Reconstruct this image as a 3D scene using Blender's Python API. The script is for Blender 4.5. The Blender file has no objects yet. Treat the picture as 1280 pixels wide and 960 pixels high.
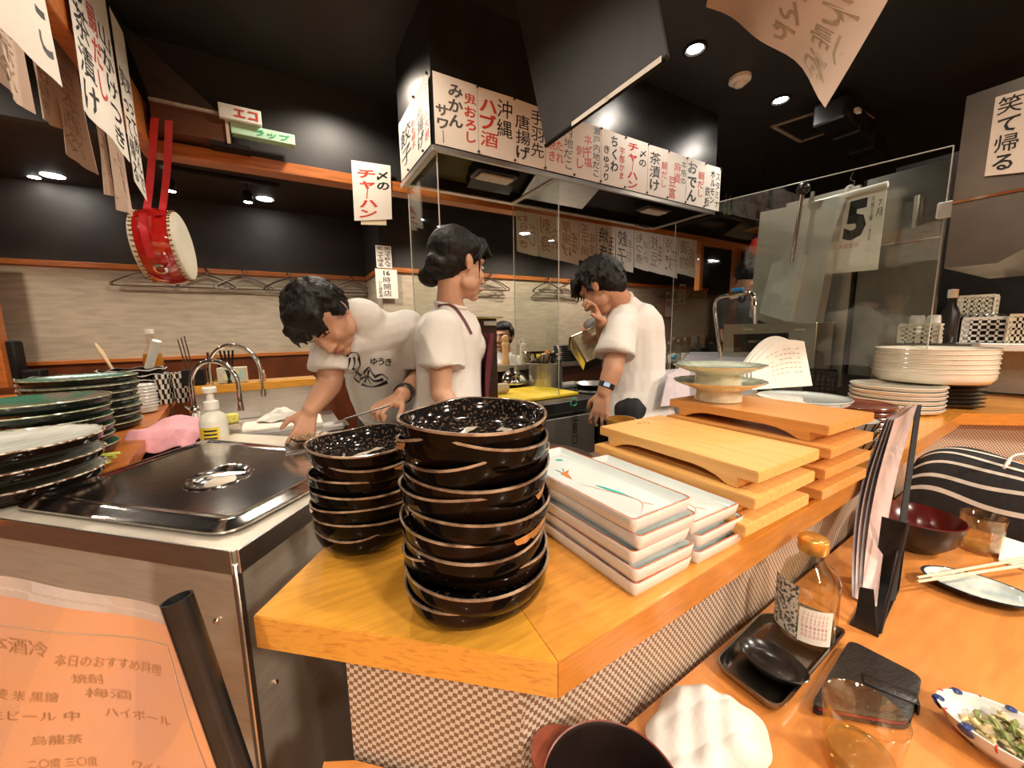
import bpy, bmesh, math, random
from mathutils import Vector, Matrix, Quaternion
random.seed(7)
PI = math.pi
S = bpy.context.scene
COL = S.collection
# ---------------------------------------------------------------- camera
FPX = 480.0
CAMZ = 1.25
def _basis():
    p, y, r = math.radians(7.95), math.radians(30.7), math.radians(1.05)
    fw = Vector((math.sin(y)*math.cos(p), math.cos(y)*math.cos(p), -math.sin(p)))
    rt = Vector((math.cos(y), -math.sin(y), 0))
    up = rt.cross(fw)
    return rt*math.cos(r)-up*math.sin(r), rt*math.sin(r)+up*math.cos(r), fw
RT, UP, FW = _basis()
CAM = Vector((0, 0, CAMZ))
cd = bpy.data.cameras.new('camera'); co = bpy.data.objects.new('camera', cd); COL.objects.link(co)
cd.sensor_width = 36; cd.sensor_fit = 'HORIZONTAL'; cd.lens = FPX/1280*36; cd.clip_start = .02
M4 = Matrix((RT, UP, -FW)).transposed().to_4x4(); M4.translation = CAM
co.matrix_world = M4
S.camera = co
# ---------------------------------------------------------------- world, exposure
w = bpy.data.worlds.new('world'); S.world = w; w.use_nodes = True
w.node_tree.nodes['Background'].inputs[0].default_value = (1, .86, .7, 1)
w.node_tree.nodes['Background'].inputs[1].default_value = .25
S.view_settings.view_transform = 'Standard'; S.view_settings.look = 'None'
S.view_settings.exposure = 0.74; S.view_settings.gamma = 1
# ---------------------------------------------------------------- lamps (ceiling downlights of the shop and unseen added fill; the bodies are built further down)
def lamp(name, loc, power, col=(1, .87, .72), rad=.05, spot=None, blend=.6, aim=None):
    d = bpy.data.lights.new(name, 'SPOT' if spot else 'POINT'); d.energy = power; d.color = col; d.shadow_soft_size = rad
    if spot: d.spot_size = math.radians(spot); d.spot_blend = blend
    o = bpy.data.objects.new(name, d); COL.objects.link(o); o.location = loc
    if aim is not None: o.rotation_euler = (Vector(aim)-Vector(loc)).to_track_quat('-Z', 'Y').to_euler()
    return o
CEIL = 2.6
WARM = (1, .87, .72)
DOWN = [(1.86, 1.32), (2.71, 1.33), (.25, .25), (-.55, .75), (1.05, .1), (2.0, .1), (1.0, -.7), (-.7, -.5), (.2, 1.28), (-1.3, 1.9), (.35, 2.2), (3.0, .5)]
POW = [5, 9, 15, 30, 10, 12, 22, 34, 20, 20, 18, 28]
for (x, y), p in zip(DOWN, POW):
    lamp('downlight_lamp', (x, y, CEIL-.06), p, WARM if (x, y) not in DOWN[:2] else (1, .93, .85), .035, 150, .5)
for x, y in [(-1.6, 3.3), (-.45, 3.25), (.4, 3.15), (1.3, 3.0), (2.2, 3.0), (3.2, 3.0)]:
    lamp('track_lamp', (x, y, 2.2), 24, WARM, .03, 150, .6)
# unseen fill lamps added behind the viewer to brighten the steel cabinet
for x, y in [(-1.4, -1.6), (.6, -1.8), (2.4, -1.2)]:
    lamp('added_fill_lamp', (x, y, 2.4), 140, WARM, .12, 160, .6)
# ---------------------------------------------------------------- helpers
def ray(px, py): return RT*((px-640)/FPX)-UP*((py-480)/FPX)+FW
def atz(px, py, z): d = ray(px, py); return CAM+d*((z-CAMZ)/d.z)
def atx(px, py, x): d = ray(px, py); return CAM+d*(x/d.x)
def aty(px, py, y): d = ray(px, py); return CAM+d*(y/d.y)
def atd(px, py, D): return CAM+ray(px, py)*D
def V(*a): return Vector(a)

def mat(name, col, rough=.5, metal=0., var=.12, scale=30., bump=0., stretch=(1, 1, 1), col2=None, spec=None, trans=0., coat=0., alpha=None, emis=0., lo=.35, hi=.65, sss=0., ior=None, detail=4, gen=False):
    m = bpy.data.materials.new(name); m.use_nodes = True
    nt = m.node_tree; N = nt.nodes; L = nt.links; b = N['Principled BSDF']
    tc = N.new('ShaderNodeTexCoord'); mp = N.new('ShaderNodeMapping'); mp.inputs['Scale'].default_value = stretch
    L.new(tc.outputs['Generated' if gen else 'Object'], mp.inputs[0])
    nz = N.new('ShaderNodeTexNoise'); nz.inputs['Scale'].default_value = scale; nz.inputs['Detail'].default_value = detail
    L.new(mp.outputs[0], nz.inputs['Vector'])
    cr = N.new('ShaderNodeValToRGB'); cr.color_ramp.elements[0].position = lo; cr.color_ramp.elements[1].position = hi
    c2 = col2 or tuple(c*(1-var) for c in col)
    cr.color_ramp.elements[0].color = (*c2, 1); cr.color_ramp.elements[1].color = (*col, 1)
    L.new(nz.outputs[0], cr.inputs[0]); L.new(cr.outputs[0], b.inputs['Base Color'])
    b.inputs['Roughness'].default_value = rough; b.inputs['Metallic'].default_value = metal
    if spec is not None: b.inputs['Specular IOR Level'].default_value = spec
    if trans: b.inputs['Transmission Weight'].default_value = trans
    if ior: b.inputs['IOR'].default_value = ior
    if coat: b.inputs['Coat Weight'].default_value = coat; b.inputs['Coat Roughness'].default_value = .06
    if alpha is not None: b.inputs['Alpha'].default_value = alpha
    if sss: b.inputs['Subsurface Weight'].default_value = sss; b.inputs['Subsurface Radius'].default_value = (.02, .008, .004); b.inputs['Subsurface Scale'].default_value = .5
    if emis:
        b.inputs['Emission Strength'].default_value = emis; b.inputs['Emission Color'].default_value = (*col, 1)
    if bump:
        bp = N.new('ShaderNodeBump'); bp.inputs['Strength'].default_value = bump; bp.inputs['Distance'].default_value = .004
        L.new(nz.outputs[0], bp.inputs['Height']); L.new(bp.outputs[0], b.inputs['Normal'])
    return m

class MB:
    """collects shapes; build() links them as one mesh object"""
    def __init__(s): s.v = []; s.f = []; s.m = []; s.uv = {}
    def add(s, vs, fs, mi=0):
        o = len(s.v); s.v += [Vector(v) for v in vs]; s.f += [tuple(i+o for i in f) for f in fs]; s.m += [mi]*len(fs); return s
    def box(s, c, size, rz=0, rot=None, mi=0, bev=0, seg=1):
        R = rot if rot is not None else Matrix.Rotation(rz, 3, 'Z')
        c = Vector(c); hx, hy, hz = [q/2 for q in size]
        if bev:
            bm = bmesh.new(); bmesh.ops.create_cube(bm, size=1)
            for v in bm.verts: v.co = Vector((v.co.x*size[0], v.co.y*size[1], v.co.z*size[2]))
            bmesh.ops.bevel(bm, geom=bm.edges[:], offset=min(bev, min(size)*.45), segments=seg, affect='EDGES', profile=.6)
            bm.verts.index_update()
            s.add([c+R@v.co for v in bm.verts], [[v.index for v in f.verts] for f in bm.faces], mi); bm.free(); return s
        P = [c+R@Vector((x*hx, y*hy, z*hz)) for z in (-1, 1) for x, y in ((-1, -1), (1, -1), (1, 1), (-1, 1))]
        return s.add(P, [(3, 2, 1, 0), (4, 5, 6, 7), (0, 1, 5, 4), (1, 2, 6, 5), (2, 3, 7, 6), (3, 0, 4, 7)], mi)
    def slab(s, q, t, mi=0):
        """quad of 4 points (TL,TR,BR,BL) given thickness t along its back"""
        n = (q[1]-q[0]).cross(q[3]-q[0]).normalized()*t
        return s.add(list(q)+[p+n for p in q], [(3, 2, 1, 0), (4, 5, 6, 7), (0, 1, 5, 4), (1, 2, 6, 5), (2, 3, 7, 6), (3, 0, 4, 7)], mi)
    def prism(s, poly, z0, z1, mi=0):
        n = len(poly); area = sum(poly[i][0]*poly[(i+1) % n][1]-poly[(i+1) % n][0]*poly[i][1] for i in range(n))
        if area < 0: poly = poly[::-1]
        return s.add([(x, y, z0) for x, y in poly]+[(x, y, z1) for x, y in poly],
                     [tuple(range(n-1, -1, -1)), tuple(range(n, 2*n))]+[(i, (i+1) % n, n+(i+1) % n, n+i) for i in range(n)], mi)
    def lathe(s, prof, n=32, c=(0, 0, 0), mi=0, fn=None, ax=None, sx=1, sy=1, closed=False, cap=''):
        """prof: list of (r,z); fn(a, r, z)->(r,z)"""
        c = Vector(c); P = []; R = ax.to_matrix() if ax is not None else None
        for r, z in prof:
            for k in range(n):
                a = 2*PI*k/n; rr, zz = fn(a, r, z) if fn else (r, z)
                p = Vector((rr*math.cos(a)*sx, rr*math.sin(a)*sy, zz)); P.append(c+(R@p if R else p))
        F = [(i*n+k, i*n+(k+1) % n, (i+1)*n+(k+1) % n, (i+1)*n+k) for i in range(len(prof)-1) for k in range(n)]
        if closed: F += [((len(prof)-1)*n+k, (len(prof)-1)*n+(k+1) % n, (k+1) % n, k) for k in range(n)]
        else:
            if len(prof) == 2: cap = 'bt'
            if prof[0][0] > 1e-5 and 'b' in cap: F.append(tuple(range(n-1, -1, -1)))
            if prof[-1][0] > 1e-5 and 't' in cap: F.append(tuple((len(prof)-1)*n+k for k in range(n)))
        return s.add(P, F, mi)
    def tube(s, pts, r, n=8, mi=0, cap=True):
        pts = [Vector(p) for p in pts]; rs = r if isinstance(r, (list, tuple)) else [r]*len(pts)
        P = []; t0 = (pts[1]-pts[0]).normalized(); u = t0.orthogonal().normalized()
        for i, p in enumerate(pts):
            t = ((pts[min(i+1, len(pts)-1)]-pts[max(i-1, 0)])).normalized()
            u = (u-t*u.dot(t)); u = u.normalized() if u.length > 1e-6 else t.orthogonal().normalized(); w_ = t.cross(u)
            for k in range(n):
                a = 2*PI*k/n; P.append(p+(u*math.cos(a)+w_*math.sin(a))*rs[i])
        F = [(i*n+k, i*n+(k+1) % n, (i+1)*n+(k+1) % n, (i+1)*n+k) for i in range(len(pts)-1) for k in range(n)]
        if cap: F += [tuple(range(n-1, -1, -1)), tuple((len(pts)-1)*n+k for k in range(n))]
        return s.add(P, F, mi)
    def ball(s, c, r, n=12, mi=0, rot=None):
        c = Vector(c); r = r if isinstance(r, (list, tuple)) else (r, r, r); P = []
        for i in range(n//2+1):
            th = PI*i/(n//2)
            for k in range(n):
                a = 2*PI*k/n; p = Vector((math.sin(th)*math.cos(a)*r[0], math.sin(th)*math.sin(a)*r[1], math.cos(th)*r[2]))
                P.append(c+(rot@p if rot is not None else p))
        return s.add(P, [(i*n+k, (i+1)*n+k, (i+1)*n+(k+1) % n, i*n+(k+1) % n) for i in range(n//2) for k in range(n)], mi)
    def grid(s, fn, nu, nv, mi=0, thick=0):
        P = [fn(i/nu, j/nv) for j in range(nv+1) for i in range(nu+1)]
        F = [(j*(nu+1)+i, (j+1)*(nu+1)+i, (j+1)*(nu+1)+i+1, j*(nu+1)+i+1) for j in range(nv) for i in range(nu)]
        return s.add(P, F, mi)
    def build(s, name, mats, parent=None, smooth=40, world=True, weld=False):
        me = bpy.data.meshes.new(name)
        vs = s.v
        if parent is not None and world:
            inv = parent.matrix_basis.inverted(); vs = [inv@v for v in vs]
        me.from_pydata([tuple(v) for v in vs], [], s.f)
        mats = mats if isinstance(mats, (list, tuple)) else [mats]
        for m in mats: me.materials.append(m)
        me.polygons.foreach_set('material_index', s.m)
        if weld:
            bm = bmesh.new(); bm.from_mesh(me); bmesh.ops.remove_doubles(bm, verts=bm.verts, dist=1e-5); bm.to_mesh(me); bm.free()
        me.update()
        if smooth:
            me.polygons.foreach_set('use_smooth', [True]*len(me.polygons)); me.set_sharp_from_angle(angle=math.radians(smooth))
        o = bpy.data.objects.new(name, me); COL.objects.link(o)
        if parent is not None: o.parent = parent
        return o

def tag(o, label=None, cat=None, group=None, kind=None):
    if label: o['label'] = label
    if cat: o['category'] = cat
    if group: o['group'] = group
    if kind: o['kind'] = kind
    return o
def thing(name, label, cat, loc=(0, 0, 0), rz=0, group=None):
    o = bpy.data.objects.new(name, None); COL.objects.link(o); o.empty_display_size = .05
    o.location = loc; o.rotation_euler = (0, 0, rz)
    o.matrix_basis = Matrix.Translation(Vector(loc))@Matrix.Rotation(rz, 4, 'Z')
    return tag(o, label, cat, group)
def struct(name, mb, m, smooth=0, parent=None):
    o = mb.build(name, m, parent, smooth)
    if parent is None: o['kind'] = 'structure'
    return o
def dup(o, loc=None, rz=None, label=None, group=None, parent=None):
    c = o.copy(); COL.objects.link(c)
    if parent is not None: c.parent = parent
    if loc is not None: c.location = loc
    if rz is not None: c.rotation_euler = (0, 0, rz)
    if label: c['label'] = label
    if group: c['group'] = group
    for ch in list(o.children): dup(ch, parent=c)
    return c
def single(mb, name, m, label, cat, group=None, smooth=40, base=None):
    """a thing that is one mesh; origin put at base"""
    b = Vector(base) if base is not None else Vector((sum(v.x for v in mb.v)/len(mb.v), sum(v.y for v in mb.v)/len(mb.v), min(v.z for v in mb.v)))
    mb.v = [v-b for v in mb.v]
    o = mb.build(name, m, None, smooth); o.location = b
    return tag(o, label, cat, group)
def lerp(a, b, t): return a+(b-a)*t
def bil(q, u, v): return lerp(lerp(q[0], q[1], u), lerp(q[3], q[2], u), v)   # q: TL TR BR BL
def spline(pts, n=8):
    pts = [Vector(p) for p in pts]; P = [pts[0]]+pts+[pts[-1]]; out = []
    for i in range(1, len(P)-2):
        for k in range(n):
            t = k/n; a, b, c, d = P[i-1], P[i], P[i+1], P[i+2]
            out.append(.5*((2*b)+(c-a)*t+(2*a-5*b+4*c-d)*t*t+(3*b-a-3*c+d)*t**3))
    out.append(pts[-1]); return out
# ---- flat lettering
_tc = {}
def glyphs(txt, off=.012, line=1.0):
    if len(txt) == 1 and ord(txt) > 0x3400: off = min(off, .006)
    k = (txt, off, line)
    if k in _tc: return _tc[k]
    cu = bpy.data.curves.new('t', 'FONT'); cu.body = txt; cu.size = 1; cu.offset = off; cu.align_x = 'CENTER'; cu.resolution_u = 2; cu.space_line = line
    o = bpy.data.objects.new('t', cu); me = bpy.data.meshes.new_from_object(o)
    vs = [v.co.copy() for v in me.vertices]; fs = [tuple(p.vertices) for p in me.polygons]
    bpy.data.objects.remove(o); bpy.data.curves.remove(cu); bpy.data.meshes.remove(me)
    if vs:
        x0 = min(v.x for v in vs); x1 = max(v.x for v in vs); y0 = min(v.y for v in vs); y1 = max(v.y for v in vs)
    else: x0 = x1 = y0 = y1 = 0
    _tc[k] = (vs, fs, x0, x1, y0, y1); return _tc[k]
def put_text(mb, q, txt, u0, v0, u1, v1, surf=None, off=.012, vert=True, mirror=False, lift=.0006, wob=0, seed=0, mi=0):
    """fit txt into the rectangle u0..u1, v0..v1 of quad q (v down). vert: one column, characters one below the other"""
    f = surf or (lambda u, v: bil(q, u, v))
    nrm = -(q[1]-q[0]).cross(q[3]-q[0]).normalized()
    rnd = random.Random(seed+len(txt)*7)
    items = []
    if vert:
        n = len(txt)
        for i, ch in enumerate(txt): items.append((ch, u0, v0+(v1-v0)*i/n, u1, v0+(v1-v0)*(i+.94)/n))
    else: items = [(txt, u0, v0, u1, v1)]
    small = 'っゃゅょ゛。、ャッ'
    for ch, a, b, c, d in items:
        if ch == ' ': continue
        vs, fs, x0, x1, y0, y1 = glyphs(ch, off)
        if not vs: continue
        if vert:
            W = H = 1.0; cx = (x0+x1)/2; cy = .36; sc = 1.0
            if ch == '｜': cy = (y0+y1)/2; sc = .8
            pts = [((v.x-cx)/W*sc+.5, .5-(v.y-cy)/H*sc) for v in vs]
        else:
            pts = [((v.x-x0)/max(x1-x0, 1e-6), (y1-v.y)/max(y1-y0, 1e-6)) for v in vs]
        sk = rnd.uniform(-wob, wob); dx = rnd.uniform(-wob, wob)*.5
        P = []
        for (s_, t_) in pts:
            s2 = s_+sk*(t_-.5)+dx; t2 = t_-.12*wob*4*(s_-.5)
            u = a+(c-a)*s2; v = b+(d-b)*t2
            if mirror: u = 1-u
            P.append(f(u, v)+nrm*lift)
        mb.add(P, fs, mi)
    return mb
# ================================================================ materials
BLACKCEIL = mat('black_ceiling_paint', (.018, .017, .017), .55, var=.3, scale=8)
DARKWALL = mat('dark_wall_paper', (.036, .029, .024), .6, var=.35, scale=5, bump=.1)
BROWNCEIL = mat('brown_black_ceiling', (.035, .026, .02), .6, var=.3, scale=5)
BEIGE = mat('beige_wallpaper', (.50, .42, .31), .7, var=.22, scale=7, stretch=(1, 1, 5), bump=.35, detail=8)
FLOORM = mat('dark_tile_floor', (.05, .045, .04), .45, var=.4, scale=6)
DINING = mat('warm_plaster', (.42, .30, .19), .7, var=.15, scale=6)
ORANGE = mat('orange_varnished_wood', (.56, .17, .035), .35, var=.35, scale=9, stretch=(.6, 8, 8), bump=.05)
REDWOOD = mat('red_brown_wood_panel', (.17, .042, .012), .35, var=.4, scale=7, stretch=(1, 6, .5))
WALNUT = mat('brown_veneer', (.12, .045, .022), .4, var=.3, scale=10, stretch=(.5, 6, 6))
OAK = mat('yellow_counter_wood', (.74, .34, .04), .22, var=.2, scale=12, stretch=(1.2, 9, 9), coat=.5, bump=.03, detail=7)
OAKSIDE = mat('counter_edge_wood', (.66, .30, .045), .28, scale=55, stretch=(1, 1, 5), coat=.3, lo=.30, hi=.48, col2=(.50, .20, .03))
OAK2 = mat('shaded_orange_counter_wood', (.70, .29, .045), .22, var=.2, scale=12, stretch=(1.2, 9, 9), coat=.5, bump=.03, detail=7)  # more orange than OAK: own tone plus shade put into the colour
OAKS2 = mat('shaded_orange_edge_wood', (.52, .20, .035), .3, scale=30, stretch=(.6, 1, 5), coat=.3, var=.2)  # right-hand edges: orange wood with their shading painted into the colour
TABLEM = mat('orange_table_wood', (.66, .25, .06), .32, var=.2, scale=9, stretch=(1, 6, 1), coat=.4)
BOARDM = mat('pale_board_wood', (.78, .43, .13), .4, var=.18, scale=12, stretch=(8, .6, 8))
BOARDD = mat('orange_board_wood', (.70, .31, .08), .33, var=.2, scale=12, stretch=(8, .6, 8), coat=.2)
STEEL = mat('brushed_steel', (.66, .62, .57), .34, 1, var=.12, scale=14, stretch=(1, 1, 14))
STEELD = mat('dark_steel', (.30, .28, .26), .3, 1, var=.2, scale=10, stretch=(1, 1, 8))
STEELP = mat('polished_steel', (.72, .70, .66), .09, 1, var=.08, scale=20)
LIDM = mat('scratched_polished_steel', (.60, .57, .54), .14, 1, var=.35, scale=22, stretch=(1, 5, 1), lo=.3, hi=.7, bump=.02)
CHROME = mat('chrome', (.8, .78, .75), .06, 1, var=.03)
PAPER = mat('white_paper', (.80, .75, .66), .7, var=.04, scale=6)
PAPERB = mat('paper_back_warm', (.66, .50, .39), .75, var=.1, scale=7)
PAPERY = mat('cream_paper', (.78, .66, .45), .7, var=.05)
INK = mat('black_ink', (.015, .013, .013), .5, var=.3)
INKG = mat('grey_ink', (.13, .12, .115), .5, var=.4, scale=18)
REDINK = mat('red_ink', (.62, .05, .03), .5, var=.15)
INKT = mat('ink_seen_through', (.42, .30, .20), .7, var=.15)
INKT2 = mat('red_ink_seen_through', (.50, .24, .16), .7, var=.1)
BLACKP = mat('black_plastic', (.014, .013, .013), .3, var=.3)
BLACKM = mat('matt_black', (.014, .012, .011), .6, var=.3, spec=.15)
WHITEP = mat('white_plastic', (.78, .75, .68), .35, var=.05)
GLASSM = mat('clear_glass', (.95, .96, .93), .02, trans=1, var=.01, ior=1.45)
def thin_glass(name, tint=(.9, .93, .9), a=.10):
    m = bpy.data.materials.new(name); m.use_nodes = True; nt = m.node_tree; N = nt.nodes; L = nt.links
    for n in list(N): N.remove(n)
    o = N.new('ShaderNodeOutputMaterial'); mx = N.new('ShaderNodeMixShader'); t = N.new('ShaderNodeBsdfTransparent'); g = N.new('ShaderNodeBsdfGlossy')
    t.inputs[0].default_value = (*tint, 1); g.inputs['Roughness'].default_value = .03; g.inputs['Color'].default_value = (1, 1, 1, 1)
    lw = N.new('ShaderNodeLayerWeight'); lw.inputs['Blend'].default_value = .25
    p = N.new('ShaderNodeMath'); p.operation = 'POWER'; p.inputs[1].default_value = 2.5; q = N.new('ShaderNodeMath'); q.operation = 'MULTIPLY_ADD'; q.inputs[1].default_value = .5; q.inputs[2].default_value = a*.4
    L.new(lw.outputs['Facing'], p.inputs[0]); L.new(p.outputs[0], q.inputs[0]); L.new(q.outputs[0], mx.inputs[0])
    L.new(t.outputs[0], mx.inputs[1]); L.new(g.outputs[0], mx.inputs[2]); L.new(mx.outputs[0], o.inputs[0])
    return m
PANE = thin_glass('pane_glass')
PEDGE = mat('pane_edge', (.62, .60, .52), .3, var=.1)
PLASTF = thin_glass('clear_film', (.97, .93, .9), .12)

# ================================================================ the room
m = MB().box((1.5, 2.95, -.05), (9, 4.7, .1)); struct('floor', m, FLOORM)
m = MB().box((1.5, -1.0, -.05), (9, 3.2, .1)); struct('floor_dining', m, mat('orange_wood_floor', (.62, .28, .09), .4, var=.3, scale=6, stretch=(1, 8, 1)))
m = MB().box((1.5, 0, CEIL+.04), (9, 5.1, .08)); struct('ceiling', m, BLACKCEIL)
m = MB().box((1.5, 3.82, 2.40), (9, 2.6, .06)); struct('ceiling_back', m, BROWNCEIL)
# bulkhead between kitchen ceiling and the lower ceiling behind
m = MB().box((1.4, 2.535, 2.38), (8.6, .05, .45)); struct('wall_bulkhead', m, BLACKCEIL)
m = MB().box((2.1, 2.53, 2.128), (5.16, .10, .06), bev=.004); b_ = struct('trim_1', m, ORANGE)
# back wall left part, dark above, beige below, wood dado
YB, YB2, XS = 4.25, 3.56, .80
WL = MB().box((-1.3, YB+.05, 2.10), (4.2, .1, .62)); struct('wall_back', WL, DARKWALL)
struct('wall_back_paper', MB().box((-1.3, YB+.045, 1.43), (4.2, .09, .76)), BEIGE)
struct('wall_back_dado', MB().box((-1.3, YB+.04, .53), (4.2, .1, 1.06)), REDWOOD)
struct('trim_2', MB().box((-1.3, YB-.01, 1.80), (4.2, .03, .04), bev=.003), ORANGE)
struct('trim_3', MB().box((-1.3, YB-.01, 1.07), (4.2, .04, .03), bev=.003), ORANGE)
RW = 3.4
struct('wall_back_right', MB().box((XS+RW, YB2+.05, 2.10), (2*RW, .1, .62)), DARKWALL)
struct('wall_back_right_paper', MB().box((XS+RW, YB2+.045, 1.30), (2*RW, .09, 1.0)), BEIGE)
struct('wall_back_right_dado', MB().box((XS+RW, YB2+.04, .42), (2*RW, .1, .84)), REDWOOD)
struct('wall_return', MB().box((XS+.03, (YB+YB2)/2+.05, 2.1), (.06, YB-YB2, .6)), DARKWALL)
struct('wall_return_paper', MB().box((XS+.03, (YB+YB2)/2+.05, .9), (.058, YB-YB2, 1.8)), BEIGE)
struct('trim_7', MB().box((XS-.005, (YB+YB2)/2+.02, 1.80), (.02, YB-YB2, .04)), ORANGE)
struct('trim_4', MB().box((XS+RW, YB2-.01, 1.80), (2*RW, .03, .04), bev=.003), ORANGE)
# side walls
struct('wall_left', MB().box((-2.85, 1.2, 1.3), (.1, 8, 2.7)), DARKWALL)
struct('wall_right', MB().box((5.6, 1.2, 1.3), (.1, 8, 2.7)), DARKWALL)
struct('wall_front', MB().box((1.5, -2.6, 1.75), (9, .1, 1.8)), DINING)
struct('wall_front_dado', MB().box((1.5, -2.58, .45), (9, .12, .9)), ORANGE)
# wooden post far left
p = aty(2, 400, 3.9)
struct('trim_5', MB().box((p.x-.14, 3.9, 1.0), (.26, .1, 1.76), bev=.004), ORANGE)
# lintel along the left counter with its upstand, ending at the beam
LX = -.44
struct('trim_6', MB().box((LX-.02, 1.1, 2.20), (.05, 2.76, .20), bev=.004), ORANGE)
struct('wall_left_bulkhead', MB().box((LX-.06, 1.0, 2.44), (.06, 3.0, .32)), BLACKCEIL)

# posts on the far counter at the right
for i, (px, x0w) in enumerate([(876, 11), (922, 12)]):
    c = aty(px, 290, 2.5); wdt = .05 if i == 0 else .08
    zb = 1.62 if i == 0 else .9
    t = thing('wooden_post', ['slim orange wooden post left of the bottles hung up, right of the paper menus', 'thick orange wooden post beside the hood, right of the slim post'][i], 'post', (c.x, 2.5, zb))
    MB().box((c.x, 2.5, (zb+2.1)/2), (wdt, .06, 2.1-zb), bev=.003).build('post', ORANGE, t)
# ================================================================ counters
A_ = V(-.0609, .5629); B_ = V(.2292, .2991); E_ = V(2.30, .37)
def xy(v): return (v.x, v.y)
CT, CB = .89, .845
bk = V(.053+.02, .7135+.03); G_ = V(2.78, -.02)
t = thing('wooden_counter', 'yellow wooden serving counter with chamfered corner carrying bowls, plates and boards', 'counter', (.2, .5, 0))
cpt = V(.2, .735)      # seam runs from B_ to here
MB().prism([xy(A_), xy(B_), (cpt.x+.07, cpt.y), xy(bk)], CB, CT).build('counter_board', [OAK], t, 30)
sb = V(.2297, .2991)
MB().prism([(.2300, .2992), xy(E_), (2.45, .78), (cpt.x+.0705, cpt.y)], CB, CT).build('counter_board', [OAK2], t, 30)
MB().prism([(2.3005, .37), (2.86, -.1), (3.2, .3), (2.4505, .78)], CB, CT).build('counter_board', [OAK2], t, 30)
# edging strips with their own grain
def edge_strip(a, b, nm, m_=None):
    d = (b-a).normalized(); n = Vector((d.y, -d.x, 0)); a3 = Vector((a.x, a.y, 0)); b3 = Vector((b.x, b.y, 0))
    q = [a3+n*.0015+V(0, 0, CT-.001), b3+n*.0015+V(0, 0, CT-.001), b3+n*.0015+V(0, 0, CB), a3+n*.0015+V(0, 0, CB)]
    MB().slab(q, -.0014 if (q[1]-q[0]).cross(q[3]-q[0]).dot(n) > 0 else .0014).build(nm, m_ or OAKSIDE, t)
def V3(v): return Vector((v.x, v.y, 0))
edge_strip(V3(A_), V3(B_), 'edge_strip'); edge_strip(V3(B_), V3(E_), 'edge_strip', OAKS2); edge_strip(V3(E_), V(2.86, -.1, 0), 'edge_strip', OAKS2)
# checker-papered skirts
def checker_mat():
    m = bpy.data.materials.new('checker_panel_paper'); m.use_nodes = True; nt = m.node_tree; N = nt.nodes; L = nt.links; b = N['Principled BSDF']
    uv = N.new('ShaderNodeUVMap'); mp = N.new('ShaderNodeMapping'); mp.inputs['Rotation'].default_value = (0, 0, .12)
    ch = N.new('ShaderNodeTexChecker'); ch.inputs['Scale'].default_value = 1/.0062
    ch.inputs['Color1'].default_value = (.52, .44, .34, 1); ch.inputs['Color2'].default_value = (.19, .10, .06, 1)
    L.new(uv.outputs[0], mp.inputs[0]); L.new(mp.outputs[0], ch.inputs[0]); L.new(ch.outputs[0], b.inputs['Base Color']); b.inputs['Roughness'].default_value = .45
    return m
CHK = checker_mat()
def uvpanel(name, a, b, z0, z1, m, parent, th=.012):
    a = Vector((a[0], a[1], 0)); b = Vector((b[0], b[1], 0))
    q = [a+V(0, 0, z1), b+V(0, 0, z1), b+V(0, 0, z0), a+V(0, 0, z0)]
    mb = MB().slab(q, th if (q[1]-q[0]).cross(q[3]-q[0]).dot(V(-.4, -1, 0)) < 0 else -th)
    o = mb.build(name, m, parent, 0)
    uvl = o.data.uv_layers.new(name='UVMap'); d = (b-a).normalized(); inv = parent.matrix_basis
    for lp in o.data.loops:
        wv = inv@o.data.vertices[lp.vertex_index].co; uvl.data[lp.index].uv = ((wv-a).dot(d)+wv.cross(V(0, 0, 1)).length*0, wv.z)
    return o
uvpanel('skirt_panel', (.036, .498), (.206, .335), 0, CB, CHK, t)
uvpanel('skirt_panel', (.206, .335), (2.32, .42), 0, CB, CHK, t)
uvpanel('skirt_panel', (2.32, .42), (2.9, -.03), 0, CB, CHK, t)
# customers' table
TT = .69
t = thing('dining_table', 'orange wooden customers table below the serving counter, under glass, dishes and menus', 'table', (.6, .2, 0))
MB().prism([(.0, .505), (.036, .485), (.207, .322), (2.32, .405), (2.75, .04), (2.75, -.45), (.0, -.45), (-.10, -.2), (-.10, .2)], TT-.04, TT).build('table_top', TABLEM, t, 30)
MB().box((1.2, -.1, .325), (1.6, .06, .65)).build('table_support', WALNUT, t)
# left wooden counter
t = thing('side_counter', 'orange wooden side counter at the left under stacks of green plates', 'counter', (-.9, 1.6, 0))
L0 = atz(160, 580, .9); L1 = atz(231, 487, .9)
L0 = L0+(L0-L1)*.0
MB().prism([(L0.x, L0.y), (L1.x, L1.y-.25), (-.66, 3.05), (-.70, 3.75), (-1.7, 3.75), (-1.7, .95), (-.66, 1.13), (-.575, 1.215)], .86, .9).build('counter_board', ORANGE, t, 30)
MB().prism([(L0.x-.012, L0.y), (L1.x-.012, L1.y-.27), (-1.5, L1.y-.2), (-1.6, 1.0), (-.67, 1.16), (-.59, 1.235)], 0, .859).build('counter_base', WALNUT, t, 30)
MB().box(((L0.x+L1.x)/2+.035, (L0.y+L1.y)/2-.25, .80), (.03, 1.15, .06), rz=math.atan2(L1.x-L0.x, L1.y-L0.y)*-1, bev=.004).build('edge_rail', WHITEP, t)
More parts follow.
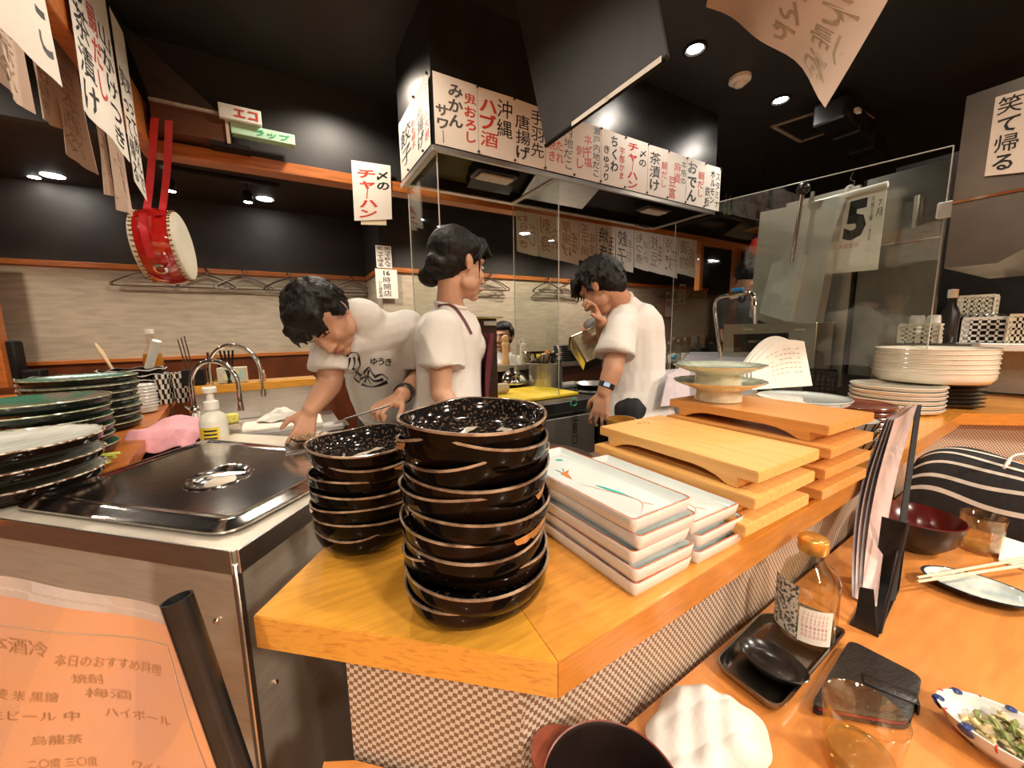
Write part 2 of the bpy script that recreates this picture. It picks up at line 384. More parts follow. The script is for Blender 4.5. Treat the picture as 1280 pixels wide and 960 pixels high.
# stainless cabinet
c0 = V(-.098, .737, 0); u1 = V(-.717, .697, 0).normalized(); u2 = V(.64, .768, 0).normalized()
t = thing('steel_cabinet', 'stainless steel cold cabinet with riveted edges in the corner, holding a lidded pan', 'cabinet', (c0.x, c0.y, 0))
L = .66; Wd = .62
P = [c0, c0+u2*Wd, c0+u2*Wd+u1*L, c0+u1*L]
MB().prism([(p.x, p.y) for p in P], 0.02, .90).build('body', mat('satin_steel', (.74, .66, .54), .40, .62, var=.12, scale=12, stretch=(1, 1, 12)), t, 30)
# folded rim
def band(a, b, z0, z1, off, m, nm, parent, th=.004):
    d = (b-a).normalized(); n = Vector((d.y, -d.x, 0))
    if n.dot(-a+V(0, 0, 0)) < 0: n = -n
    q = [a+n*off+V(0, 0, z1), b+n*off+V(0, 0, z1), b+n*off+V(0, 0, z0), a+n*off+V(0, 0, z0)]
    mb = MB(); c = (q[0]+q[2])/2; ln = (b-a).length
    mb.box((c.x, c.y, c.z), (ln, th, z1-z0), rz=math.atan2(d.y, d.x), bev=.001)
    return mb.build(nm, m, parent, 30)
band(P[0], P[3], .862, .9035, .003, STEEL, 'rim_flange', t); band(P[0]+V(.004, -.002, 0), P[1], .862, .9035, .003, STEEL, 'rim_flange', t)
MB().box((c0.x+.002, c0.y+.002, .45), (.012, .012, .86), rz=.72, bev=.002).build('corner_post', STEEL, t)
for z, s in ((.77, .02), (.5, .02)):
    for dd in (u1, u2):
        q = c0+dd*.05; n = V(-.7, -.7, 0) if dd is u1 else V(.77, -.64, 0)
        MB().ball((q.x+n.x*.003, q.y+n.y*.003, z if dd is u1 else z+.11), (.005, .005, .005), 10).build('rivet', STEELP, t)
# pan lid
lc = V(-.2, 1.09, 0)
t = thing('pan_lid', 'large rectangular polished steel pan lid with a sunken grip on the steel cabinet', 'lid', (0, 0, .905))
q = [V(-.5179, 1.185, 0), V(-.1105, .789, 0), V(.20, 1.10, 0), V(-.2393, 1.60, 0)]
def rrect(q, r, ins, z, n=5):
    """rounded quad ring, q order around"""
    c = sum(q, V(0, 0, 0))/4; out = []
    for i in range(4):
        p = q[i]; a = (q[i-1]-p).normalized(); b = (q[(i+1) % 4]-p).normalized()
        p2 = p+(a+b)*ins; rr = max(r-ins, .01)
        s_, e_ = p2+a*rr, p2+b*rr
        for k in range(n+1):
            tt = k/n; out.append(((1-tt)**2*s_+2*tt*(1-tt)*p2+tt*tt*e_)+V(0, 0, z))
    return out
rings = [rrect(q, .05, 0, .905), rrect(q, .05, .0, .909), rrect(q, .05, .010, .911), rrect(q, .05, .022, .917), rrect(q, .05, .032, .919), rrect(q, .05, .045, .913), rrect(q, .05, .055, .913)]
mb = MB(); n_ = len(rings[0])
# recess centre for the handle
hc = atz(275, 595, .913); hd = (V(-.5179, 1.185, 0)-V(-.1105, .789, 0)).normalized()*-1; hp = V(-hd.y, hd.x, 0)
hl = [ ( (atz(*p_, .913)-hc) ) for p_ in ((232, 601), (318, 590)) ]
hd = (hl[1]-hl[0]).normalized(); hp = V(-hd.y, hd.x, 0); ha = (hl[1]-hl[0]).length/2; hb_ = (atz(275, 582, .913)-atz(275, 609, .913)).length*.5
allr = rings
vs = [p for r in allr for p in r]
fs = [(i*n_+k, i*n_+(k+1) % n_, (i+1)*n_+(k+1) % n_, (i+1)*n_+k) for i in range(len(allr)-1) for k in range(n_)]
# inner annulus to the oval
def oval(sc, z): return [hc+hd*(math.cos(a)*ha*sc)+hp*(math.sin(a)*hb_*sc)+V(0, 0, z-.913) for a in ANG]
lastring = rings[-1]; ANG = []
d_ = lastring[0]-hc; A0 = math.atan2(d_.dot(hp)/hb_, d_.dot(hd)/ha); d_ = lastring[6]-hc; A1 = math.atan2(d_.dot(hp)/hb_, d_.dot(hd)/ha)
sg_ = 1 if math.sin(A1-A0) > 0 else -1
ANG = [A0+sg_*2*PI*k/n_ for k in range(n_)]
off0 = len(vs)
for sc, z in ((1, .913), (.97, .916), (.9, .916), (.82, .911), (.6, .902), (.3, .899)):
    vs += oval(sc, z)
R_ = 6
fs += [((len(allr)-1)*n_+k, (len(allr)-1)*n_+(k+1) % n_, off0+(k+1) % n_, off0+k) for k in range(n_)]
fs += [(off0+i*n_+k, off0+i*n_+(k+1) % n_, off0+(i+1)*n_+(k+1) % n_, off0+(i+1)*n_+k) for i in range(R_-1) for k in range(n_)]
fs.append(tuple(off0+(R_-1)*n_+k for k in range(n_)))
mb.add([v+V(0, 0, -.0005) for v in vs], fs).build('lid_plate', LIDM, t, 35)
MB().tube([hc+hd*(ha*.78)+V(0, 0, .001), hc+hd*ha*.4+V(0, 0, .003), hc-hd*ha*.4+V(0, 0, .003), hc-hd*ha*.78+V(0, 0, .001)], .007, 8).build('grip_bar', STEELP, t)
# ================================================================ crockery
GLAZE = mat('black_brown_glaze', (.003, .0025, .002), .06, var=.0, scale=14, col2=(.009, .004, .0025), lo=.42, hi=.6, spec=.11)
GLAZEIN = mat('mottled_black_glaze', (.13, .085, .055), .08, scale=210, col2=(.008, .007, .007), lo=.56, hi=.63, spec=.5)
AMBER = mat('amber_glaze_patch', (.45, .19, .045), .12, var=.5, scale=30, coat=.8)
RIMB = mat('brown_glaze_rim', (.50, .38, .27), .12, scale=30, col2=(.07, .035, .02), coat=.8)
CREAMG = mat('cream_glaze_stroke', (.62, .54, .42), .15, var=.3, scale=60, coat=.6)
GREEN = mat('green_brown_glaze', (.035, .13, .075), .2, scale=9, col2=(.14, .11, .08), lo=.42, hi=.52, spec=.4, detail=7)
DARKG = mat('dark_green_glaze_underside', (.008, .014, .010), .16, var=.5, scale=12, spec=.3)
RIMG = mat('pale_green_rim', (.50, .52, .36), .18, scale=70, col2=(.12, .16, .08), coat=.5)
WGL = mat('streaked_white_glaze', (.70, .69, .62), .2, scale=14, col2=(.52, .53, .47), stretch=(1, 4, 1), coat=.3, detail=4)
RIMW = mat('speckled_brown_rim', (.70, .60, .48), .2, scale=60, col2=(.16, .08, .045), lo=.45, hi=.55)
WHITEC = mat('white_porcelain', (.70, .68, .63), .12, var=.05, scale=10, coat=.6)
PALEC = mat('pale_blue_white_porcelain', (.64, .70, .67), .1, var=.06, scale=14, coat=.8)
ORIM = mat('orange_painted_rim', (.62, .17, .07), .2, var=.35, scale=60)
TEAL = mat('teal_paint', (.02, .42, .38), .25, var=.3, scale=60)
OPAINT = mat('orange_paint', (.72, .20, .06), .25, var=.3, scale=60)
CELADON = mat('celadon_glaze', (.58, .64, .50), .08, var=.16, scale=20, coat=1)
CELBASE = mat('cream_celadon_foot', (.70, .62, .42), .15, var=.14, scale=20, coat=.6)
CREAMP = mat('cream_porcelain', (.66, .60, .48), .14, var=.12, scale=10, coat=.5)
SPECK = mat('grey_speckled_glaze', (.50, .53, .50), .1, scale=160, col2=(.12, .11, .10), lo=.28, hi=.36, coat=.8)
BROWNL = mat('red_brown_lacquer', (.16, .035, .02), .2, var=.3, scale=12, coat=.4)
BLUEP = mat('indigo_paint', (.03, .05, .16), .25, var=.3, scale=50)

def place_copy(src, first, label, loc, rz, group=None):
    if first: o = src; o.location = loc; o.rotation_euler = (0, 0, rz); o['label'] = label
    else: o = dup(src, loc, rz, label)
    if group: o['group'] = group
    return o
ORD = ['lowest', 'second lowest', 'third lowest', 'fourth lowest', 'fifth lowest', 'sixth lowest', 'seventh lowest', 'eighth lowest', 'ninth lowest', 'tenth lowest']
def ordn(k, n):
    return 'topmost' if k == n-1 else ORD[k]
# ---- wavy black bowls
def make_bowl(seed, R=.094, Hh=.048, patch=True):
    rd = random.Random(seed); p1, p2 = rd.uniform(0, 6), rd.uniform(0, 6); dent = rd.uniform(0, 6)
    def fn(a, r, z):
        t = max(0, (r/R-.35)/.65) if z > .004 else 0
        dd = math.exp(-((math.atan2(math.sin(a-dent), math.cos(a-dent)))/.55)**2)
        return r*(1+t*(.022*math.cos(3*a+p1)-.05*dd)), z+t*t*(.0042*math.sin(2*a+p2)+.0085*dd)
    bm = MB()
    outer = [(.0, .001), (.030, 0), (.037, .0), (.038, .007), (.050, .010), (.074, .014), (.087, .021), (R-.002, Hh-.015), (R-.001, Hh-.006), (R, Hh)]
    inner = [(R-.003, Hh), (R-.0055, Hh-.008), (.085, .027), (.072, .0195), (.04, .016), (.0, .015)]
    sc = R/.094
    bm.lathe([(r, z) for r, z in outer], 56, fn=fn)
    o = bm.build('bowl', [GLAZE], None, 60, world=False)
    bi = MB().lathe([(R-.0005, Hh+.0004), *inner], 56, fn=fn).build('glazed_inside', GLAZEIN, o, 60, world=False)
    MB().lathe([(R-.0005, Hh-.0025), (R+.0007, Hh-.001), (R+.0004, Hh+.0009), (R-.0016, Hh+.0010), (R-.0028, Hh-.0006)], 56, fn=fn, closed=False).build('rim', RIMB, o, 60, world=False)
    if patch:
        a0 = rd.uniform(3.2, 5.2)
        mb = MB(); nu, nv = 30, 5
        def pf(u, v):
            a = a0+(u-.5)*.8; e = (.15+.85*math.sin(u*PI)**.6)*(.72+.2*math.sin(u*13+seed)+.08*math.sin(u*31+seed))
            z = Hh-.003-v*e*.017; r = R+.0008-max(0, (Hh-.012-z))*.5
            r, z = fn(a, r, z); return V(r*math.cos(a), r*math.sin(a), z)
        mb.grid(lambda u, v: pf(u, v), nu, nv).build('glaze_patch', AMBER, o, 60, world=False)
    return o
def inner_z(r):
    P_ = [(0, .015), (.04, .016), (.072, .0195), (.085, .027), (.0885, .040), (.091, .048)]
    for (a, za), (b, zb) in zip(P_, P_[1:]):
        if r <= b: return za+(zb-za)*(r-a)/(b-a)
    return .048
def ribbon(o, pts, w0, w1, m):
    pts = spline([(x, y, 0) for x, y in pts], 8); n = len(pts); A, B = [], []
    for i, p in enumerate(pts):
        d = (pts[min(i+1, n-1)]-pts[max(i-1, 0)]).normalized(); nn = V(-d.y, d.x, 0)*lerp(w0, w1, i/(n-1))*(.8+.2*math.sin(i*1.1))
        for q, L in ((p+nn, A), (p-nn, B)): L.append(V(q.x, q.y, inner_z(q.xy.length)+.0012))
    M = [lerp(a, b, .5) for a, b in zip(A, B)]; M = [V(p.x, p.y, inner_z(p.xy.length)+.0012) for p in M]
    MB().add(A+M+B, [f for i in range(n-1) for f in ((i, i+1, n+i+1, n+i), (n+i, n+i+1, 2*n+i+1, 2*n+i))]).build('glaze_stroke', m, o, 60, world=False)
def cream_stroke(o, R, Hh):
    ribbon(o, [(-.080, -.020), (-.05, .0), (-.01, .018), (.035, .030), (.075, .028)], .011, .006, CREAMG)
    ribbon(o, [(-.015, .018), (-.005, -.010), (.02, -.028), (.048, -.024), (.050, -.008)], .005, .008, CREAMG)
    return

    pts = spline([(-.07, -.03, .0275), (-.03, .0, .0175), (.03, .045, .021), (.055, .055, .032)], 8)
    MB().tube([p+V(0, 0, .0005) for p in pts], [.0055]*len(pts), 6).build('glaze_stroke', CREAMG, o, 60, world=False)
    pts = spline([(-.03, .0, .0175), (-.015, -.03, .0175), (.015, -.045, .021), (.035, -.03, .0195), (.03, -.015, .0175)], 6)
    MB().tube(pts, .0035, 6).build('glaze_stroke', CREAMG, o, 60, world=False)
srcs = [make_bowl(i) for i in range(4)]
top_bowl = make_bowl(9, patch=False); cream_stroke(top_bowl, .094, .048)
used = set()
def stack_bowls(cx, cy, n, dz, txt, grp, amp, seed):
    rd = random.Random(seed)
    for k in range(n):
        i = 4 if k == n-1 else rd.randrange(4); src = top_bowl if i == 4 else srcs[i]
        rz = rd.uniform(0, 6.28) if i != 4 else (.5 if 'tall' in txt else .2)
        lb = 'black brown glazed wavy bowl, %s of the %s' % (ordn(k, n), txt)
        place_copy(src, i not in used, lb, (cx+rd.uniform(-amp, amp), cy+rd.uniform(-amp, amp), CT+.001+k*dz), rz, grp); used.add(i)
        o = bpy.data.objects
for i_, s_ in enumerate(srcs+[top_bowl]): s_['category'] = 'bowl'
stack_bowls(.203, .438, 11, .0205, 'tall stack near the counter corner', 'tall stack of black bowls', .0035, 3)
stack_bowls(.104, .668, 7, .0225, 'shorter stack by the steel cabinet', 'short stack of black bowls', .003, 5)
for o in list(bpy.data.objects):
    if o.parent is None and o.name.startswith('bowl'):
        o['category'] = 'bowl'
        if 'tall' in o['label']: o.scale = (1, 1, 1.02)
        else: o.scale = (.93, .93, 1)

# ---- rectangular painted plates
def ring(w, d, r, ins, z, n=5):
    w2, d2 = w/2-ins, d/2-ins; rr = max(r-ins*.8, .002); out = []
    for cx, cy, a0 in ((w2-rr, d2-rr, 0), (-w2+rr, d2-rr, PI/2), (-w2+rr, -d2+rr, PI), (w2-rr, -d2+rr, 1.5*PI)):
        for k in range(n+1):
            a = a0+PI/2*k/n; out.append(V(cx+rr*math.cos(a), cy+rr*math.sin(a), z))
    return out
def loft(mb, rings, mi=0, cap0=True, cap1=True):
    n = len(rings[0]); vs = [p for r in rings for p in r]
    fs = [(i*n+k, i*n+(k+1) % n, (i+1)*n+(k+1) % n, (i+1)*n+k) for i in range(len(rings)-1) for k in range(n)]
    if cap0: fs.append(tuple(range(n-1, -1, -1)))
    if cap1: fs.append(tuple((len(rings)-1)*n+k for k in range(n)))
    return mb.add(vs, fs, mi)
def make_rplate(W=.128, D=.31, Hp=.0215):
    mb = MB(); loft(mb, [ring(W, D, .010, .010, 0), ring(W, D, .010, .006, .0), ring(W, D, .010, .003, .006), ring(W, D, .01, 0, Hp-.002), ring(W, D, .01, .0006, Hp), ring(W, D, .01, .004, Hp-.0004)], cap1=False)
    o = mb.build('rectangular_plate', WHITEC, None, 50, world=False)
    loft(MB(), [ring(W, D, .01, .004, Hp-.0004), ring(W, D, .01, .007, Hp-.004), ring(W, D, .01, .012, Hp-.0105), ring(W, D, .01, .016, Hp-.0115)], cap0=False).build('plate_well', PALEC, o, 50, world=False)
    loft(MB(), [ring(W, D, .01, .0012, Hp+.0002), ring(W, D, .01, .002, Hp+.0007), ring(W, D, .01, .0036, Hp+.0003)], cap0=False, cap1=False).build('rim_line', ORIM, o, 50, world=False)
    z = Hp-.0113
    def leaf(pts, w0, m, nm):
        pts = spline(pts, 6); mb = MB(); n = len(pts)
        L_, R__ = [], []
        for i, p in enumerate(pts):
            t = (pts[min(i+1, n-1)]-pts[max(i-1, 0)]).normalized(); nn = V(-t.y, t.x, 0); ww = w0*math.sin(PI*(i+.15)/(n-.7))
            L_.append(p+nn*ww); R__.append(p-nn*ww)
        mb.add(L_+R__, [(i, i+1, n+i+1, n+i) for i in range(n-1)]).build(nm, m, o, 0, world=False)
    leaf([(.010, -.095, z+.0003), (.004, -.055, z+.0003), (-.004, -.02, z+.0003)], .0035, TEAL, 'painted_leaf')
    leaf([(.03, .105, z+.0003), (.02, .118, z+.0003)], .005, TEAL, 'painted_leaf')
    leaf([(-.02, -.13, z+.0004), (.01, -.10, z+.0004), (-.012, -.03, z+.0004), (-.022, .0, z+.0004)], .0007, OPAINT, 'painted_stem')
    leaf([(.018, -.125, z+.0004), (.006, -.105, z+.0004)], .0007, OPAINT, 'painted_stem')
    MB().add([(-.020, .052, z+.0004), (.006, .058, z+.0004), (-.008, .046, z+.0004), (-.020, .018, z+.0004)], [(0, 3, 2), (0, 2, 1)]).build('painted_flower', OPAINT, o, 0, world=False)
    leaf([(-.015, .075, z+.0005), (-.014, .05, z+.0005)], .0008, INK, 'painted_stem')
    leaf([(.002, .072, z+.0005), (-.010, .055, z+.0005)], .0008, INK, 'painted_stem')
    return o
rp = make_rplate(); rp['category'] = 'plate'
offs = [(.0, .0, .01), (.001, -.003, -.006), (-.002, .004, .012), (.006, -.001, .0), (.0, .006, .014)]
for k, (dx, dy, dr) in enumerate(offs):
    place_copy(rp, k == 0, 'white rectangular plate with orange rim, %s of five beside tall bowls' % ordn(k, 5), (.436+dx, .475+dy, CT+.0005+k*.0222), .0+dr, 'painted plates, stack of five')
for k, (dx, dy, dr) in enumerate([(.004, -.004, .0), (.008, .0, .012), (.0, .004, -.006)]):
    place_copy(rp, False, 'white rectangular plate with orange rim, %s of three against wooden boards' % ordn(k, 3), (.570+dx, .478+dy, CT+.0005+k*.0232), .0+dr, 'painted plates, stack of three')

# ---- wooden serving boards with arched feet
def make_board(W=.222, D=.372, Hh=.040, th=.021, m=BOARDM):
    prof = []; h = D/2
    # YZ profile, going round: top, near end, notch, foot, arch, foot, notch, far end
    prof += [(-h, Hh), (-h, Hh-th), (-h+.032, Hh-th), (-h+.032, 0), (-h+.050, 0)]
    for k in range(1, 12):
        t = k/12; y = -h+.050+(D-.10)*t; e = min(t, 1-t)*2; prof.append((y, (Hh-th)*min(1, (e*2.4))**.6))
    prof += [(h-.050, 0), (h-.032, 0), (h-.032, Hh-th), (h, Hh-th), (h, Hh)]
    n = len(prof); mb = MB(); b = .0015
    vs = [(-W/2, y, z) for y, z in prof]+[(W/2, y, z) for y, z in prof]
    bm = bmesh.new(); bv = [bm.verts.new(v) for v in vs]
    bm.faces.new([bv[i] for i in range(n)]); bm.faces.new([bv[n+i] for i in range(n-1, -1, -1)])
    for i in range(n): bm.faces.new((bv[i], bv[n+i], bv[n+(i+1) % n], bv[(i+1) % n]))
    bmesh.ops.recalc_face_normals(bm, faces=bm.faces)
    bmesh.ops.bevel(bm, geom=[e for e in bm.edges if e.calc_face_angle(0) > .6], offset=b, segments=2, affect='EDGES')
    me = bpy.data.meshes.new('serving_board'); bm.to_mesh(me); bm.free(); me.materials.append(m)
    me.polygons.foreach_set('use_smooth', [True]*len(me.polygons)); me.set_sharp_from_angle(angle=math.radians(35))
    o = bpy.data.objects.new('serving_board', me); COL.objects.link(o); o['category'] = 'board'
    # small branded mark burnt into the top at one end
    rd = random.Random(3); mk = MB()
    for k in range(9):
        x = -.02+.045*rd.random(); y = h-.03-.02*rd.random(); mk.box((x, y, Hh+.0002), (.012*rd.random()+.002, .0012, .0004), rz=rd.uniform(-1.2, 1.2))
    mk.build('burnt_mark', mat('burnt_wood_mark', (.30, .12, .03), .6), o, 0, world=False)
    return o
bd = make_board(); bd2 = make_board(m=BOARDD)
for k in range(3):
    dx, dy = [(-.046, -.003), (-.022, .0), (.0, .008)][k]
    place_copy(bd, k == 0, 'pale wooden serving board with arched feet, %s of the front pile' % ['lowest', 'middle one', 'topmost'][k], (.769+dx*.9, .497+dy*.5, CT+.0005+k*.0402), [.0, .012, -.004][k], 'front pile of serving boards')
for k in range(3):
    dx = [-.03, -.014, .0][k]
    place_copy(bd2, k == 0, 'orange wooden serving board, %s of the rear pile behind pale boards' % ['lowest', 'middle one', 'third one up'][k], (1.004+dx*.6, .489, CT+.0005+k*.0402), [.0, -.01, .006][k], 'rear pile of serving boards')
o = dup(bd2, (1.03, .500, CT+.0005+3*.0402), -.02, 'orange wooden serving board on top of the rear pile, carrying two footed celadon dishes'); o['group'] = 'rear pile of serving boards'
PB = CT+.0005+4*.0402
# ---- celadon footed dishes
def make_dish():
    R = .112
    def fl(a, r, z): return r*(1+.012*math.cos(20*a)*(r/R)**3 if r > .04 else r/r if r else 1), z+(.0015*math.cos(20*a)*(r/R)**4)
    fn = lambda a, r, z: ((r*(1+.012*math.cos(20*a)*(max(r-.04, 0)/.05))), z)
    o = MB().lathe([(.054, .0), (.058, .001), (.055, .028), (.068, .034), (.092, .043), (R, .053), (R+.001, .055)], 80, fn=fn).build('footed_dish', CELBASE, None, 60, world=False)
    MB().lathe([(R+.001, .0552), (R-.003, .0555), (.090, .047), (.06, .041), (.0, .040)], 80, fn=fn).build('glazed_top', CELADON, o, 60, world=False)
    o['category'] = 'dish'; return o
ds = make_dish(); c = atz(897, 500, PB)
place_copy(ds, True, 'celadon footed dish standing directly on the top wooden board', (c.x, c.y, PB+.0005), 0, 'footed celadon dishes')
place_copy(ds, False, 'upper celadon footed dish stacked on the other one', (c.x+.004, c.y+.006, PB+.0425), .1, 'footed celadon dishes')

# ---- round plates (lathe) helper
def make_round(name, R, Hh, mu, mt, mr, foot=.5, n=56, depth=.4, rimw=.0015, fn=None):
    o = MB().lathe([(R*foot*.9, 0), (R*foot, 0), (R*foot*1.04, Hh*.12), (R*.93, Hh*.22), (R-.003, Hh*.55), (R-.002, Hh-.002)], n, fn=fn).build(name, mu, None, 60, world=False)
    MB().lathe([(R-.002, Hh), (R*.86, Hh*.8), (R*.7, Hh*(1-depth)), (R*.3, Hh*(1-depth)-.001), (0, Hh*(1-depth)-.001)], n, fn=fn).build('glazed_top', mt, o, 60, world=False)
    MB().lathe([(R-.004, Hh-.004), (R, Hh-.003), (R+rimw, Hh-.001), (R, Hh+.001), (R-.004, Hh+.0005)], n, fn=fn).build('rim', mr, o, 60, world=False)
    o['category'] = 'plate'; return o
SC = .9
gp = make_round('green_plate', .155, .030, DARKG, GREEN, RIMG)
g1 = atz(52, 560, SC); g2 = atz(86, 528, SC)
def stack(src, first, c, n, dz, txt, grp, amp=.004, base=SC, rnd=1, words=None):
    rd = random.Random(rnd); out = []
    for k in range(n):
        out.append(place_copy(src, first and k == 0, txt % ordn(k, n), (c.x+rd.uniform(-amp, amp), c.y+rd.uniform(-amp, amp), base+.0008+k*dz), rd.uniform(0, 6.2), grp))
    return out
c1 = V(-.625, 1.63, 0); c2 = V(-.66, 2.06, 0)
stack(gp, True, c1, 6, .0295, 'large dark green plate, %s of the front green stack', 'front stack of green plates', rnd=2)
stack(gp, False, c2, 7, .0295, 'large dark green plate, %s of the green stack beside small white bowls', 'second stack of green plates', rnd=4)
stack(gp, False, V(-1.33, 2.25, 0), 6, .0295, 'dark green plate, %s of the farthest green stack at the left edge', 'third stack of green plates', rnd=6)
wp = make_round('white_glazed_plate', .165, .034, GLAZE, WGL, RIMW, rimw=.003)
stack(wp, True, V(-.575, 1.33, 0), 3, .043, 'plate with streaked white glaze and brown rim, %s of three', 'white glazed plates with brown rims', rnd=8)
sw = make_round('small_white_bowl', .062, .030, WHITEC, WHITEC, WHITEC, foot=.5, n=32); sw['category'] = 'bowl'
c = atz(178, 516, SC)
stack(sw, True, V(c.x, c.y, 0), 8, .0145, 'small white bowl, %s of the stack beside checkered cups', 'stack of small white bowls', .002, rnd=3)
# checkered cups, three high
CHKC = bpy.data.materials.new('checkered_cup'); CHKC.use_nodes = True
_n = CHKC.node_tree; _c = _n.nodes.new('ShaderNodeTexChecker'); _t = _n.nodes.new('ShaderNodeTexCoord'); _x = _n.nodes.new('ShaderNodeSeparateXYZ'); _a = _n.nodes.new('ShaderNodeMath'); _a.operation = 'ARCTAN2'
_k = _n.nodes.new('ShaderNodeCombineXYZ'); _m = _n.nodes.new('ShaderNodeMath'); _m.operation = 'MULTIPLY'; _m.inputs[1].default_value = 2.55; _m2 = _n.nodes.new('ShaderNodeMath'); _m2.operation = 'MULTIPLY'; _m2.inputs[1].default_value = 38
_n.links.new(_t.outputs['Object'], _x.inputs[0]); _n.links.new(_x.outputs[1], _a.inputs[0]); _n.links.new(_x.outputs[0], _a.inputs[1]); _n.links.new(_a.outputs[0], _m.inputs[0]); _n.links.new(_x.outputs[2], _m2.inputs[0])
_n.links.new(_m.outputs[0], _k.inputs[0]); _n.links.new(_m2.outputs[0], _k.inputs[1]); _n.links.new(_k.outputs[0], _c.inputs[0]); _c.inputs['Scale'].default_value = 1
_c.inputs['Color1'].default_value = (.02, .015, .012, 1); _c.inputs['Color2'].default_value = (.72, .68, .58, 1)
_n.links.new(_c.outputs[0], _n.nodes['Principled BSDF'].inputs['Base Color']); _n.nodes['Principled BSDF'].inputs['Roughness'].default_value = .2
cup = MB().lathe([(.026, 0), (.028, .001), (.034, .05), (.034, .052), (.031, .052), (.025, .006), (0, .005)], 28).build('checkered_cup', CHKC, None, 50, world=False); cup['category'] = 'cup'
c = atz(203, 506, SC); first = True
wide = V(.8, .55, 0).normalized()
for i in range(3):
    for j in range(2):
        for k in range(3):
            p = V(c.x, c.y, 0)+V(-.070*i-.003*k+.08, .0+.072*j+.03, 0)
            place_copy(cup, first, 'black white checkered cup, %s row, %s column, %s tier of the pile' % (['nearest', 'second'][j], ['right', 'middle', 'left'][i], ['bottom', 'middle', 'top'][k]), (p.x, p.y, SC+.0008+k*.0525), .3*k, 'pile of checkered cups'); first = False
# wavy dark plates behind
wv = lambda a, r, z: (r*(1+.02*math.cos(9*a)), z+.007*math.cos(9*a)*max(0, r/.13-.45))
dp = make_round('wavy_dark_plate', .135, .028, GLAZE, GLAZE, WHITEC, fn=wv, rimw=.0005, n=72)
dp.name = 'wavy_plate'
stack(dp, True, V(-.68, 2.72, 0), 7, .026, 'black wavy plate with white edge, %s of the pile behind cups', 'far pile of wavy black plates', .003, rnd=9)
stack(dp, False, V(-.98, 2.80, 0), 6, .026, 'black wavy plate with white edge, %s of the pile behind green plates', 'left pile of wavy black plates', .003, rnd=10)

# ---- right end of the counter
def lin(px, py, z=CT): return atz(px, py, z)
bb = make_round('large_cream_bowl', .190, .058, CREAMP, CREAMP, CREAMP, foot=.45); bb['category'] = 'bowl'
sq_c = lin(1200, 508)
# square dark plates, then the big bowls resting on them
def make_sq(W, Hh, mu, mt):
    o = loft(MB(), [ring(W, W, .012, .03, 0), ring(W, W, .012, .028, .002), ring(W, W, .012, .004, Hh-.004), ring(W, W, .012, 0, Hh), ring(W, W, .012, .003, Hh+.0006)], cap1=False).build('square_plate', mu, None, 50, world=False)
    loft(MB(), [ring(W, W, .012, .003, Hh+.0006), ring(W, W, .012, .02, Hh-.007), ring(W, W, .012, .03, Hh-.009)], cap0=False).build('glazed_top', mt, o, 50, world=False)
    o['category'] = 'plate'; return o
sqp = make_sq(.25, .017, mat('dark_brown_stoneware', (.045, .028, .022), .3, var=.4, scale=30), mat('mottled_olive_glaze', (.30, .29, .20), .2, var=.4, scale=25, coat=.4))
cs = V(2.47, .50, 0)
for k in range(6):
    place_copy(sqp, k == 0, 'square dark brown plate, %s of six under large cream bowls' % ordn(k, 6), (cs.x+random.uniform(-.004, .004), cs.y, CT+.0006+k*.0165), .62+random.uniform(-.03, .03), 'square plates at the counter bend')
zt_ = CT+.0006+6*.0165
for k in range(6):
    place_copy(bb, k == 0, 'large cream bowl, %s of six on square dark plates' % ordn(k, 6), (cs.x-.04+random.uniform(-.004, .004), cs.y+.0, zt_+k*.019), random.uniform(0, 6), 'large cream bowls')
# painted scroll on the lowest bowl
low = [o for o in bpy.data.objects if o.name.startswith('large_cream_bowl') and o.get('label', '').find('lowest') > 0][0]
mb = MB()
for k in range(26):
    a = k/26*2*PI; r0 = .150
    pts = [V(math.cos(a+t*.16)*(r0+.003*math.sin(t*9)), math.sin(a+t*.16)*(r0+.003*math.sin(t*9)), .0225+.006*math.sin(t*6.28)) for t in [i/8 for i in range(9)]]
    mb.tube(pts, .0012, 4)
mb.build('painted_scroll', INK, low, 0, world=False)
wpl = make_round('cream_plate', .148, .020, CREAMP, CREAMP, WHITEC, foot=.6, depth=.3); cw = lin(1118, 512)
for k in range(6):
    place_copy(wpl, k == 0, 'round cream plate, %s of the stack left of the square dark plates' % ordn(k, 6), (cw.x+.005+random.uniform(-.006, .006), cw.y+.005, CT+.0006+k*.0175), 0, 'stack of cream plates')
# red-brown oval plates leaning pile
rb = make_round('brown_plate', .105, .018, BROWNL, BROWNL, BROWNL, foot=.6); rc = lin(1100, 540)
for k in range(5):
    place_copy(rb, k == 0, 'red brown lacquer plate, %s of the pile beside cream plates' % ordn(k, 5), (1.72+random.uniform(-.008, .008), .52, CT+.0006+k*.0165), 0, 'pile of red brown plates')
sp = make_round('speckled_plate', .125, .024, SPECK, SPECK, SPECK, foot=.55, depth=.35)
place_copy(sp, True, 'grey speckled glazed plate behind the top wooden board', (1.44, .575, CT+.105), 0)
lift_ = make_round('grey_plate', .085, .022, SPECK, SPECK, SPECK)
for k in range(5):
    place_copy(lift_, k == 0, 'small grey plate, %s of the pile that carries the speckled plate' % ordn(k, 5), (1.395, .575, CT+.0006+k*.0205), 0, 'pile under the speckled plate')
sd = make_round('patterned_dish', .05, .012, INK, mat('blue_yellow_painted_glaze', (.06, .20, .26), .15, scale=30, col2=(.6, .45, .06), lo=.45, hi=.55), INK, n=32); sd['category'] = 'dish'
sd['label'] = 'small dish painted blue and yellow behind the celadon dishes'; c = atz(962, 490, .96); sd.location = (1.42, .80, .955) ; sd.location = (c.x, c.y, .96)
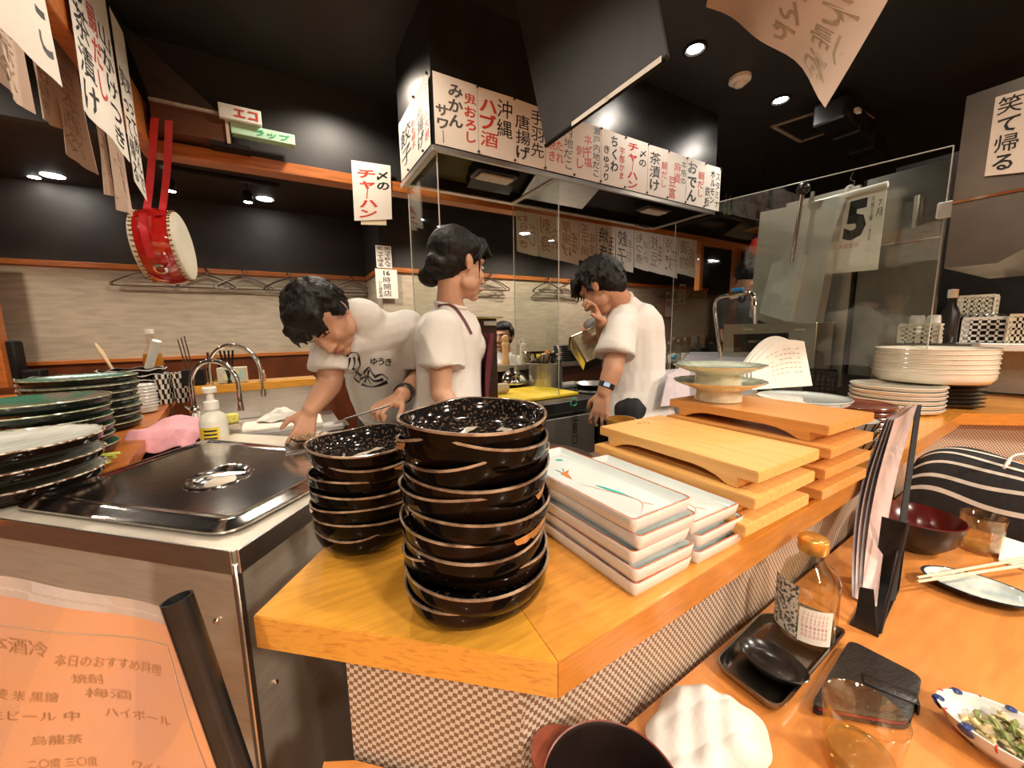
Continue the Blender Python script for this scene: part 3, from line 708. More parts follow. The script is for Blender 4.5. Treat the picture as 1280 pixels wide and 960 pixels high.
box_ = MB().box((0, 0, .033), (.11, .11, .066), bev=.004).build('cream_box', PAPERY, None, 30, world=False); box_.location = (c.x, c.y, CT+.0005); tag(box_, 'small cream cardboard box under the patterned dish', 'box')
sb_ = MB().lathe([(.028, 0), (.03, 0), (.05, .03), (.058, .05), (.055, .05), (.045, .03), (0, .006)], 32).build('striped_bowl', WHITEC, None, 50, world=False); sb_['category'] = 'bowl'
st_ = MB()
for k in range(14):
    a = k/14*2*PI; st_.tube([(math.cos(a)*r, math.sin(a)*r, z) for r, z in ((.0345, .004), (.0508, .030), (.0586, .049))], .0016, 5)
st_.build('painted_stripe', INK, sb_, 0, world=False)
for k in range(3):
    place_copy(sb_, k == 0, 'white bowl with dark stripes, %s of three behind the board pile' % ordn(k, 3), (1.345, .415, CT+.0006+k*.024), .2*k, 'striped bowls')
# ================================================================ hood and hanging papers
HY = 1.615; HX0, HX1, HZ = .605, 2.545, 2.0; HYB = 2.10
HOODM = mat('dark_hood_steel', (.10, .095, .09), .32, .9, var=.3, scale=6)
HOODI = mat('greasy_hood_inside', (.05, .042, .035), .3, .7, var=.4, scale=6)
t = thing('extractor_hood', 'long dark steel extractor hood hanging over the kitchen, edged in steel, papers all round', 'hood', (1.5, 1.85, HZ))
mb = MB(); T = .012
for c, s_ in (((HX0+HX1)/2, HY), ((HX0+HX1)/2, HYB)):
    mb.box((c, s_+(T/2 if s_ == HY else -T/2), (HZ+CEIL)/2+.005), (HX1-HX0, T, CEIL-HZ-.02))
for x in (HX0, HX1):
    mb.box((x+(T/2 if x == HX0 else -T/2), (HY+HYB)/2, (HZ+CEIL)/2+.005), (T, HYB-HY-2*T, CEIL-HZ-.02))
mb.build('hood_body', HOODM, t, 0)
mb = MB().box(((HX0+HX1)/2, (HY+HYB)/2, 2.3), (HX1-HX0-.03, HYB-HY-.03, .01))
mb.slab([V(HX0+.02, 1.66, 2.28), V(HX1-.02, 1.66, 2.28), V(HX1-.02, 2.06, 2.06), V(HX0+.02, 2.06, 2.06)], .01)
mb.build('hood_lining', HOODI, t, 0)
mb = MB()
for y in (HY+.018, HYB-.018): mb.box(((HX0+HX1)/2, y, HZ+.004), (HX1-HX0, .036, .008), bev=.001)
for x in (HX0+.015, HX1-.015, 1.26): mb.box((x, (HY+HYB)/2, HZ+.004), (.03, HYB-HY-.072, .008), bev=.001)
mb.build('edge_channel', STEEL, t, 30)
MB().box(((HX0+HX1)/2, HY-.004, HZ-.002), (HX1-HX0+.01, .008, .022), bev=.001).build('edge_channel', STEEL, t, 30)
MB().box((HX0-.004, (HY+HYB)/2, HZ-.002), (.008, HYB-HY, .022), bev=.001).build('edge_channel', STEEL, t, 30)
MB().slab([V(1.30, 1.72, 2.19), V(1.78, 1.72, 2.19), V(1.78, 2.05, 2.035), V(1.30, 2.05, 2.035)], .01).build('filter_panel', STEEL, t, 0)
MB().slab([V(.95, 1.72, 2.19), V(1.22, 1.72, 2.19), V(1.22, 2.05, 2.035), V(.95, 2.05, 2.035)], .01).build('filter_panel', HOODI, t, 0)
for x in (1.02, 2.25):
    f = MB().box((x, 1.86, 2.06), (.24, .12, .05), bev=.006).build('lamp_housing', BLACKP, t, 30)
    MB().box((x, 1.86, 2.03), (.19, .08, .012), bev=.004).build('lamp_cover', mat('frosted_lamp_cover', (.6, .55, .45), .3), t, 30)
MB().box((2.35, HYB-.06, HZ-.012), (.12, .03, .02), bev=.003).build('drip_cup', STEEL, t, 30)

def paper(name, label, q, cols, cat='paper', group=None, m=PAPER, curl=.0, mirror=False, wob=.12, seed=0, inks=None, pins=None, nu=8, nv=8, curlfn=None, back=None):
    """q: TL TR BR BL in world; cols: (text, ink, u0, v0, u1, v1)"""
    t = thing(name, label, cat, tuple(q[3]), group=group)
    n = -(q[1]-q[0]).cross(q[3]-q[0]).normalized()
    if n.dot(CAM-q[0]) < 0: n = -n
    def surf(u, v):
        p = bil(q, u, v)
        if curl: p = p+n*(curl*v*v*(math.sin(u*5+seed)+.6*math.sin(u*11+v*3)))
        return p
    a = MB().grid(surf, nu, nv); b = MB().grid(lambda u, v: surf(u, v)-n*.0005, nu, nv)
    mb = MB(); mb.add(a.v, a.f); mb.add(b.v, [f[::-1] for f in b.f])
    mb.build('sheet', m, t, 60)
    by = {}
    for c in cols: by.setdefault(id(c[1]), [c[1], []])[1].append(c)
    for k, (ink, cs) in by.items():
        lm = MB()
        for i, c in enumerate(cs):
            sub = MB(); qq = q
            f = surf
            rn = random.Random(seed*13+i)
            put_text2(sub, surf, n, c[0], c[2], c[3], c[4], c[5], mirror, wob, seed*13+i, c[6] if len(c) > 6 else .012, c[7] if len(c) > 7 else True)
            lm.add(sub.v, sub.f)
        if lm.v: lm.build('lettering', ink, t, 0)
    for pn in pins or []:
        p = surf(*pn); MB().ball(p+n*.004, .006, 8).build('magnet', BLACKP, t, 60)
    return t
def put_text2(mb, f, n, txt, u0, v0, u1, v1, mirror, wob, seed, off, vert):
    rnd = random.Random(seed); N_ = len(txt)
    items = [(ch, u0, v0+(v1-v0)*i/N_, u1, v0+(v1-v0)*(i+.96)/N_) for i, ch in enumerate(txt)] if vert else [(txt, u0, v0, u1, v1)]
    for ch, a, b, c, d in items:
        if ch == ' ': continue
        vs, fs, x0, x1, y0, y1 = glyphs(ch, off)
        if not vs: continue
        if vert: cx, cy, W, H = (x0+x1)/2, (.36 if ch != '｜' else (y0+y1)/2), .98, .98
        else: cx, cy, W, H = (x0+x1)/2, (y0+y1)/2, x1-x0, y1-y0
        sk = rnd.uniform(-wob, wob*.4); sl = rnd.uniform(0, wob)*.8; dx = rnd.uniform(-wob, wob)*.3
        P = []
        for v in vs:
            s_ = (v.x-cx)/W; t_ = -(v.y-cy)/H
            s2 = s_+sk*t_*.8+dx; t2 = t_-sl*s_
            u = (a+c)/2+(c-a)*s2; w_ = (b+d)/2+(d-b)*t2
            if mirror: u = 1-u
            P.append(f(u, w_)+n*.0007)
        mb.add(P, fs)
K, G, Rr = INK, INKG, REDINK
xs = [545, 599, 644, 682, 718, 751, 781, 809, 834, 857, 880, 899]
XW = [aty(x, 185+(x-543)*.2127, HY-.012).x for x in xs]; XW[0] = HX0+.004
content = [
 ('white menu paper lettered in grey and red, leftmost on the hood front', [('サワ｜', G, .03, .42, .33, .97, .03), ('みかん', G, .32, .08, .66, .72, .03), ('鬼おろし', Rr, .67, .15, .98, .88, .02)]),
 ('white menu paper with large red and black characters, second on the hood front', [('ハブ酒', Rr, .03, .12, .52, .88, .03), ('沖縄', K, .50, .08, .95, .68, .025)]),
 ('white menu paper with two bold black columns, third on the hood front', [('唐揚げ', K, .02, .22, .50, .94, .02), ('手羽先', K, .50, .06, .96, .85, .025)]),
 ('white menu paper half behind the dark slanted panel on the hood front', [('たれ', Rr, .35, .45, .62, .85), ('焼き', Rr, .08, .45, .35, .85), ('内地だこ', G, .62, .18, .95, .92)]),
 ('white menu paper with a grey column right of two red ones', [('刺し', Rr, .05, .42, .36, .85, .02), ('ネギ塩', Rr, .34, .20, .66, .78, .025), ('瀬戸内地だこ', K, .68, .02, .97, .92)]),
 ('white menu paper with two black columns and one red, middle of the hood front', [('きゅうり', K, .06, .28, .36, .95, .02), ('ちくわ', K, .36, .06, .70, .75, .03), ('宇部かま', Rr, .74, .22, .97, .85)]),
 ('white menu paper with a large red column, right of the middle of the hood', [('チャ｜ハン', Rr, .08, .08, .56, .98, .03), ('〆の', K, .58, .15, .95, .5, .02)]),
 ('white menu paper with large black characters and small red ones, hood front right', [('茶漬け', K, .06, .12, .60, .92, .025), ('鯛だし', Rr, .64, .25, .96, .8)]),
 ('white menu paper with mostly red characters, third from the right hood end', [('豆富', Rr, .04, .5, .45, .98, .02), ('麻婆', Rr, .30, .18, .70, .62, .02), ('本格の', K, .70, .10, .97, .62)]),
 ('white menu paper with one black column, second from the right hood end', [('おでん', K, .04, .06, .56, .96, .03), ('鯛だし', Rr, .60, .22, .95, .8)]),
 ('white menu paper with three black columns at the right hood end', [('鉄板', K, .02, .5, .36, .97, .02), ('ホルモン', K, .34, .1, .66, .88, .02), ('スタミナ', K, .66, .12, .97, .95)]),
]
ZT = 2.283
for i, (lb, cols) in enumerate(content):
    x0, x1 = XW[i]+.0005, XW[i+1]-.0005; yy = HY-.0105-.0012*(i % 2)
    q = [V(x0, yy, ZT-.004*(i % 3 == 1)), V(x1, yy, ZT-.004*(i % 3 == 2)), V(x1, yy, HZ+.012), V(x0, yy, HZ+.012)]
    paper('menu_paper', lb, q, cols, group='papers round the hood', seed=i, wob=.1, pins=[(1.0, .02), (.99, .97)] if i < 10 else [(.97, .02)])
xf = HX0-.0105
Yp = [atx(x, y, xf).y for x, y in ((522, 207), (504, 226))]
lf = [('white menu paper with red and black columns on the left hood side, near the corner', [('唐揚げ', K, .12, .2, .6, .9, .025), ('おでん大根', Rr, .62, .1, .95, .9, .02)], HY+.004, Yp[0]),
      ('white menu paper with a bold black column on the far left hood side', [('餃子', K, .1, .22, .75, .85, .03), ('もち明太', Rr, .74, .3, .97, .75)], Yp[0], Yp[1]+.03)]
for i, (lb, cols, ya, yb) in enumerate(lf):
    q = [V(xf, yb, ZT-.006*i), V(xf, ya, ZT), V(xf, ya, HZ+.012), V(xf, yb, HZ+.012)]
    paper('menu_paper', lb, q, cols, group='papers round the hood', seed=20+i, pins=[(.98, .02), (.5, .97)])
# single sheet on the bulkhead
q = [aty(439, 200, 2.47), aty(488, 207, 2.47), aty(490, 274, 2.47), aty(443, 276, 2.47)]
qb = [p+V(.0, .004, -.02) for p in (aty(450, 210, 2.47), aty(483, 212, 2.47), aty(483, 277, 2.47), aty(451, 276, 2.47))]
paper('note_paper', 'cream paper showing below the red lettered sheet on the black bulkhead', qb, [], m=PAPERY)
paper('menu_paper', 'single white sheet with large red characters on the black bulkhead left of the hood', q, [('チャ｜ハン', Rr, .12, .12, .62, .97, .035), ('〆の', K, .60, .12, .97, .48, .03)], seed=3)
# papers under the beam, seen from behind
bx = [645, 672, 700, 724, 746, 770, 793, 812, 830, 848, 871]
words = ['わら焼き', '刺身', '厚揚げ', '玉子焼', '焼き', '餃子', 'もつ煮', '枝豆', '冷奴', '漬物']
for i in range(10):
    a = aty(bx[i], 264+(bx[i]-645)*.2, 2.46); b = aty(bx[i+1], 264+(bx[i+1]-645)*.2, 2.46)
    c = aty(bx[i+1]-1, 317+(bx[i+1]-645)*.135+(i % 3)*2, 2.46); d = aty(bx[i]+1, 314+(bx[i]-645)*.135+(i % 3)*2, 2.46)
    b.x -= .004; a.z = b.z = 2.10
    kk = [INKT2, INKT2, INKT2, INKT, K, INKT, INKT, INKT, INKT, INKT][i]
    q = [a, b, V(b.x, a.y, c.z), V(a.x, a.y, d.z)]
    paper('menu_paper', 'warm white menu paper under the orange beam, %s from the left' % ['first', 'second', 'third', 'fourth', 'fifth', 'sixth', 'seventh', 'eighth', 'ninth', 'tenth'][i], q,
          [(words[i], INKG if i in (4, 5) else kk, .4, .06, .92, .88, .02), (['だし', 'たれ', '塩', '味噌', '玉子', '手羽', 'ぽん酢', '串', '丼', '鍋'][i], kk, .06, .25, .4, .8)], group='papers under the beam', m=PAPER, mirror=True, seed=40+i, curl=.004)
# left papers pinned to the lintel
xl = LX+.012
def px_paper(pts, cols, lb, xp, **k):
    q = [atx(x, y, xp) for x, y in pts]; return paper('menu_paper', lb, q, cols, seed=k.pop('seed', 1), curl=k.pop('curl', .006), **k)
def strip(pa, pb, xp, zt):
    a, b = atx(*pa, xp), atx(*pb, xp); return [V(xp, a.y, zt), V(xp, b.y, zt), b, a]
for i, (pa, pb, cols, lb) in enumerate([
    ((-60, -30), (72, 108), [('もつ煮込み', K, .02, .2, .3, .8, .02), ('とし', Rr, .34, .3, .6, .86, .03), ('塩', Rr, .58, .50, .80, .76, .03), ('地だこ', K, .80, .25, .98, .95, .02)], 'white paper with red and black characters at the upper left picture edge'),
    ((108, 137), (161, 203), [('お茶漬け', K, .05, .25, .36, .98, .02), ('鯛だし', Rr, .38, .30, .58, .82, .02), ('山かけつき', K, .60, .30, .96, .98, .02)], 'white paper with bold black brush columns on the left lintel')]):
    q = strip(pa, pb, xl+.006, 2.46 if i == 0 else 2.44); q[0].z = q[1].z = 2.45
    paper('menu_paper', lb, q, cols, seed=60+i, curl=.006)
# warm papers on the other side of the lintel
back = [((-20, 88), (44, 143)), ((50, 146), (77, 162)), ((82, 189), (117, 218)), ((134, 243), (146, 247)), ((148, 262), (166, 270))]
nm = ['leftmost of the tall warm papers hanging behind the left lintel', 'second tall warm paper hanging behind the left lintel', 'third tall warm paper behind the left lintel, with a creased edge', 'narrow warm paper behind the lintel, left of the lowest one', 'lowest warm paper behind the lintel, just left of the drum']
for i, (pa, pb) in enumerate(back):
    q = strip(pa, pb, LX-.075-.01*(i % 2), 2.24)
    paper('hanging_paper', nm[i], q, [('ほっけ焼き' if i % 2 else '日本酒冷', INKT, .2, .35, .8, .95, .02)] if i < 3 else [('生', INKT, .2, .5, .8, .9)], m=PAPERB, mirror=True, group='papers behind the lintel', seed=70+i, curl=.008)
q = [atx(165, 128, xl+.004), atx(178, 160, xl+.004), atx(184, 252, xl+.004), atx(168, 226, xl+.004)]
q[0].y = q[3].y; q[1].y = q[2].y; q[0].z = q[1].z = 2.42
paper('menu_paper', 'narrow white strip with black vertical writing hanging left of the drum ribbon', q, [('笑って帰る', K, .05, .3, .5, .98, .02), ('笑って飲んで', K, .5, .3, .95, .98, .02)], seed=80)
# ---- overhead paper above the right, seen from behind
q = [atd(905, -90, 1.05), atd(1160, -90, .80), atd(1040, 127, .98), atd(888, 4, 1.2)]
g = [('る帰て', INKT, .74, .25, .95, .9, .03), ('んで笑', INKT, .52, .3, .70, .85, .03), ('ゆうき', INKT, .25, .3, .45, .85, .02)]
paper('overhead_paper', 'large warm white paper hanging from the ceiling above the counter, seen from behind', q, [('笑って帰る', INKT, .06, .12, .30, .98, .035), ('飲んで', INKT, .36, .35, .52, .92, .03), ('笑って', INKT, .60, .1, .78, .7, .03)], m=PAPERB, mirror=True, curl=.02, seed=90, nu=16)
# dark slanted panel hanging from the ceiling
q = [atd(664, 95, 1.53), atd(819, -10, 1.08), atd(834, 70, 1.075), atd(682, 181, 1.52)]
up_ = (q[0]-q[3]); q[0] = q[3]+up_*((CEIL-q[3].z)/up_.z); up_ = (q[1]-q[2]); q[1] = q[2]+up_*((CEIL-q[2].z)/up_.z)
t = thing('slanted_sign_board', 'dark slanted sign board hanging from the ceiling in front of the hood papers', 'sign', tuple(q[3]))
MB().slab(q, .012).build('panel_board', mat('dark_satin_board', (.035, .034, .034), .6, var=.3, scale=6), t, 0)
d_ = (q[2]-q[3]).normalized()
MB().tube([q[3]+V(0, 0, -.004), q[2]+V(0, 0, -.004)], .008, 8).build('bottom_rail', BLACKM, t, 60)
for a_, b_ in ((.30, .62), (.60, .98)):
    s0 = q[3]+(q[2]-q[3])*a_; s1 = q[3]+(q[2]-q[3])*b_
    n_ = (q[1]-q[0]).cross(q[3]-q[0]).normalized(); n_ = n_ if n_.dot(CAM-q[0]) < 0 else -n_
    MB().slab([s0+n_*-.012+V(0, 0, .004), s1+n_*-.012+V(0, 0, .004), s1+n_*-.012+V(0, 0, -.012), s0+n_*-.012+V(0, 0, -.010)], .001).build('paper_edge', PAPER, t, 0)

# ---- shelf box, steel gusset and wrap boxes in the beam corner
t = thing('wall_cupboard', 'brown veneered box cupboard under the ceiling where the two beams meet', 'cupboard', tuple(aty(180, 187, 2.40)))
a, b, c, d = aty(161, 121, 2.40), aty(279, 145, 2.40), aty(288, 198, 2.40), aty(181, 187, 2.40)
x0, x1, z0, z1 = LX+.03, (b.x+c.x)/2, 2.17, (a.z+b.z)/2
MB().box(((x0+x1)/2, 2.45, (z0+z1)/2), (x1-x0, .10, z1-z0)).build('box_front', WALNUT, t, 0)
MB().box((x1+.006, 2.45, (z0+z1)/2), (.012, .11, z1-z0+.01)).build('end_panel', mat('pale_chipboard_edge', (.55, .42, .3), .6), t, 0)
MB().box(((x0+x1)/2, 2.445, z1+.006), (x1-x0, .115, .012)).build('top_edge', mat('worn_white_edge', (.45, .40, .34), .5, var=.4, scale=40), t, 0)
MB().box((x1+.01, 2.44, z0-.01), (.16, .08, .02)).build('bracket', BLACKM, t, 0)
a, b, c = aty(146, 22, 2.42), V(x0, 2.42, z1+.02), V(x1-.02, 2.42, z1+.02)
t = thing('steel_gusset', 'dull triangular steel sheet above the brown box cupboard', 'panel', tuple(b))
a.z = min(a.z, CEIL-.003)
MB().add([a, b, c, a+V(0, .01, 0), b+V(0, .01, 0), c+V(0, .01, 0)], [(0, 1, 2), (5, 4, 3), (0, 3, 4, 1), (1, 4, 5, 2), (2, 5, 3, 0)]).build('steel_sheet', STEELD, t, 0)
def wrapbox(p, q_, h, dp, m, lb, txt, ink):
    t = thing('wrap_box', lb, 'box', tuple(p)); d = (q_-p); L = d.length; d.normalize()
    rz = math.atan2(d.y, d.x); c = (p+q_)/2
    MB().box((c.x, c.y+dp/2, c.z+h/2), (L, dp, h), rz=rz, bev=.002).build('carton', m, t, 30)
    qq = [p+V(0, -.0015, h*.92), q_+V(0, -.0015, h*.92), q_+V(0, -.0015, h*.08), p+V(0, -.0015, h*.08)]
    lm = MB(); put_text2(lm, lambda u, v: bil(qq, u, v), V(0, -1, 0), txt, .35, .15, .92, .85, False, 0, 1, .02, False); lm.build('lettering', ink, t, 0)
xs0 = x1+.02
wrapbox(V(xs0, 2.40, z1-.065), V(xs0+.27, 2.40, z1-.065), .05, .05, mat('pale_green_card', (.45, .72, .50), .5), 'pale green carton sticking out beside the brown cupboard, lower one', 'ラップ', mat('green_print', (.05, .4, .2), .5))
wrapbox(V(xs0-.04, 2.38, z1-.012), V(xs0+.13, 2.38, z1-.012), .065, .05, mat('white_green_card', (.72, .74, .66), .5), 'white carton with red print above the pale green carton', 'エコ', REDINK)
# ---- red drum
cD = atd(206, 309, 1.85)
t = thing('red_drum', 'glossy red barrel drum with cream skins hanging on a red ribbon', 'drum', tuple(cD))
ax = (RT*.907+FW*.42+UP*.16).normalized(); Rq = ax.to_track_quat('Z', 'Y')
Rd, Ld = .168, .078
DRED = mat('red_lacquer', (.50, .015, .012), .1, var=.2, scale=5, coat=1)
MB().lathe([(Rd*.90, -Ld), (Rd*1.0, -Ld*.5), (Rd*1.04, 0), (Rd*1.0, Ld*.5), (Rd*.90, Ld)], 48, c=cD, ax=Rq).build('drum_body', DRED, t, 60)
SK = mat('cream_drum_skin', (.72, .66, .52), .6, var=.06)
for sgn in (-1, 1):
    MB().lathe([(Rd*.945, sgn*Ld*.78), (Rd*.925, sgn*Ld*1.0), (Rd*.89, sgn*Ld*1.045), (Rd*.5, sgn*Ld*1.05), (0, sgn*Ld*1.05)], 48, c=cD, ax=Rq).build('drum_skin', SK, t, 60)
    mb = MB(); R3 = Rq.to_matrix()
    for k in range(44):
        a = 2*PI*k/44
        for zz in (.80, .90): mb.ball(cD+R3@V(Rd*.955*math.cos(a), Rd*.955*math.sin(a), sgn*Ld*zz), .0042, 6)
    tag(mb.build('studs', mat('dark_gold_stud', (.35, .22, .08), .3, .8), t, 60), kind='stuff')
rg = MB(); dc = (CAM-cD).normalized(); dc = (dc-ax*dc.dot(ax)).normalized(); ud = (UP-ax*UP.dot(ax)); ud = (ud-dc*ud.dot(dc)).normalized()
rn_ = (dc*.85-ud*.53).normalized(); rot = rn_.to_track_quat('Z', 'Y')
rg.lathe([(.018, -.002), (.026, .003), (.026, .006), (.016, .008), (.016, -.002)], 20, c=cD+rn_*Rd*1.035, ax=rot)
rg.build('ring_plate', STEELP, t, 60)
cord = cD+V(0, 0, Rd)
top1 = V(LX+.06, 2.36, 2.20)
r = MB()
for dx, s_ in ((-.012, .0), (.035, .02)):
    sh_ = ax*(dx*1.2)
    pts = [top1+V(dx, 0, 0), lerp(top1, cD+ud*Rd*1.05, .5)+sh_, cD+ud*Rd*1.06+dc*.02+sh_, cD+(ud*.75+dc*.66)*Rd*1.065+sh_]
    if s_ == 0: pts += [cD+(ud*.3+dc*.954)*Rd*1.065+sh_, cD+(-ud*.25+dc*.968)*Rd*1.06+sh_]
    pts = spline(pts, 8); L_ = []
    wv_ = ax*.014
    n = len(pts); r.add([p-wv_ for p in pts]+[p+wv_ for p in pts]+[p-wv_+FW*.001 for p in pts]+[p+wv_+FW*.001 for p in pts], [(i, i+1, n+i+1, n+i) for i in range(n-1)]+[(2*n+i, 3*n+i, 3*n+i+1, 2*n+i+1) for i in range(n-1)])
r.build('ribbon', mat('red_ribbon', (.55, .02, .03), .35), t, 60)

# ---- hangers on the back rail
HNG = mat('brown_wire_hanger', (.10, .065, .045), .4, var=.3); HNW = mat('pale_plastic_hanger', (.55, .48, .38), .4)
def make_hanger(m):
    mb = MB()
    hk = spline([(0, -.004, .045), (.012, 0, .052), (.018, 0, .036), (.010, 0, .022), (0, 0, .012), (0, 0, 0)], 5)
    hk = [V(p.x-.0, p.y, p.z-.02) for p in hk]
    mb.tube(hk, .0022, 6)
    sh = spline([(0, 0, -.02), (-.08, 0, -.045), (-.185, 0, -.10), (-.195, 0, -.118), (-.18, 0, -.128), (0, 0, -.128), (.18, 0, -.128), (.195, 0, -.118), (.185, 0, -.10), (.08, 0, -.045), (0, 0, -.02)], 4)
    mb.tube(sh, .0042, 6)
    mb.tube([(-.12, 0, -.128), (-.12, 0, -.10), (.12, 0, -.10), (.12, 0, -.128)], .0022, 6)
    o = mb.build('clothes_hanger', m, None, 60, world=False); o['category'] = 'hanger'; return o
hA, hB = make_hanger(HNG), make_hanger(HNW)
spots = [(182, 'leftmost bunch, behind the drum', 0), (258, 'bunch right of the drum', 0), (304, 'bunch second right of the drum', 0), (359, 'bunch left of the bent cook', 0), (438, 'bunch above the bent cook', 0), (612, 'bunch right of the woman', 1), (684, 'bunch between the glass edges', 1), (712, 'bunch left of the standing cook', 1), (831, 'bunch right of the standing cook', 1), (872, 'bunch under the slim post', 1)]
hf = [True, True]
for px, nm_, rt_ in spots:
    yw = (YB if not rt_ else YB2)-.05
    x = aty(px, 345, yw).x
    for k in range(3):
        s_ = hA if k != 1 else hB; i = 0 if k != 1 else 1
        o = place_copy(s_, hf[i], '%s clothes hanger of the %s' % (['near brown', 'pale', 'far brown'][k], nm_), (x+random.uniform(-.02, .02), yw-.012*k+.0, 1.80-.018), random.uniform(-.12, .12), 'clothes hangers on the rail'); hf[i] = False
    hk = MB().tube([(x, yw-.03, 1.80), (x, yw+.04, 1.80)], .004, 6); hk.tube([(x, yw-.03, 1.80), (x, yw-.03, 1.82)], .004, 6)
    single(hk, 'wall_hook', BLACKM, 'black hook carrying the %s' % nm_.replace('bunch', 'hanger bunch'), 'hook')
# posters on the back wall
def wallp(pts, yw, cols, lb, m=PAPER, frame=None, **k):
    q = [aty(x, y, yw) for x, y in pts]; x0 = (q[0].x+q[3].x)/2; x1 = (q[1].x+q[2].x)/2; za = (q[0].z+q[1].z)/2; zb = (q[2].z+q[3].z)/2
    q = [V(x0, yw, za), V(x1, yw, za), V(x1, yw, zb), V(x0, yw, zb)]
    t = paper('wall_notice', lb, q, cols, cat='notice', m=m, wob=.05, **k)
    if frame:
        mb = MB(); th = .012
        for a, b in ((q[0], q[1]), (q[1], q[2]), (q[2], q[3]), (q[3], q[0])):
            c = (a+b)/2; mb.box((c.x, yw-.001, c.z), (abs(a.x-b.x)+th, .002, abs(a.z-b.z)+th))
        mb.build('red_border', frame, t, 0)
wallp([(469, 307), (489, 307), (490, 335), (471, 335)], YB2-.03, [('笑って帰る', K, .04, .05, .48, .97, .03), ('笑って飲んで', K, .52, .05, .96, .97, .03)], 'white notice with two black brush columns on the dark back wall', seed=5)
wallp([(469, 336), (497, 337), (497, 374), (471, 372)], YB2-.035, [('16', K, .36, .05, .66, .22, .03, False), ('時開店', K, .32, .26, .70, .95, .03), ('ひと昼飲酒', K, .1, .4, .28, .97, .01)], 'white opening hours notice below the two column notice', seed=6)
wallp([(831, 364), (841, 364), (840, 397), (831, 396)], YB2-.02, [('木村', K, .2, .1, .8, .65, .02)], 'white name strip with a red border on the far wall', frame=REDINK, seed=7)
wallp([(842, 360), (848, 360), (848, 382), (842, 382)], YB2-.02, [('番線里', K, .2, .1, .8, .95, .04)], 'narrow white strip with bold characters right of the red bordered strip', seed=8)
wallp([(849, 355), (857, 355), (857, 381), (849, 381)], YB2-.025, [('ヘシスキ', K, .2, .05, .8, .95, .01)], 'white strip with thin characters, rightmost on the far wall', seed=9)
# ---- lamps: bodies
BULB = bpy.data.materials.new('lamp_glow'); BULB.use_nodes = True; _b = BULB.node_tree.nodes['Principled BSDF']; _b.inputs['Emission Color'].default_value = (1, .95, .88, 1); _b.inputs['Emission Strength'].default_value = 40
for i, (x, y) in enumerate(DOWN):
    lb = {0: 'bright round ceiling downlight left of the smoke detector', 1: 'bright round ceiling downlight right of the smoke detector'}.get(i, None)
    if i > 1: continue
    t = thing('ceiling_downlight', lb, 'lamp', (x, y, CEIL), group='ceiling downlights')
    MB().lathe([(.052, CEIL), (.056, CEIL-.006), (.045, CEIL-.010), (.040, CEIL-.002)], 24, c=(x, y, 0)).build('trim_ring', BLACKM, t, 60)
    MB().lathe([(.036, CEIL-.004), (.0, CEIL-.010)], 20, c=(x, y, 0)).build('lamp_face', BULB, t, 60)
t = thing('smoke_detector', 'round beige smoke detector on the black ceiling between two downlights', 'detector', (2.29, 1.34, CEIL))
c = atz(925, 97, CEIL)
MB().lathe([(.055, CEIL), (.055, CEIL-.018), (.045, CEIL-.026), (0, CEIL-.026)], 28, c=(c.x, c.y, 0)).build('base_plate', WHITEP, t, 50)
MB().lathe([(.030, CEIL-.026), (.028, CEIL-.040), (.02, CEIL-.046), (0, CEIL-.048)], 20, c=(c.x, c.y, 0)).build('sensor_head', WHITEP, t, 50)
ZB2 = 2.37
t = thing('light_track', 'black ceiling track with spotlights behind the orange beam', 'track', tuple(atz(280, 222, ZB2)))
ta, tb = atz(205, 208, ZB2-.01), atz(349, 232, ZB2-.01); MB().tube([ta, tb], .014, 6).build('track_rail', BLACKM, t, 60)
def spot(px, py, lb, dz=.14):
    c = atz(px, py, ZB2-dz); t = thing('spotlight', lb, 'lamp', (c.x, c.y, ZB2), group='track spotlights')
    MB().tube([c+V(0, 0, dz-.002), c+V(0, 0, .06)], .006, 6).build('stem', BLACKM, t, 60)
    MB().lathe([(.02, .075), (.032, .06), (.034, .0), (.03, -.004)], 16, c=c).build('lamp_head', BLACKM, t, 50)
    MB().lathe([(.028, -.005), (0, -.010)], 16, c=c).build('lamp_face', BULB, t, 60)
spot(213, 238, 'black spotlight just right of the drum ribbon'); spot(310, 252, 'black spotlight left of the hanging red lettered sheet')
spot(498, 288, 'small spotlight behind the woman at the left glass edge', .14); spot(622, 296, 'small spotlight seen through the glass right of the woman', .14)
for px, py, lb in [(331, 249, 'recessed downlight right of the black spotlight'), (66, 220, 'recessed downlight left of the drum'), (43, 222, 'small recessed downlight at the far left')]:
    c = atz(px, py, ZB2-.002); t = thing('recessed_light', lb, 'lamp', (c.x, c.y, ZB2))
    MB().lathe([(.06 if px != 43 else .03, 0), (.0, -.006)], 18, c=c).build('lamp_face', BULB, t, 60)
c = atz(8, 232, ZB2-.03); t = thing('security_camera', 'small white dome camera at the left picture edge', 'camera', (c.x, c.y, ZB2))
MB().lathe([(.06, .03), (.06, .0), (.05, -.015), (0, -.015)], 20, c=c).build('mount', WHITEP, t, 50)
MB().ball(c+V(.03, -.02, -.05), .05, 16).build('camera_ball', WHITEP, t, 60); MB().ball(c+V(.04, -.055, -.055), .028, 14).build('lens', BLACKP, t, 60)
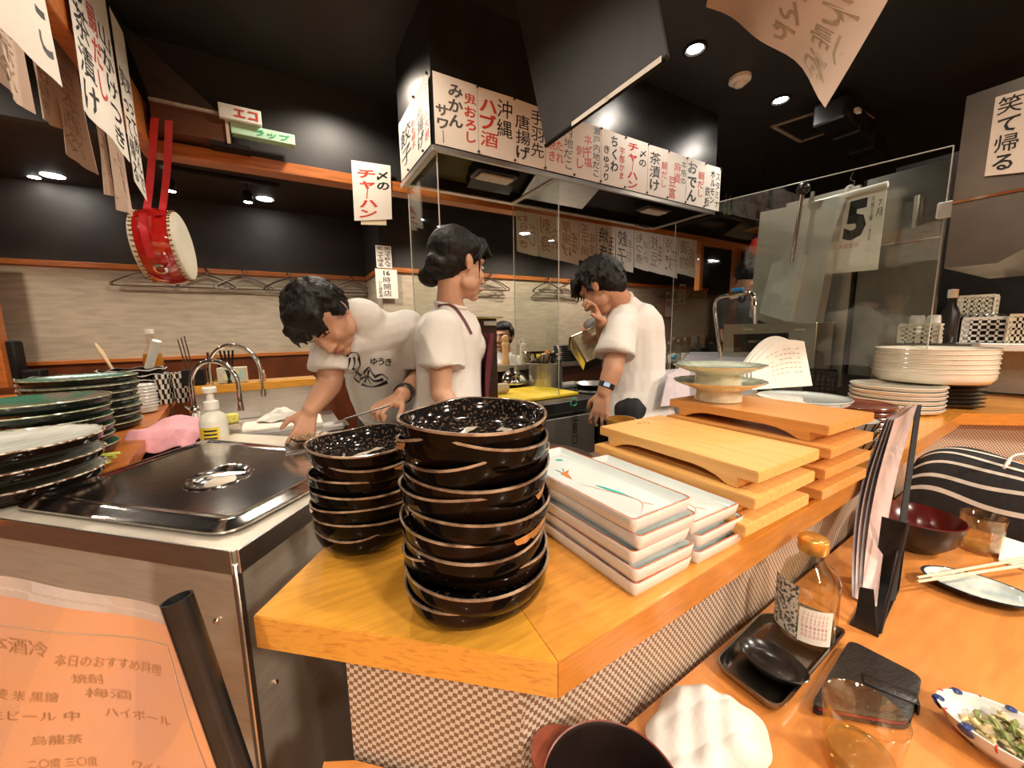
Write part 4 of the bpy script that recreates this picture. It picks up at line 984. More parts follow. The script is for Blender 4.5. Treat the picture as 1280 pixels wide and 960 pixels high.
# ceiling hatch frames and projector-like black box
for pts, lb in (([(966, 158), (1016, 142), (1042, 163), (1001, 177)], 'thin pale frame of a square ceiling hatch'), ([(1062, 130), (1090, 148), (1076, 152), (1050, 134)], 'pale ceiling vent strip right of the black rail')):
    q = [atz(x, y, CEIL-.004) for x, y in pts]; c = sum(q, V(0, 0, 0))/4
    t = thing('ceiling_hatch', lb, 'hatch', (c.x, c.y, CEIL)); mb = MB()
    for a, b in zip(q, q[1:]+q[:1]):
        d = (b-a); m_ = (a+b)/2; mb.box((m_.x, m_.y, CEIL-.005), (d.length+.02, .02, .008), rz=math.atan2(d.y, d.x))
    mb.build('hatch_frame', mat('worn_cream_frame', (.42, .36, .28), .5), t, 0)
c0_, c1_ = atz(1035, 135, 2.50), atz(1098, 196, 2.42)
t = thing('ceiling_speaker', 'black boxy device on a rail under the ceiling right of the overhead paper', 'device', ((c0_.x+c1_.x)/2, (c0_.y+c1_.y)/2, CEIL))
d = c1_-c0_; rzz = math.atan2(d.y, d.x)
for k, (s_, w1, h1) in enumerate(((.15, .16, .12), (.45, .14, .10), (.75, .13, .12), (.95, .10, .09))):
    p = lerp(c0_, c1_, s_); MB().box(tuple(p), (.24, w1, h1), rz=rzz, bev=.01).build('casing', BLACKP, t, 30)
p = lerp(c0_, c1_, .5); MB().box((p.x, p.y, (CEIL+p.z)/2), (.5, .05, CEIL-p.z-.01), rz=rzz).build('mount', BLACKM, t, 30)
MB().box(tuple(c0_+V(.12, -.1, -.03)), (.05, .02, .02)).build('indicator', WHITEP, t, 30)
rail_a, rail_b = atz(1005, 128, 2.56), atz(1043, 170, 2.5)
# ---- glass panes of the kitchen screen
def pane(q, lb, th=.005, edges=(1, 3)):
    t = thing('glass_pane', lb, 'glass', tuple(q[3])); MB().slab(q, th).build('pane', PANE, t, 0)
    for e in edges:
        a, b = q[e], q[(e+1) % 4]; MB().tube([a, b], .0028, 6).build('pane_edge', PEDGE, t, 60)
pane([V(HX0+.02, 2.06, HZ-.004), V(HX0+.02, HY+.02, HZ-.004), V(HX0+.02, HY+.02, 1.1), V(HX0+.02, 2.06, 1.1)], 'clear glass pane under the left end of the hood, behind the woman')
pane([V(1.265, 2.08, HZ-.004), V(1.265, HY+.02, HZ-.004), V(1.265, HY+.02, .90), V(1.265, 2.08, .90)], 'clear glass pane under the hood between woman and standing cook')
# ================================================================ kitchen fittings
def cyl(mb, c, r, z0, z1, n=24, mi=0, r2=None):
    return mb.lathe([(r, z0), (r2 if r2 else r, z1)], n, c=(c[0], c[1], 0), mi=mi)
# far counter: shelf plank, dividing board, sticks and boxes
t = thing('far_counter', 'far counter with orange shelf plank before the beige wall, left of the bent cook', 'counter', (-.1, 2.55, 0))
a, b = aty(150, 487, 2.45), aty(390, 466, 2.45); zf = 1.0
x1f = atz(390, 472, 1.0).x+.02
MB().box(((-.42+x1f)/2, 2.54, .978), (x1f+.42, .16, .044), bev=.004).build('shelf_plank', OAK, t, 30)
MB().box(((-.42+x1f)/2, 2.52, .48), (x1f+.42, .03, .955)).build('splash_sheet', STEEL, t, 30)
MB().box((x1f+.05, 2.56, .52), (.08, .12, 1.04)).build('end_post', REDWOOD, t, 0)
# sink bench in front of it
t = thing('sink_bench', 'stainless sink bench below the far counter, with a raised back', 'bench', (-.15, 2.1, 0))
bx0, bx1, by0, by1, bz = -.39, .22, 1.42, 2.49, .80
mb = MB()
bpoly = [(-.22, 1.76), (.22, 1.31), (.22, 2.49), (-.43, 2.49), (-.43, 2.08), (-.22, 2.0)]
mb.prism(bpoly, bz-.024, bz)
mb.build('bench_top', STEEL, t, 0)
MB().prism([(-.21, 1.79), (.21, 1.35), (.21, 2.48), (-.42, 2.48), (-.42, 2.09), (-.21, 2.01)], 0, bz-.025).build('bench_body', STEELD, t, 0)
# long steel tray
def tray(c, L, W, Hh, rz, m, lb, nm='steel_tray', fill=None):
    t = thing(nm, lb, 'tray', c, rz)
    o = loft(MB(), [ring(L, W, .015, .012, 0), ring(L, W, .015, .004, Hh-.003), ring(L, W, .015, -.006, Hh), ring(L, W, .015, -.006, Hh+.002), ring(L, W, .015, .006, Hh+.001), ring(L, W, .015, .015, .004)]).build('tray_body', m, t, 40, world=False)
    return t
c = atz(355, 500, .84); tray((c.x+.02, c.y+.0, bz+.001), .52, .16, .07, -.02, STEELP, 'long polished steel tray beside the sink, behind the white cutting board')
cb = atz(345, 527, .83)
t = thing('cutting_board', 'white cutting board with wet paper and a piece of food on it', 'board', (cb.x+.03, cb.y, bz+.0005), -.03)
MB().box((0, 0, .0125), (.34, .22, .025), bev=.004).build('board_slab', mat('white_cutting_board', (.78, .72, .60), .5, var=.08), t, 30, world=False)
def crumple(name, c, sx, sy, h, m, lb, cat, seed, base, n=26, p=1.0):
    rd = random.Random(seed); ph = [rd.uniform(0, 6) for _ in range(8)]
    def f(u, v):
        a = 2*PI*u; r = v**.8; w_ = 1+.14*math.sin(2*a+ph[0])+.10*math.sin(3*a+ph[1])+.05*math.sin(7*a+ph[2])
        x = math.cos(a)*r*sx*w_; y = math.sin(a)*r*sy*w_
        z = h*(1-v**3.0)*(.66+.24*math.sin(x/sx*3+ph[3])+.14*math.sin(y/sy*3.5+ph[4]+x/sx*2)+.09*abs(math.sin((x/sx*.6+y/sy)*5+ph[5]))+.05*math.sin((x/sx-y/sy)*9+ph[6]))+.002+.14*h*abs(math.sin(a*2.5+ph[7]))*(v**3)
        return V(c[0]+x, c[1]+y, base+max(z, .001))
    mb = MB().grid(f, n*2, n)
    return single(mb, name, m, lb, cat, smooth=35)
PAPW = mat('damp_white_paper', (.76, .74, .66), .6, var=.08, scale=12, bump=.2)
c = atz(345, 520, .86)
crumple('wet_paper', (cb.x+.01, cb.y+.05), .085, .055, .055, PAPW, 'crumpled white kitchen paper on the cutting board', 'paper', 4, bz+.026)
single(MB().box((cb.x+.09, cb.y+.01, bz+.036), (.10, .03, .02), rz=.1, bev=.006), 'meat_piece', mat('grilled_meat', (.42, .26, .15), .5, var=.5, scale=60, bump=.5), 'brown piece of meat on the cutting board beside the paper', 'food')
tr2 = thing('dark_tray', 'dark low tray under the cutting board by the cabinet edge', 'tray', (cb.x+.05, cb.y-.17, bz+.001))
loft(MB(), [ring(.5, .14, .015, .01, 0), ring(.5, .14, .015, 0, .018), ring(.5, .14, .015, .006, .018), ring(.5, .14, .015, .014, .004)]).build('tray_body', STEELD, tr2, 40, world=False)
# faucets
def faucet(base, h, reach, dirv, lb, r=.009):
    t = thing('gooseneck_faucet', lb, 'faucet', tuple(base)); d = Vector(dirv).normalized()
    MB().lathe([(.026, 0), (.026, .01), (.018, .014), (.016, .09), (.020, .095), (.020, .12), (.012, .13)], 20, c=base).build('faucet_body', CHROME, t, 50)
    pts = [base+V(0, 0, .12), base+V(0, 0, h*.62)]
    for k in range(13):
        a = PI-PI*k/12; pts.append(base+d*(reach/2+reach/2*math.cos(a))+V(0, 0, h*.62+reach*.55*math.sin(a)))
    pts.append(base+d*reach+V(0, 0, h*.40))
    pts = spline(pts, 5); MB().tube(pts, r, 10).build('neck', CHROME, t, 60)
    ribs = MB()
    for i in range(int(len(pts)*.45), len(pts)-2, 1):
        p = pts[i]; dd = (pts[i+1]-p).normalized(); ribs.lathe([(r*.9, -.001), (r*1.18, .0), (r*.9, .001)], 10, c=p, ax=dd.to_track_quat('Z', 'Y'))
    tag(ribs.build('hose_ribs', CHROME, t, 60), kind='stuff')
    MB().tube([base+V(0, 0, .10), base+V(-.03, -.01, .135)], .006, 8).build('lever', CHROME, t, 60)
    MB().tube([pts[-1], pts[-1]+V(0, 0, -.04)], [r*1.1, r*1.4], 12).build('nozzle', CHROME, t, 60)
fb = atd(240, 492, 1.72); fb.z = bz+.001
fb = V(atd(238, 470, 1.75).x, atd(238, 470, 1.75).y, bz+.001)
faucet(fb, .37, .20, RT*.98+FW*.1, 'chrome gooseneck faucet with ribbed hose, nearer one behind the pink cloth', .010)
fb2 = V(atd(262, 470, 2.05).x, atd(262, 470, 2.05).y, bz+.001)
faucet(fb2, .42, .26, RT*.98+FW*.1, 'chrome gooseneck faucet with ribbed hose, farther one beside the yellow topped jar', .010)
# dark bin with pink cloth, soap bottle, sponge
c = atd(222, 545, 1.42)
t = thing('dark_bin', 'dark brown plastic bin draped with a pink cloth', 'bin', (c.x, c.y, .62))
MB().box((c.x, c.y, .75), (.20, .17, .30), rz=-.5, bev=.012, seg=2).build('bin_body', mat('dark_brown_plastic', (.035, .018, .014), .3), t, 40)
def cloth(u, v):
    a = (u-.5)*.26; b = (v-.5)*.22; R_ = Matrix.Rotation(-.5, 3, 'Z')
    z = .925+.012*math.sin(u*9)*math.cos(v*7)-max(0, abs(a)-.10)*1.1-max(0, -b-.075)*1.6+.03*math.exp(-((u-.5)**2+(v-.6)**2)*9)
    p = R_@V(a*(1-max(0, abs(a)-.10)), b, 0); return V(c.x+p.x, c.y+p.y, z)
mb = MB().grid(cloth, 24, 20); b2 = MB().grid(lambda u, v: cloth(u, v)-V(0, 0, .003), 24, 20); mb.add(b2.v, [f[::-1] for f in b2.f])
single(mb, 'pink_cloth', mat('pink_cloth', (.80, .38, .42), .8, var=.12, scale=40, bump=.2), 'pink cleaning cloth draped over the dark bin', 'cloth')
single(MB().box((c.x, c.y, .61), (.26, .24, .018)), 'bin_stand', BLACKM, 'low black stand under the dark bin', 'stand').location.z = .60
c = atd(267, 530, 1.34); sbz = .84
single(MB().box((c.x, c.y, .819), (.12, .10, .04), bev=.004), 'steel_stand', STEELD, 'low steel stand under the white pump bottle', 'stand')
t = thing('soap_bottle', 'translucent white pump bottle with a yellow and black label', 'bottle', (c.x, c.y, sbz))
MB().lathe([(.036, 0), (.040, .004), (.041, .02), (.041, .115), (.034, .140), (.018, .152), (.016, .160)], 28, c=(c.x, c.y, sbz)).build('bottle_body', mat('milky_plastic', (.72, .70, .60), .3, var=.05), t, 50)
MB().lathe([(.022, .158), (.022, .185), (.012, .19), (.009, .215), (.02, .217), (.022, .232), (.016, .238)], 20, c=(c.x, c.y, sbz)).build('pump_head', WHITEP, t, 50)
vd = (CAM-c); vd.z = 0; vd.normalize(); sdv = V(-vd.y, vd.x, 0)
lbm = MB().grid(lambda u, v: c*1+(vd*math.cos((u-.2)*1.6)+sdv*-math.sin((u-.2)*1.6))*.0417+V(0, 0, sbz+.10-.075*v-c.z), 8, 2)
lbm.build('label', mat('yellow_label', (.75, .55, .04), .5), t, 60)
lt = MB()
for k in range(5):
    zz = sbz+.092-.013*k; lt.grid(lambda u, v: c*1+(vd*math.cos((u*.62-.1)*1.5)+sdv*-math.sin((u*.62-.1)*1.5))*.0420+V(0, 0, zz-.006*v-c.z), 6, 1)
lt.build('label_print', INK, t, 60); t.children[-1]['kind'] = 'stuff'
c = atd(288, 523, 1.42); single(MB().box(tuple(c), (.05, .03, .035), rz=.5, bev=.006), 'yellow_sponge', mat('yellow_sponge', (.80, .75, .18), .9, bump=.6, scale=90, var=.3), 'yellow sponge right of the white pump bottle', 'sponge')
SPB = c.copy()
single(MB().box((SPB.x, SPB.y, (bz+SPB.z-.018)/2), (.06, .05, SPB.z-.018-bz)), 'sponge_stand', STEEL, 'small steel stand holding the yellow sponge', 'stand')
# items on the far plank
c = atz(300, 470, 1.0); z = 1.0015
t = thing('tape_box', 'small pale card box with blue green print on the orange plank', 'box', (c.x-.02, 2.53, z))
tb_ = atz(297, 466, 1.0)
MB().box((c.x, 2.53, z+.04), (.13, .06, .08), bev=.002).build('carton', mat('pale_card', (.62, .58, .42), .5), t, 30)
MB().box((c.x+.005, 2.4985, z+.04), (.09, .002, .05)).build('printed_panel', mat('blue_green_print', (.35, .55, .55), .5, scale=30, col2=(.7, .65, .35), lo=.45, hi=.55), t, 0)
c = atz(329, 474, 1.0)
t = thing('spice_bottle', 'tiny glass spice bottle with an orange cap on the orange plank', 'bottle', (c.x, 2.53, z))
MB().lathe([(.016, 0), (.017, .03), (.010, .04)], 16, c=(c.x, 2.53, z)).build('bottle_body', mat('spice_brown', (.45, .22, .10), .2), t, 50)
MB().lathe([(.012, .04), (.012, .055), (0, .056)], 16, c=(c.x, 2.53, z)).build('cap', WHITEP, t, 50)
c = atz(284, 482, 1.0); yy = 2.52
t = thing('chopstick_cup', 'black cup of dark sticks standing on the orange plank', 'cup', (c.x+.0, yy, z))
MB().lathe([(.022, 0), (.026, .07), (.023, .07), (.02, .005), (0, .005)], 18, c=(c.x, yy, z)).build('cup_body', BLACKP, t, 50)
for k in range(4): MB().tube([(c.x-.01+.006*k, yy, z+.01), (c.x-.028+.018*k, yy+.005*k, z+.17)], .005, 6).build('stick', BLACKM, t, 50)
c = atd(272, 500, 2.15); yj = c.y
t = thing('utensil_jar', 'clear jar of utensils with a yellow lid ring behind the farther faucet', 'jar', (c.x, c.y, bz+.001))
MB().lathe([(.05, 0), (.055, .005), (.055, .19), (.050, .19), (.050, .008), (0, .008)], 24, c=(c.x, c.y, bz+.001)).build('jar_body', PLASTF, t, 50)
MB().lathe([(.058, .18), (.060, .20), (.052, .20)], 24, c=(c.x, c.y, bz+.001)).build('jar_ring', mat('yellow_plastic', (.85, .68, .03), .35), t, 50)
for k in range(6):
    a = k*1.05; MB().tube([(c.x+.02*math.cos(a), c.y+.02*math.sin(a), bz+.01), (c.x+.045*math.cos(a)-.04*(k > 3), c.y+.045*math.sin(a), bz+.26+.05*(k % 3))], .006 if k < 4 else .0025, 6).build('utensil', BLACKM if k % 2 else WALNUT, t, 50)
# items standing on the side counter
c = atz(174, 499, SC)
c = V(-.70, 2.42, 0)
def side_xy(px, D): p = atd(px, 480, D); return p
c = side_xy(173, 2.15)
t = thing('steel_canister', 'brushed steel canister holding a white pestle on the side counter', 'canister', (c.x, c.y, SC+.001))
MB().lathe([(.048, 0), (.05, .002), (.05, .13), (.047, .13), (.047, .004), (0, .004)], 28, c=(c.x, c.y, SC+.001)).build('canister_body', STEEL, t, 50)
p0 = V(c.x+.0, c.y, SC+.02); p1 = atd(196, 426, 2.1)
single(MB().tube([p0, p1], [.017, .021], 14), 'white_pestle', WHITEP, 'thick white stick standing in the steel canister', 'pestle')
c = side_xy(196, 2.65)
t = thing('amber_bottle', 'clear glass bottle half full of amber liquid with a pale cap', 'bottle', (c.x, c.y, SC+.001))
zz = SC+.001; hb = (CAMZ+.0-zz)+(421-412)*2.75/480
MB().lathe([(.05, 0), (.055, .004), (.055, .20), (.045, .245), (.022, .29), (.020, hb-.03)], 28, c=(c.x, c.y, zz)).build('glass_bottle', PLASTF, t, 50)
MB().lathe([(.050, .003), (.052, .006), (.052, .20), (.046, .235), (0, .236)], 28, c=(c.x, c.y, zz)).build('amber_liquid', mat('amber_liquid', (.55, .25, .03), .08, var=.1, trans=.3), t, 50)
MB().lathe([(.024, hb-.03), (.025, hb), (0, hb+.002)], 20, c=(c.x, c.y, zz)).build('cap', WHITEP, t, 50)
c = side_xy(140, 2.9)
t = thing('wooden_spatula', 'pale wooden spatula sticking up behind the green plates', 'spatula', (c.x, c.y, SC+.001))
a = V(c.x+.05, c.y, SC+.02); b = atd(119, 429, 2.85)
MB().tube([a, lerp(a, b, .45), lerp(a, b, .8), b], [.008, .010, .018, .006], 8).build('spatula_stick', mat('pale_bamboo', (.72, .55, .32), .5), t, 60)
for k in range(3):
    a = aty(238+4*k, 480, 2.53); a.z = 1.01; b = aty(222+4*k, 424-2*k, 2.53)
    single(MB().tube([a, b], .0028, 6), 'skewer', STEELD, 'thin skewer leaning up, %s of three near the faucet' % ['leftmost', 'middle', 'rightmost'][k], 'skewer', 'skewers near the faucet')
c = aty(244, 480, 2.53); t = thing('skewer_holder', 'dark holder for the thin skewers behind the checkered cups', 'holder', (c.x, 2.53, 1.001))
MB().box((c.x, 2.53, 1.041), (.09, .07, .08), bev=.004).build('holder_body', BLACKM, t, 30)
c = side_xy(218, 2.3); single(MB().box((c.x-.02, c.y, SC+.0605), (.11, .06, .12), rz=.2, bev=.003), 'tissue_box', mat('pale_mauve_card', (.60, .55, .55), .5), 'pale carton between the amber bottle and the faucet', 'box')
c = atz(128, 583, SC)
t = thing('green_bristles', 'bundle of yellow green rubber strands in front of the white plates', 'brush', (c.x-.02, c.y-.03, SC+.004))
for k in range(26):
    a = random.uniform(-.5, .9); L_ = random.uniform(.06, .10); yy_ = random.uniform(-.025, .025); zz_ = random.uniform(.004, .028)
    s = V(c.x-.06, c.y-.02+yy_, SC+zz_); e = s+V(math.cos(a*.5)*L_, math.sin(a*.5)*L_*.6, random.uniform(-.002, .008))
    MB().tube([s, lerp(s, e, .5)+V(0, 0, .006), e], .0032, 5).build('strand', mat('yellow_green_rubber', (.62, .66, .12), .5) if k == 0 else bpy.data.materials['yellow_green_rubber'], t, 60)
# far left dark objects against the wall
for i, (px, py, D, w_, h_) in enumerate([(20, 470, 2.62, .08, .30), (34, 462, 2.66, .16, .10)]):
    c = atd(px, py, D); 
    single(MB().box((c.x, c.y, .941+h_/2), (w_, .12, h_), bev=.01), 'dark_box', BLACKM, ['tall dark box against the wall at the left edge', 'low dark box on the far bench at the left edge'][i], 'box')
t = thing('far_bench', 'dark wooden bench along the back wall behind the side counter', 'bench', (-1.6, 3.5, 0))
MB().box((-1.75, 4.0, .47), (1.7, .4, .94)).build('bench_body', REDWOOD, t, 0)

# ---------------- middle bench with the yellow board
t = thing('prep_bench', 'steel fronted prep bench behind the bowl stacks with a dark top', 'bench', (1.15, 2.0, 0))
P4 = [atz(545, 503, .85), atz(755, 486, .85)]
bxa, bxb = .50, 1.62; bya, byb = 1.70, 2.34
MB().box(((bxa+bxb)/2, (bya+byb)/2, .81), (bxb-bxa, byb-bya, .06), bev=.003).build('bench_top', BLACKP, t, 30)
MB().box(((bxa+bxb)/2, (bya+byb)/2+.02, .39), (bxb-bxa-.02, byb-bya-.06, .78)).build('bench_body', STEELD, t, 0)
MB().box((1.32, bya+.01, .40), (.54, .02, .70), bev=.004).build('door', mat('grey_painted_steel', (.20, .18, .155), .4, .5, var=.1), t, 30)
MB().box((.78, bya+.01, .40), (.5, .02, .70), bev=.004).build('door', bpy.data.materials['grey_painted_steel'], t, 30)
c = aty(717, 503, bya-.002); mb = MB()
for k in range(3):
    a = k*2.09+.5; mb.tube([c+V(math.cos(a)*.02, 0, math.sin(a)*.02), c+V(math.cos(a+.9)*.024, 0, math.sin(a+.9)*.024), c+V(math.cos(a+1.5)*.02, 0, math.sin(a+1.5)*.02)], .004, 6)
mb.build('leaf_emblem', mat('green_sticker', (.05, .55, .3), .4), t, 50); t.children[-1]['kind'] = 'stuff'
mb = MB(); put_text2(mb, lambda u, v: bil([c+V(-.02, -.001, -.05), c+V(.04, -.001, -.05), c+V(.04, -.001, -.26), c+V(-.02, -.001, -.26)], u, v), V(0, -1, 0), '注意口', .1, 0, .9, 1, False, 0, 2, .0, True)
mb.build('lettering', BLACKM, t, 0)
ZT2 = .84
single(MB().box((1.22, 2.02, ZT2+.010), (.70, .40, .018), rz=.04, bev=.004), 'yellow_board', mat('yellow_plastic_board', (.90, .62, .03), .4, var=.1), 'bright yellow plastic board on the prep bench', 'board')
ZY = ZT2+.0195
c = atz(640, 481, ZY)
t = thing('dome_lid', 'polished steel dome lid with a black knob and a black handled pan under it', 'lid', (c.x, c.y, ZY))
MB().lathe([(.118, 0), (.120, .004), (.112, .03), (.09, .065), (.05, .088), (0, .094)], 36, c=(c.x, c.y, ZY+.012)).build('dome', STEELP, t, 60)
MB().lathe([(.012, .09), (.018, .100), (.016, .112), (0, .114)], 16, c=(c.x, c.y, ZY+.012)).build('knob', BLACKP, t, 60)
MB().lathe([(.08, 0), (.118, .012), (.122, .014), (.118, .015)], 32, c=(c.x, c.y, ZY)).build('pan_base', BLACKP, t, 60)
c2 = atz(617, 489, ZY+.02)
t = thing('straw_roll', 'pale roll of straw matting on the yellow board', 'roll', tuple(c2))
MB().lathe([(.030, -.10), (.032, -.095), (.032, .095), (.030, .10)], 24, c=(c2.x, c2.y, ZY+.033), ax=V(1, .08, 0).normalized().to_track_quat('Z', 'Y')).build('roll_body', mat('straw_mat', (.66, .52, .32), .8, scale=60, stretch=(6, 1, 1), var=.35, bump=.5), t, 60)
c = atz(685, 481, ZY)
t = thing('torch_canister', 'red and white gas torch canister with orange nozzle on the yellow board', 'canister', (c.x, c.y, ZY))
MB().lathe([(.031, 0), (.033, .003), (.033, .15), (.026, .163), (.018, .167)], 24, c=(c.x, c.y, ZY)).build('can_body', WHITEP, t, 50)
rdm = MB()
for a0 in (-2.6, -1.9, -1.2, -.5, .2):
    rdm.grid(lambda u, v: V(c.x+.0334*math.cos(a0+u*.38), c.y+.0334*math.sin(a0+u*.38), ZY+.015+.12*v+.0*u), 4, 2)
tag(rdm.build('red_stripes', mat('red_print', (.75, .10, .06), .4), t, 60), kind='stuff')
MB().lathe([(.020, .165), (.016, .185), (.014, .20)], 18, c=(c.x, c.y, ZY)).build('torch_collar', BLACKP, t, 50)
MB().lathe([(.016, .20), (.018, .21), (.018, .24), (.010, .25)], 18, c=(c.x, c.y, ZY)).build('torch_head', mat('orange_plastic', (.80, .25, .03), .4), t, 50)
# dispenser box beside the woman, with a steel lid
c = atd(602, 430, 2.2)
t = thing('dark_dispenser', 'tall dark brown dispenser with a flat steel top beside the woman', 'dispenser', (c.x, c.y, ZT2))
zt = atd(602, 398, 2.2).z
MB().box((c.x, c.y, (ZT2+zt)/2), (.12, .16, zt-ZT2-.004), bev=.006).build('dispenser_body', mat('dark_brown_lacquer', (.05, .022, .015), .2, var=.3), t, 30)
MB().box((c.x, c.y, zt), (.17, .22, .008), bev=.002).build('steel_top', STEELP, t, 30)
MB().box((c.x+.01, c.y-.093, zt-.03), (.08, .008, .025), bev=.003).build('steel_plate', STEEL, t, 30)
# far shelf behind the bench with pots, plates, mill and squeeze bottle
SHZ = 1.0
t = thing('pass_shelf', 'cluttered white topped pass shelf behind the prep bench', 'shelf', (1.9, 2.6, 0))
MB().box((2.2, 2.47, SHZ-.02), (2.6, .20, .04), bev=.003).build('shelf_board', STEEL, t, 30)
MB().box((2.2, 2.52, .48), (2.56, .06, .96)).build('shelf_wall', WALNUT, t, 0)
def on_shelf(px, y=2.46): return aty(px, 440, y)
c = on_shelf(630)
t = thing('pepper_mill', 'pale wooden pepper mill in front of the far guest', 'mill', (c.x, 2.44, SHZ+.001))
MB().lathe([(.030, 0), (.032, .005), (.030, .03), (.020, .08), (.024, .13), (.027, .155), (.018, .165), (.022, .172), (.026, .19), (.020, .21), (.010, .216), (0, .217)], 24, c=(c.x, 2.44, SHZ+.001)).build('mill_body', mat('beech_wood', (.72, .45, .20), .4, stretch=(5, 5, 1)), t, 60)
c = on_shelf(652)
t = thing('squeeze_bottle', 'white plastic squeeze bottle with a looped nozzle cap', 'bottle', (c.x, 2.43, SHZ+.001))
MB().lathe([(.028, 0), (.030, .004), (.029, .12), (.026, .135)], 24, c=(c.x, 2.43, SHZ+.001)).build('bottle_body', mat('soft_white_plastic', (.80, .70, .60), .35), t, 50)
MB().lathe([(.027, .135), (.024, .148), (.009, .152), (.005, .185)], 18, c=(c.x, 2.43, SHZ+.001)).build('nozzle', WHITEP, t, 50)
MB().tube(spline([(c.x-.0, 2.43, SHZ+.186), (c.x-.02, 2.43, SHZ+.19), (c.x-.04, 2.43, SHZ+.17), (c.x-.035, 2.43, SHZ+.15), (c.x-.02, 2.43, SHZ+.142)], 5), .0025, 6).build('cap_loop', WHITEP, t, 50)
c = on_shelf(682)
t = thing('stock_pot', 'large steel stock pot with a smaller steel basin on top', 'pot', (c.x+.04, 2.30, ZT2))
pc_ = atd(682, 470, 2.75); pz = .80
MB().lathe([(.115, 0), (.12, .004), (.12, .21), (.126, .213), (.126, .218), (.112, .218)], 36, c=(pc_.x, pc_.y, pz)).build('pot_body', STEEL, t, 50)
MB().lathe([(.112, .214), (.118, .222), (.06, .228), (0, .228)], 32, c=(pc_.x, pc_.y, pz)).build('pot_lid', STEELP, t, 50)
t.location = (pc_.x, pc_.y, pz)
for ch in t.children: ch.data.transform(Matrix.Translation(V(c.x+.04, 2.30, ZT2)-V(pc_.x, pc_.y, pz)))
bs = thing('steel_basin', 'wide shallow steel basin stacked above the stock pot', 'basin', (pc_.x-.02, pc_.y+.02, pz+.229))
MB().lathe([(.09, 0), (.14, .055), (.146, .06), (.14, .062), (.085, .006), (0, .006)], 36, c=(pc_.x-.02, pc_.y+.02, pz+.2295)).build('basin_body', STEELP, bs, 50)
# plates piled on the shelf
pl = make_round('white_side_plate', .10, .016, WHITEC, WHITEC, WHITEC, n=32)
c = on_shelf(668)
for k in range(5): place_copy(pl, k == 0, 'white side plate, %s of the pile behind the stock pot' % ordn(k, 5), (c.x, 2.49, SHZ+.0006+k*.0125), 0, 'white plates on the pass shelf')
bl = make_round('black_side_plate', .095, .02, BLACKP, BLACKP, STEELD, n=32)
for j, (px, n) in enumerate(((707, 7), (722, 5))):
    c = on_shelf(px)
    for k in range(n): place_copy(bl, j+k == 0, 'black side plate, %s of the %s pile right of the stock pot' % (ordn(k, n), ['left', 'right'][j]), (c.x, 2.47, SHZ+.0006+k*.0165), 0, 'black plates on the pass shelf')
# stove with pan
t = thing('stove', 'black gas range between the prep bench and the standing cook', 'stove', (2.0, 2.1, 0))
MB().box((2.02, 2.06, .41), (.76, .66, .82), bev=.006).build('range_body', BLACKM, t, 30)
mb = MB()
for cx in (1.85, 2.2):
    for k in range(6):
        a = k*PI/3; mb.box((cx+.07*math.cos(a), 2.0+.07*math.sin(a), .835), (.13, .012, .014), rz=a)
    mb.lathe([(.13, .822), (.14, .826), (.13, .838)], 24, c=(cx, 2.0, 0))
mb.build('pan_support', STEELD, t, 0); t.children[-1]['kind'] = 'stuff'
pn = thing('frying_pan', 'shallow pan on the black range left of the standing cook', 'pan', (1.85, 2.0, .843))
MB().lathe([(.10, 0), (.13, .03), (.134, .032), (.128, .032), (.098, .004), (0, .004)], 32, c=(1.85, 2.0, .843)).build('pan_body', STEELD, pn, 50)
MB().tube([(1.97, 2.0, .868), (2.10, 1.94, .885)], .009, 8).build('handle', BLACKP, pn, 60)
st2 = thing('squat_tray', 'white shallow tray lying at the back of the black range', 'tray', (1.82, 2.27, .823), .1)
loft(MB(), [ring(.3, .14, .015, .012, 0), ring(.3, .14, .015, 0, .02), ring(.3, .14, .015, .006, .02), ring(.3, .14, .015, .014, .004)]).build('tray_body', WHITEP, st2, 40, world=False)
# ---------------- right hand kitchen
# bottles and jars on a low bench right of the standing cook
RBZ = .90
t = thing('drinks_bench', 'bench with bottles and jars right of the standing cook', 'bench', (2.7, 2.0, 0))
MB().box((3.05, 2.2, RBZ-.02), (1.3, .5, .04), bev=.003).build('bench_top', STEEL, t, 30)
MB().box((3.05, 2.22, .43), (1.26, .44, .86)).build('bench_body', BLACKM, t, 0)
def rb_(px, y=2.1): return aty(px, 440, y)
for i, (px, h_, r_, m_) in enumerate([(842, .26, .03, PLASTF), (848, .24, .026, PLASTF), (856, .25, .03, PLASTF), (872, .27, .026, BLACKP), (836, .22, .028, PLASTF)]):
    c = rb_(px, 2.28)
    t = thing('liquor_bottle', ['clear bottle second from the left behind the metal pot', 'clear bottle in the middle of the clear bottle row', 'clear bottle just left of the black box', 'black bottle rising behind the black box', 'short clear bottle at the left of the row'][i], 'bottle', (c.x, 2.28, RBZ+.001), group='bottles on the drinks bench')
    MB().lathe([(r_*.95, 0), (r_, .004), (r_, h_*.6), (r_*.4, h_*.78), (r_*.38, h_*.93)], 18, c=(c.x, 2.28, RBZ+.001)).build('glass_bottle', m_, t, 50)
    MB().lathe([(r_*.45, h_*.9), (r_*.45, h_), (0, h_)], 14, c=(c.x, 2.28, RBZ+.001)).build('cap', STEEL if m_ is PLASTF else BLACKP, t, 50)
    MB().lathe([(r_*1.01, h_*.15), (r_*1.01, h_*.42)], 18, c=(c.x, 2.28, RBZ+.001)).build('label', PAPER if m_ is PLASTF else BLACKM, t, 50)
c = rb_(874, 2.05); single(MB().box((c.x, 2.05, RBZ+.085), (.13, .10, .17), bev=.004), 'black_box', BLACKM, 'plain black upright box beside the clear bottles', 'box')
c = rb_(835, 2.0)
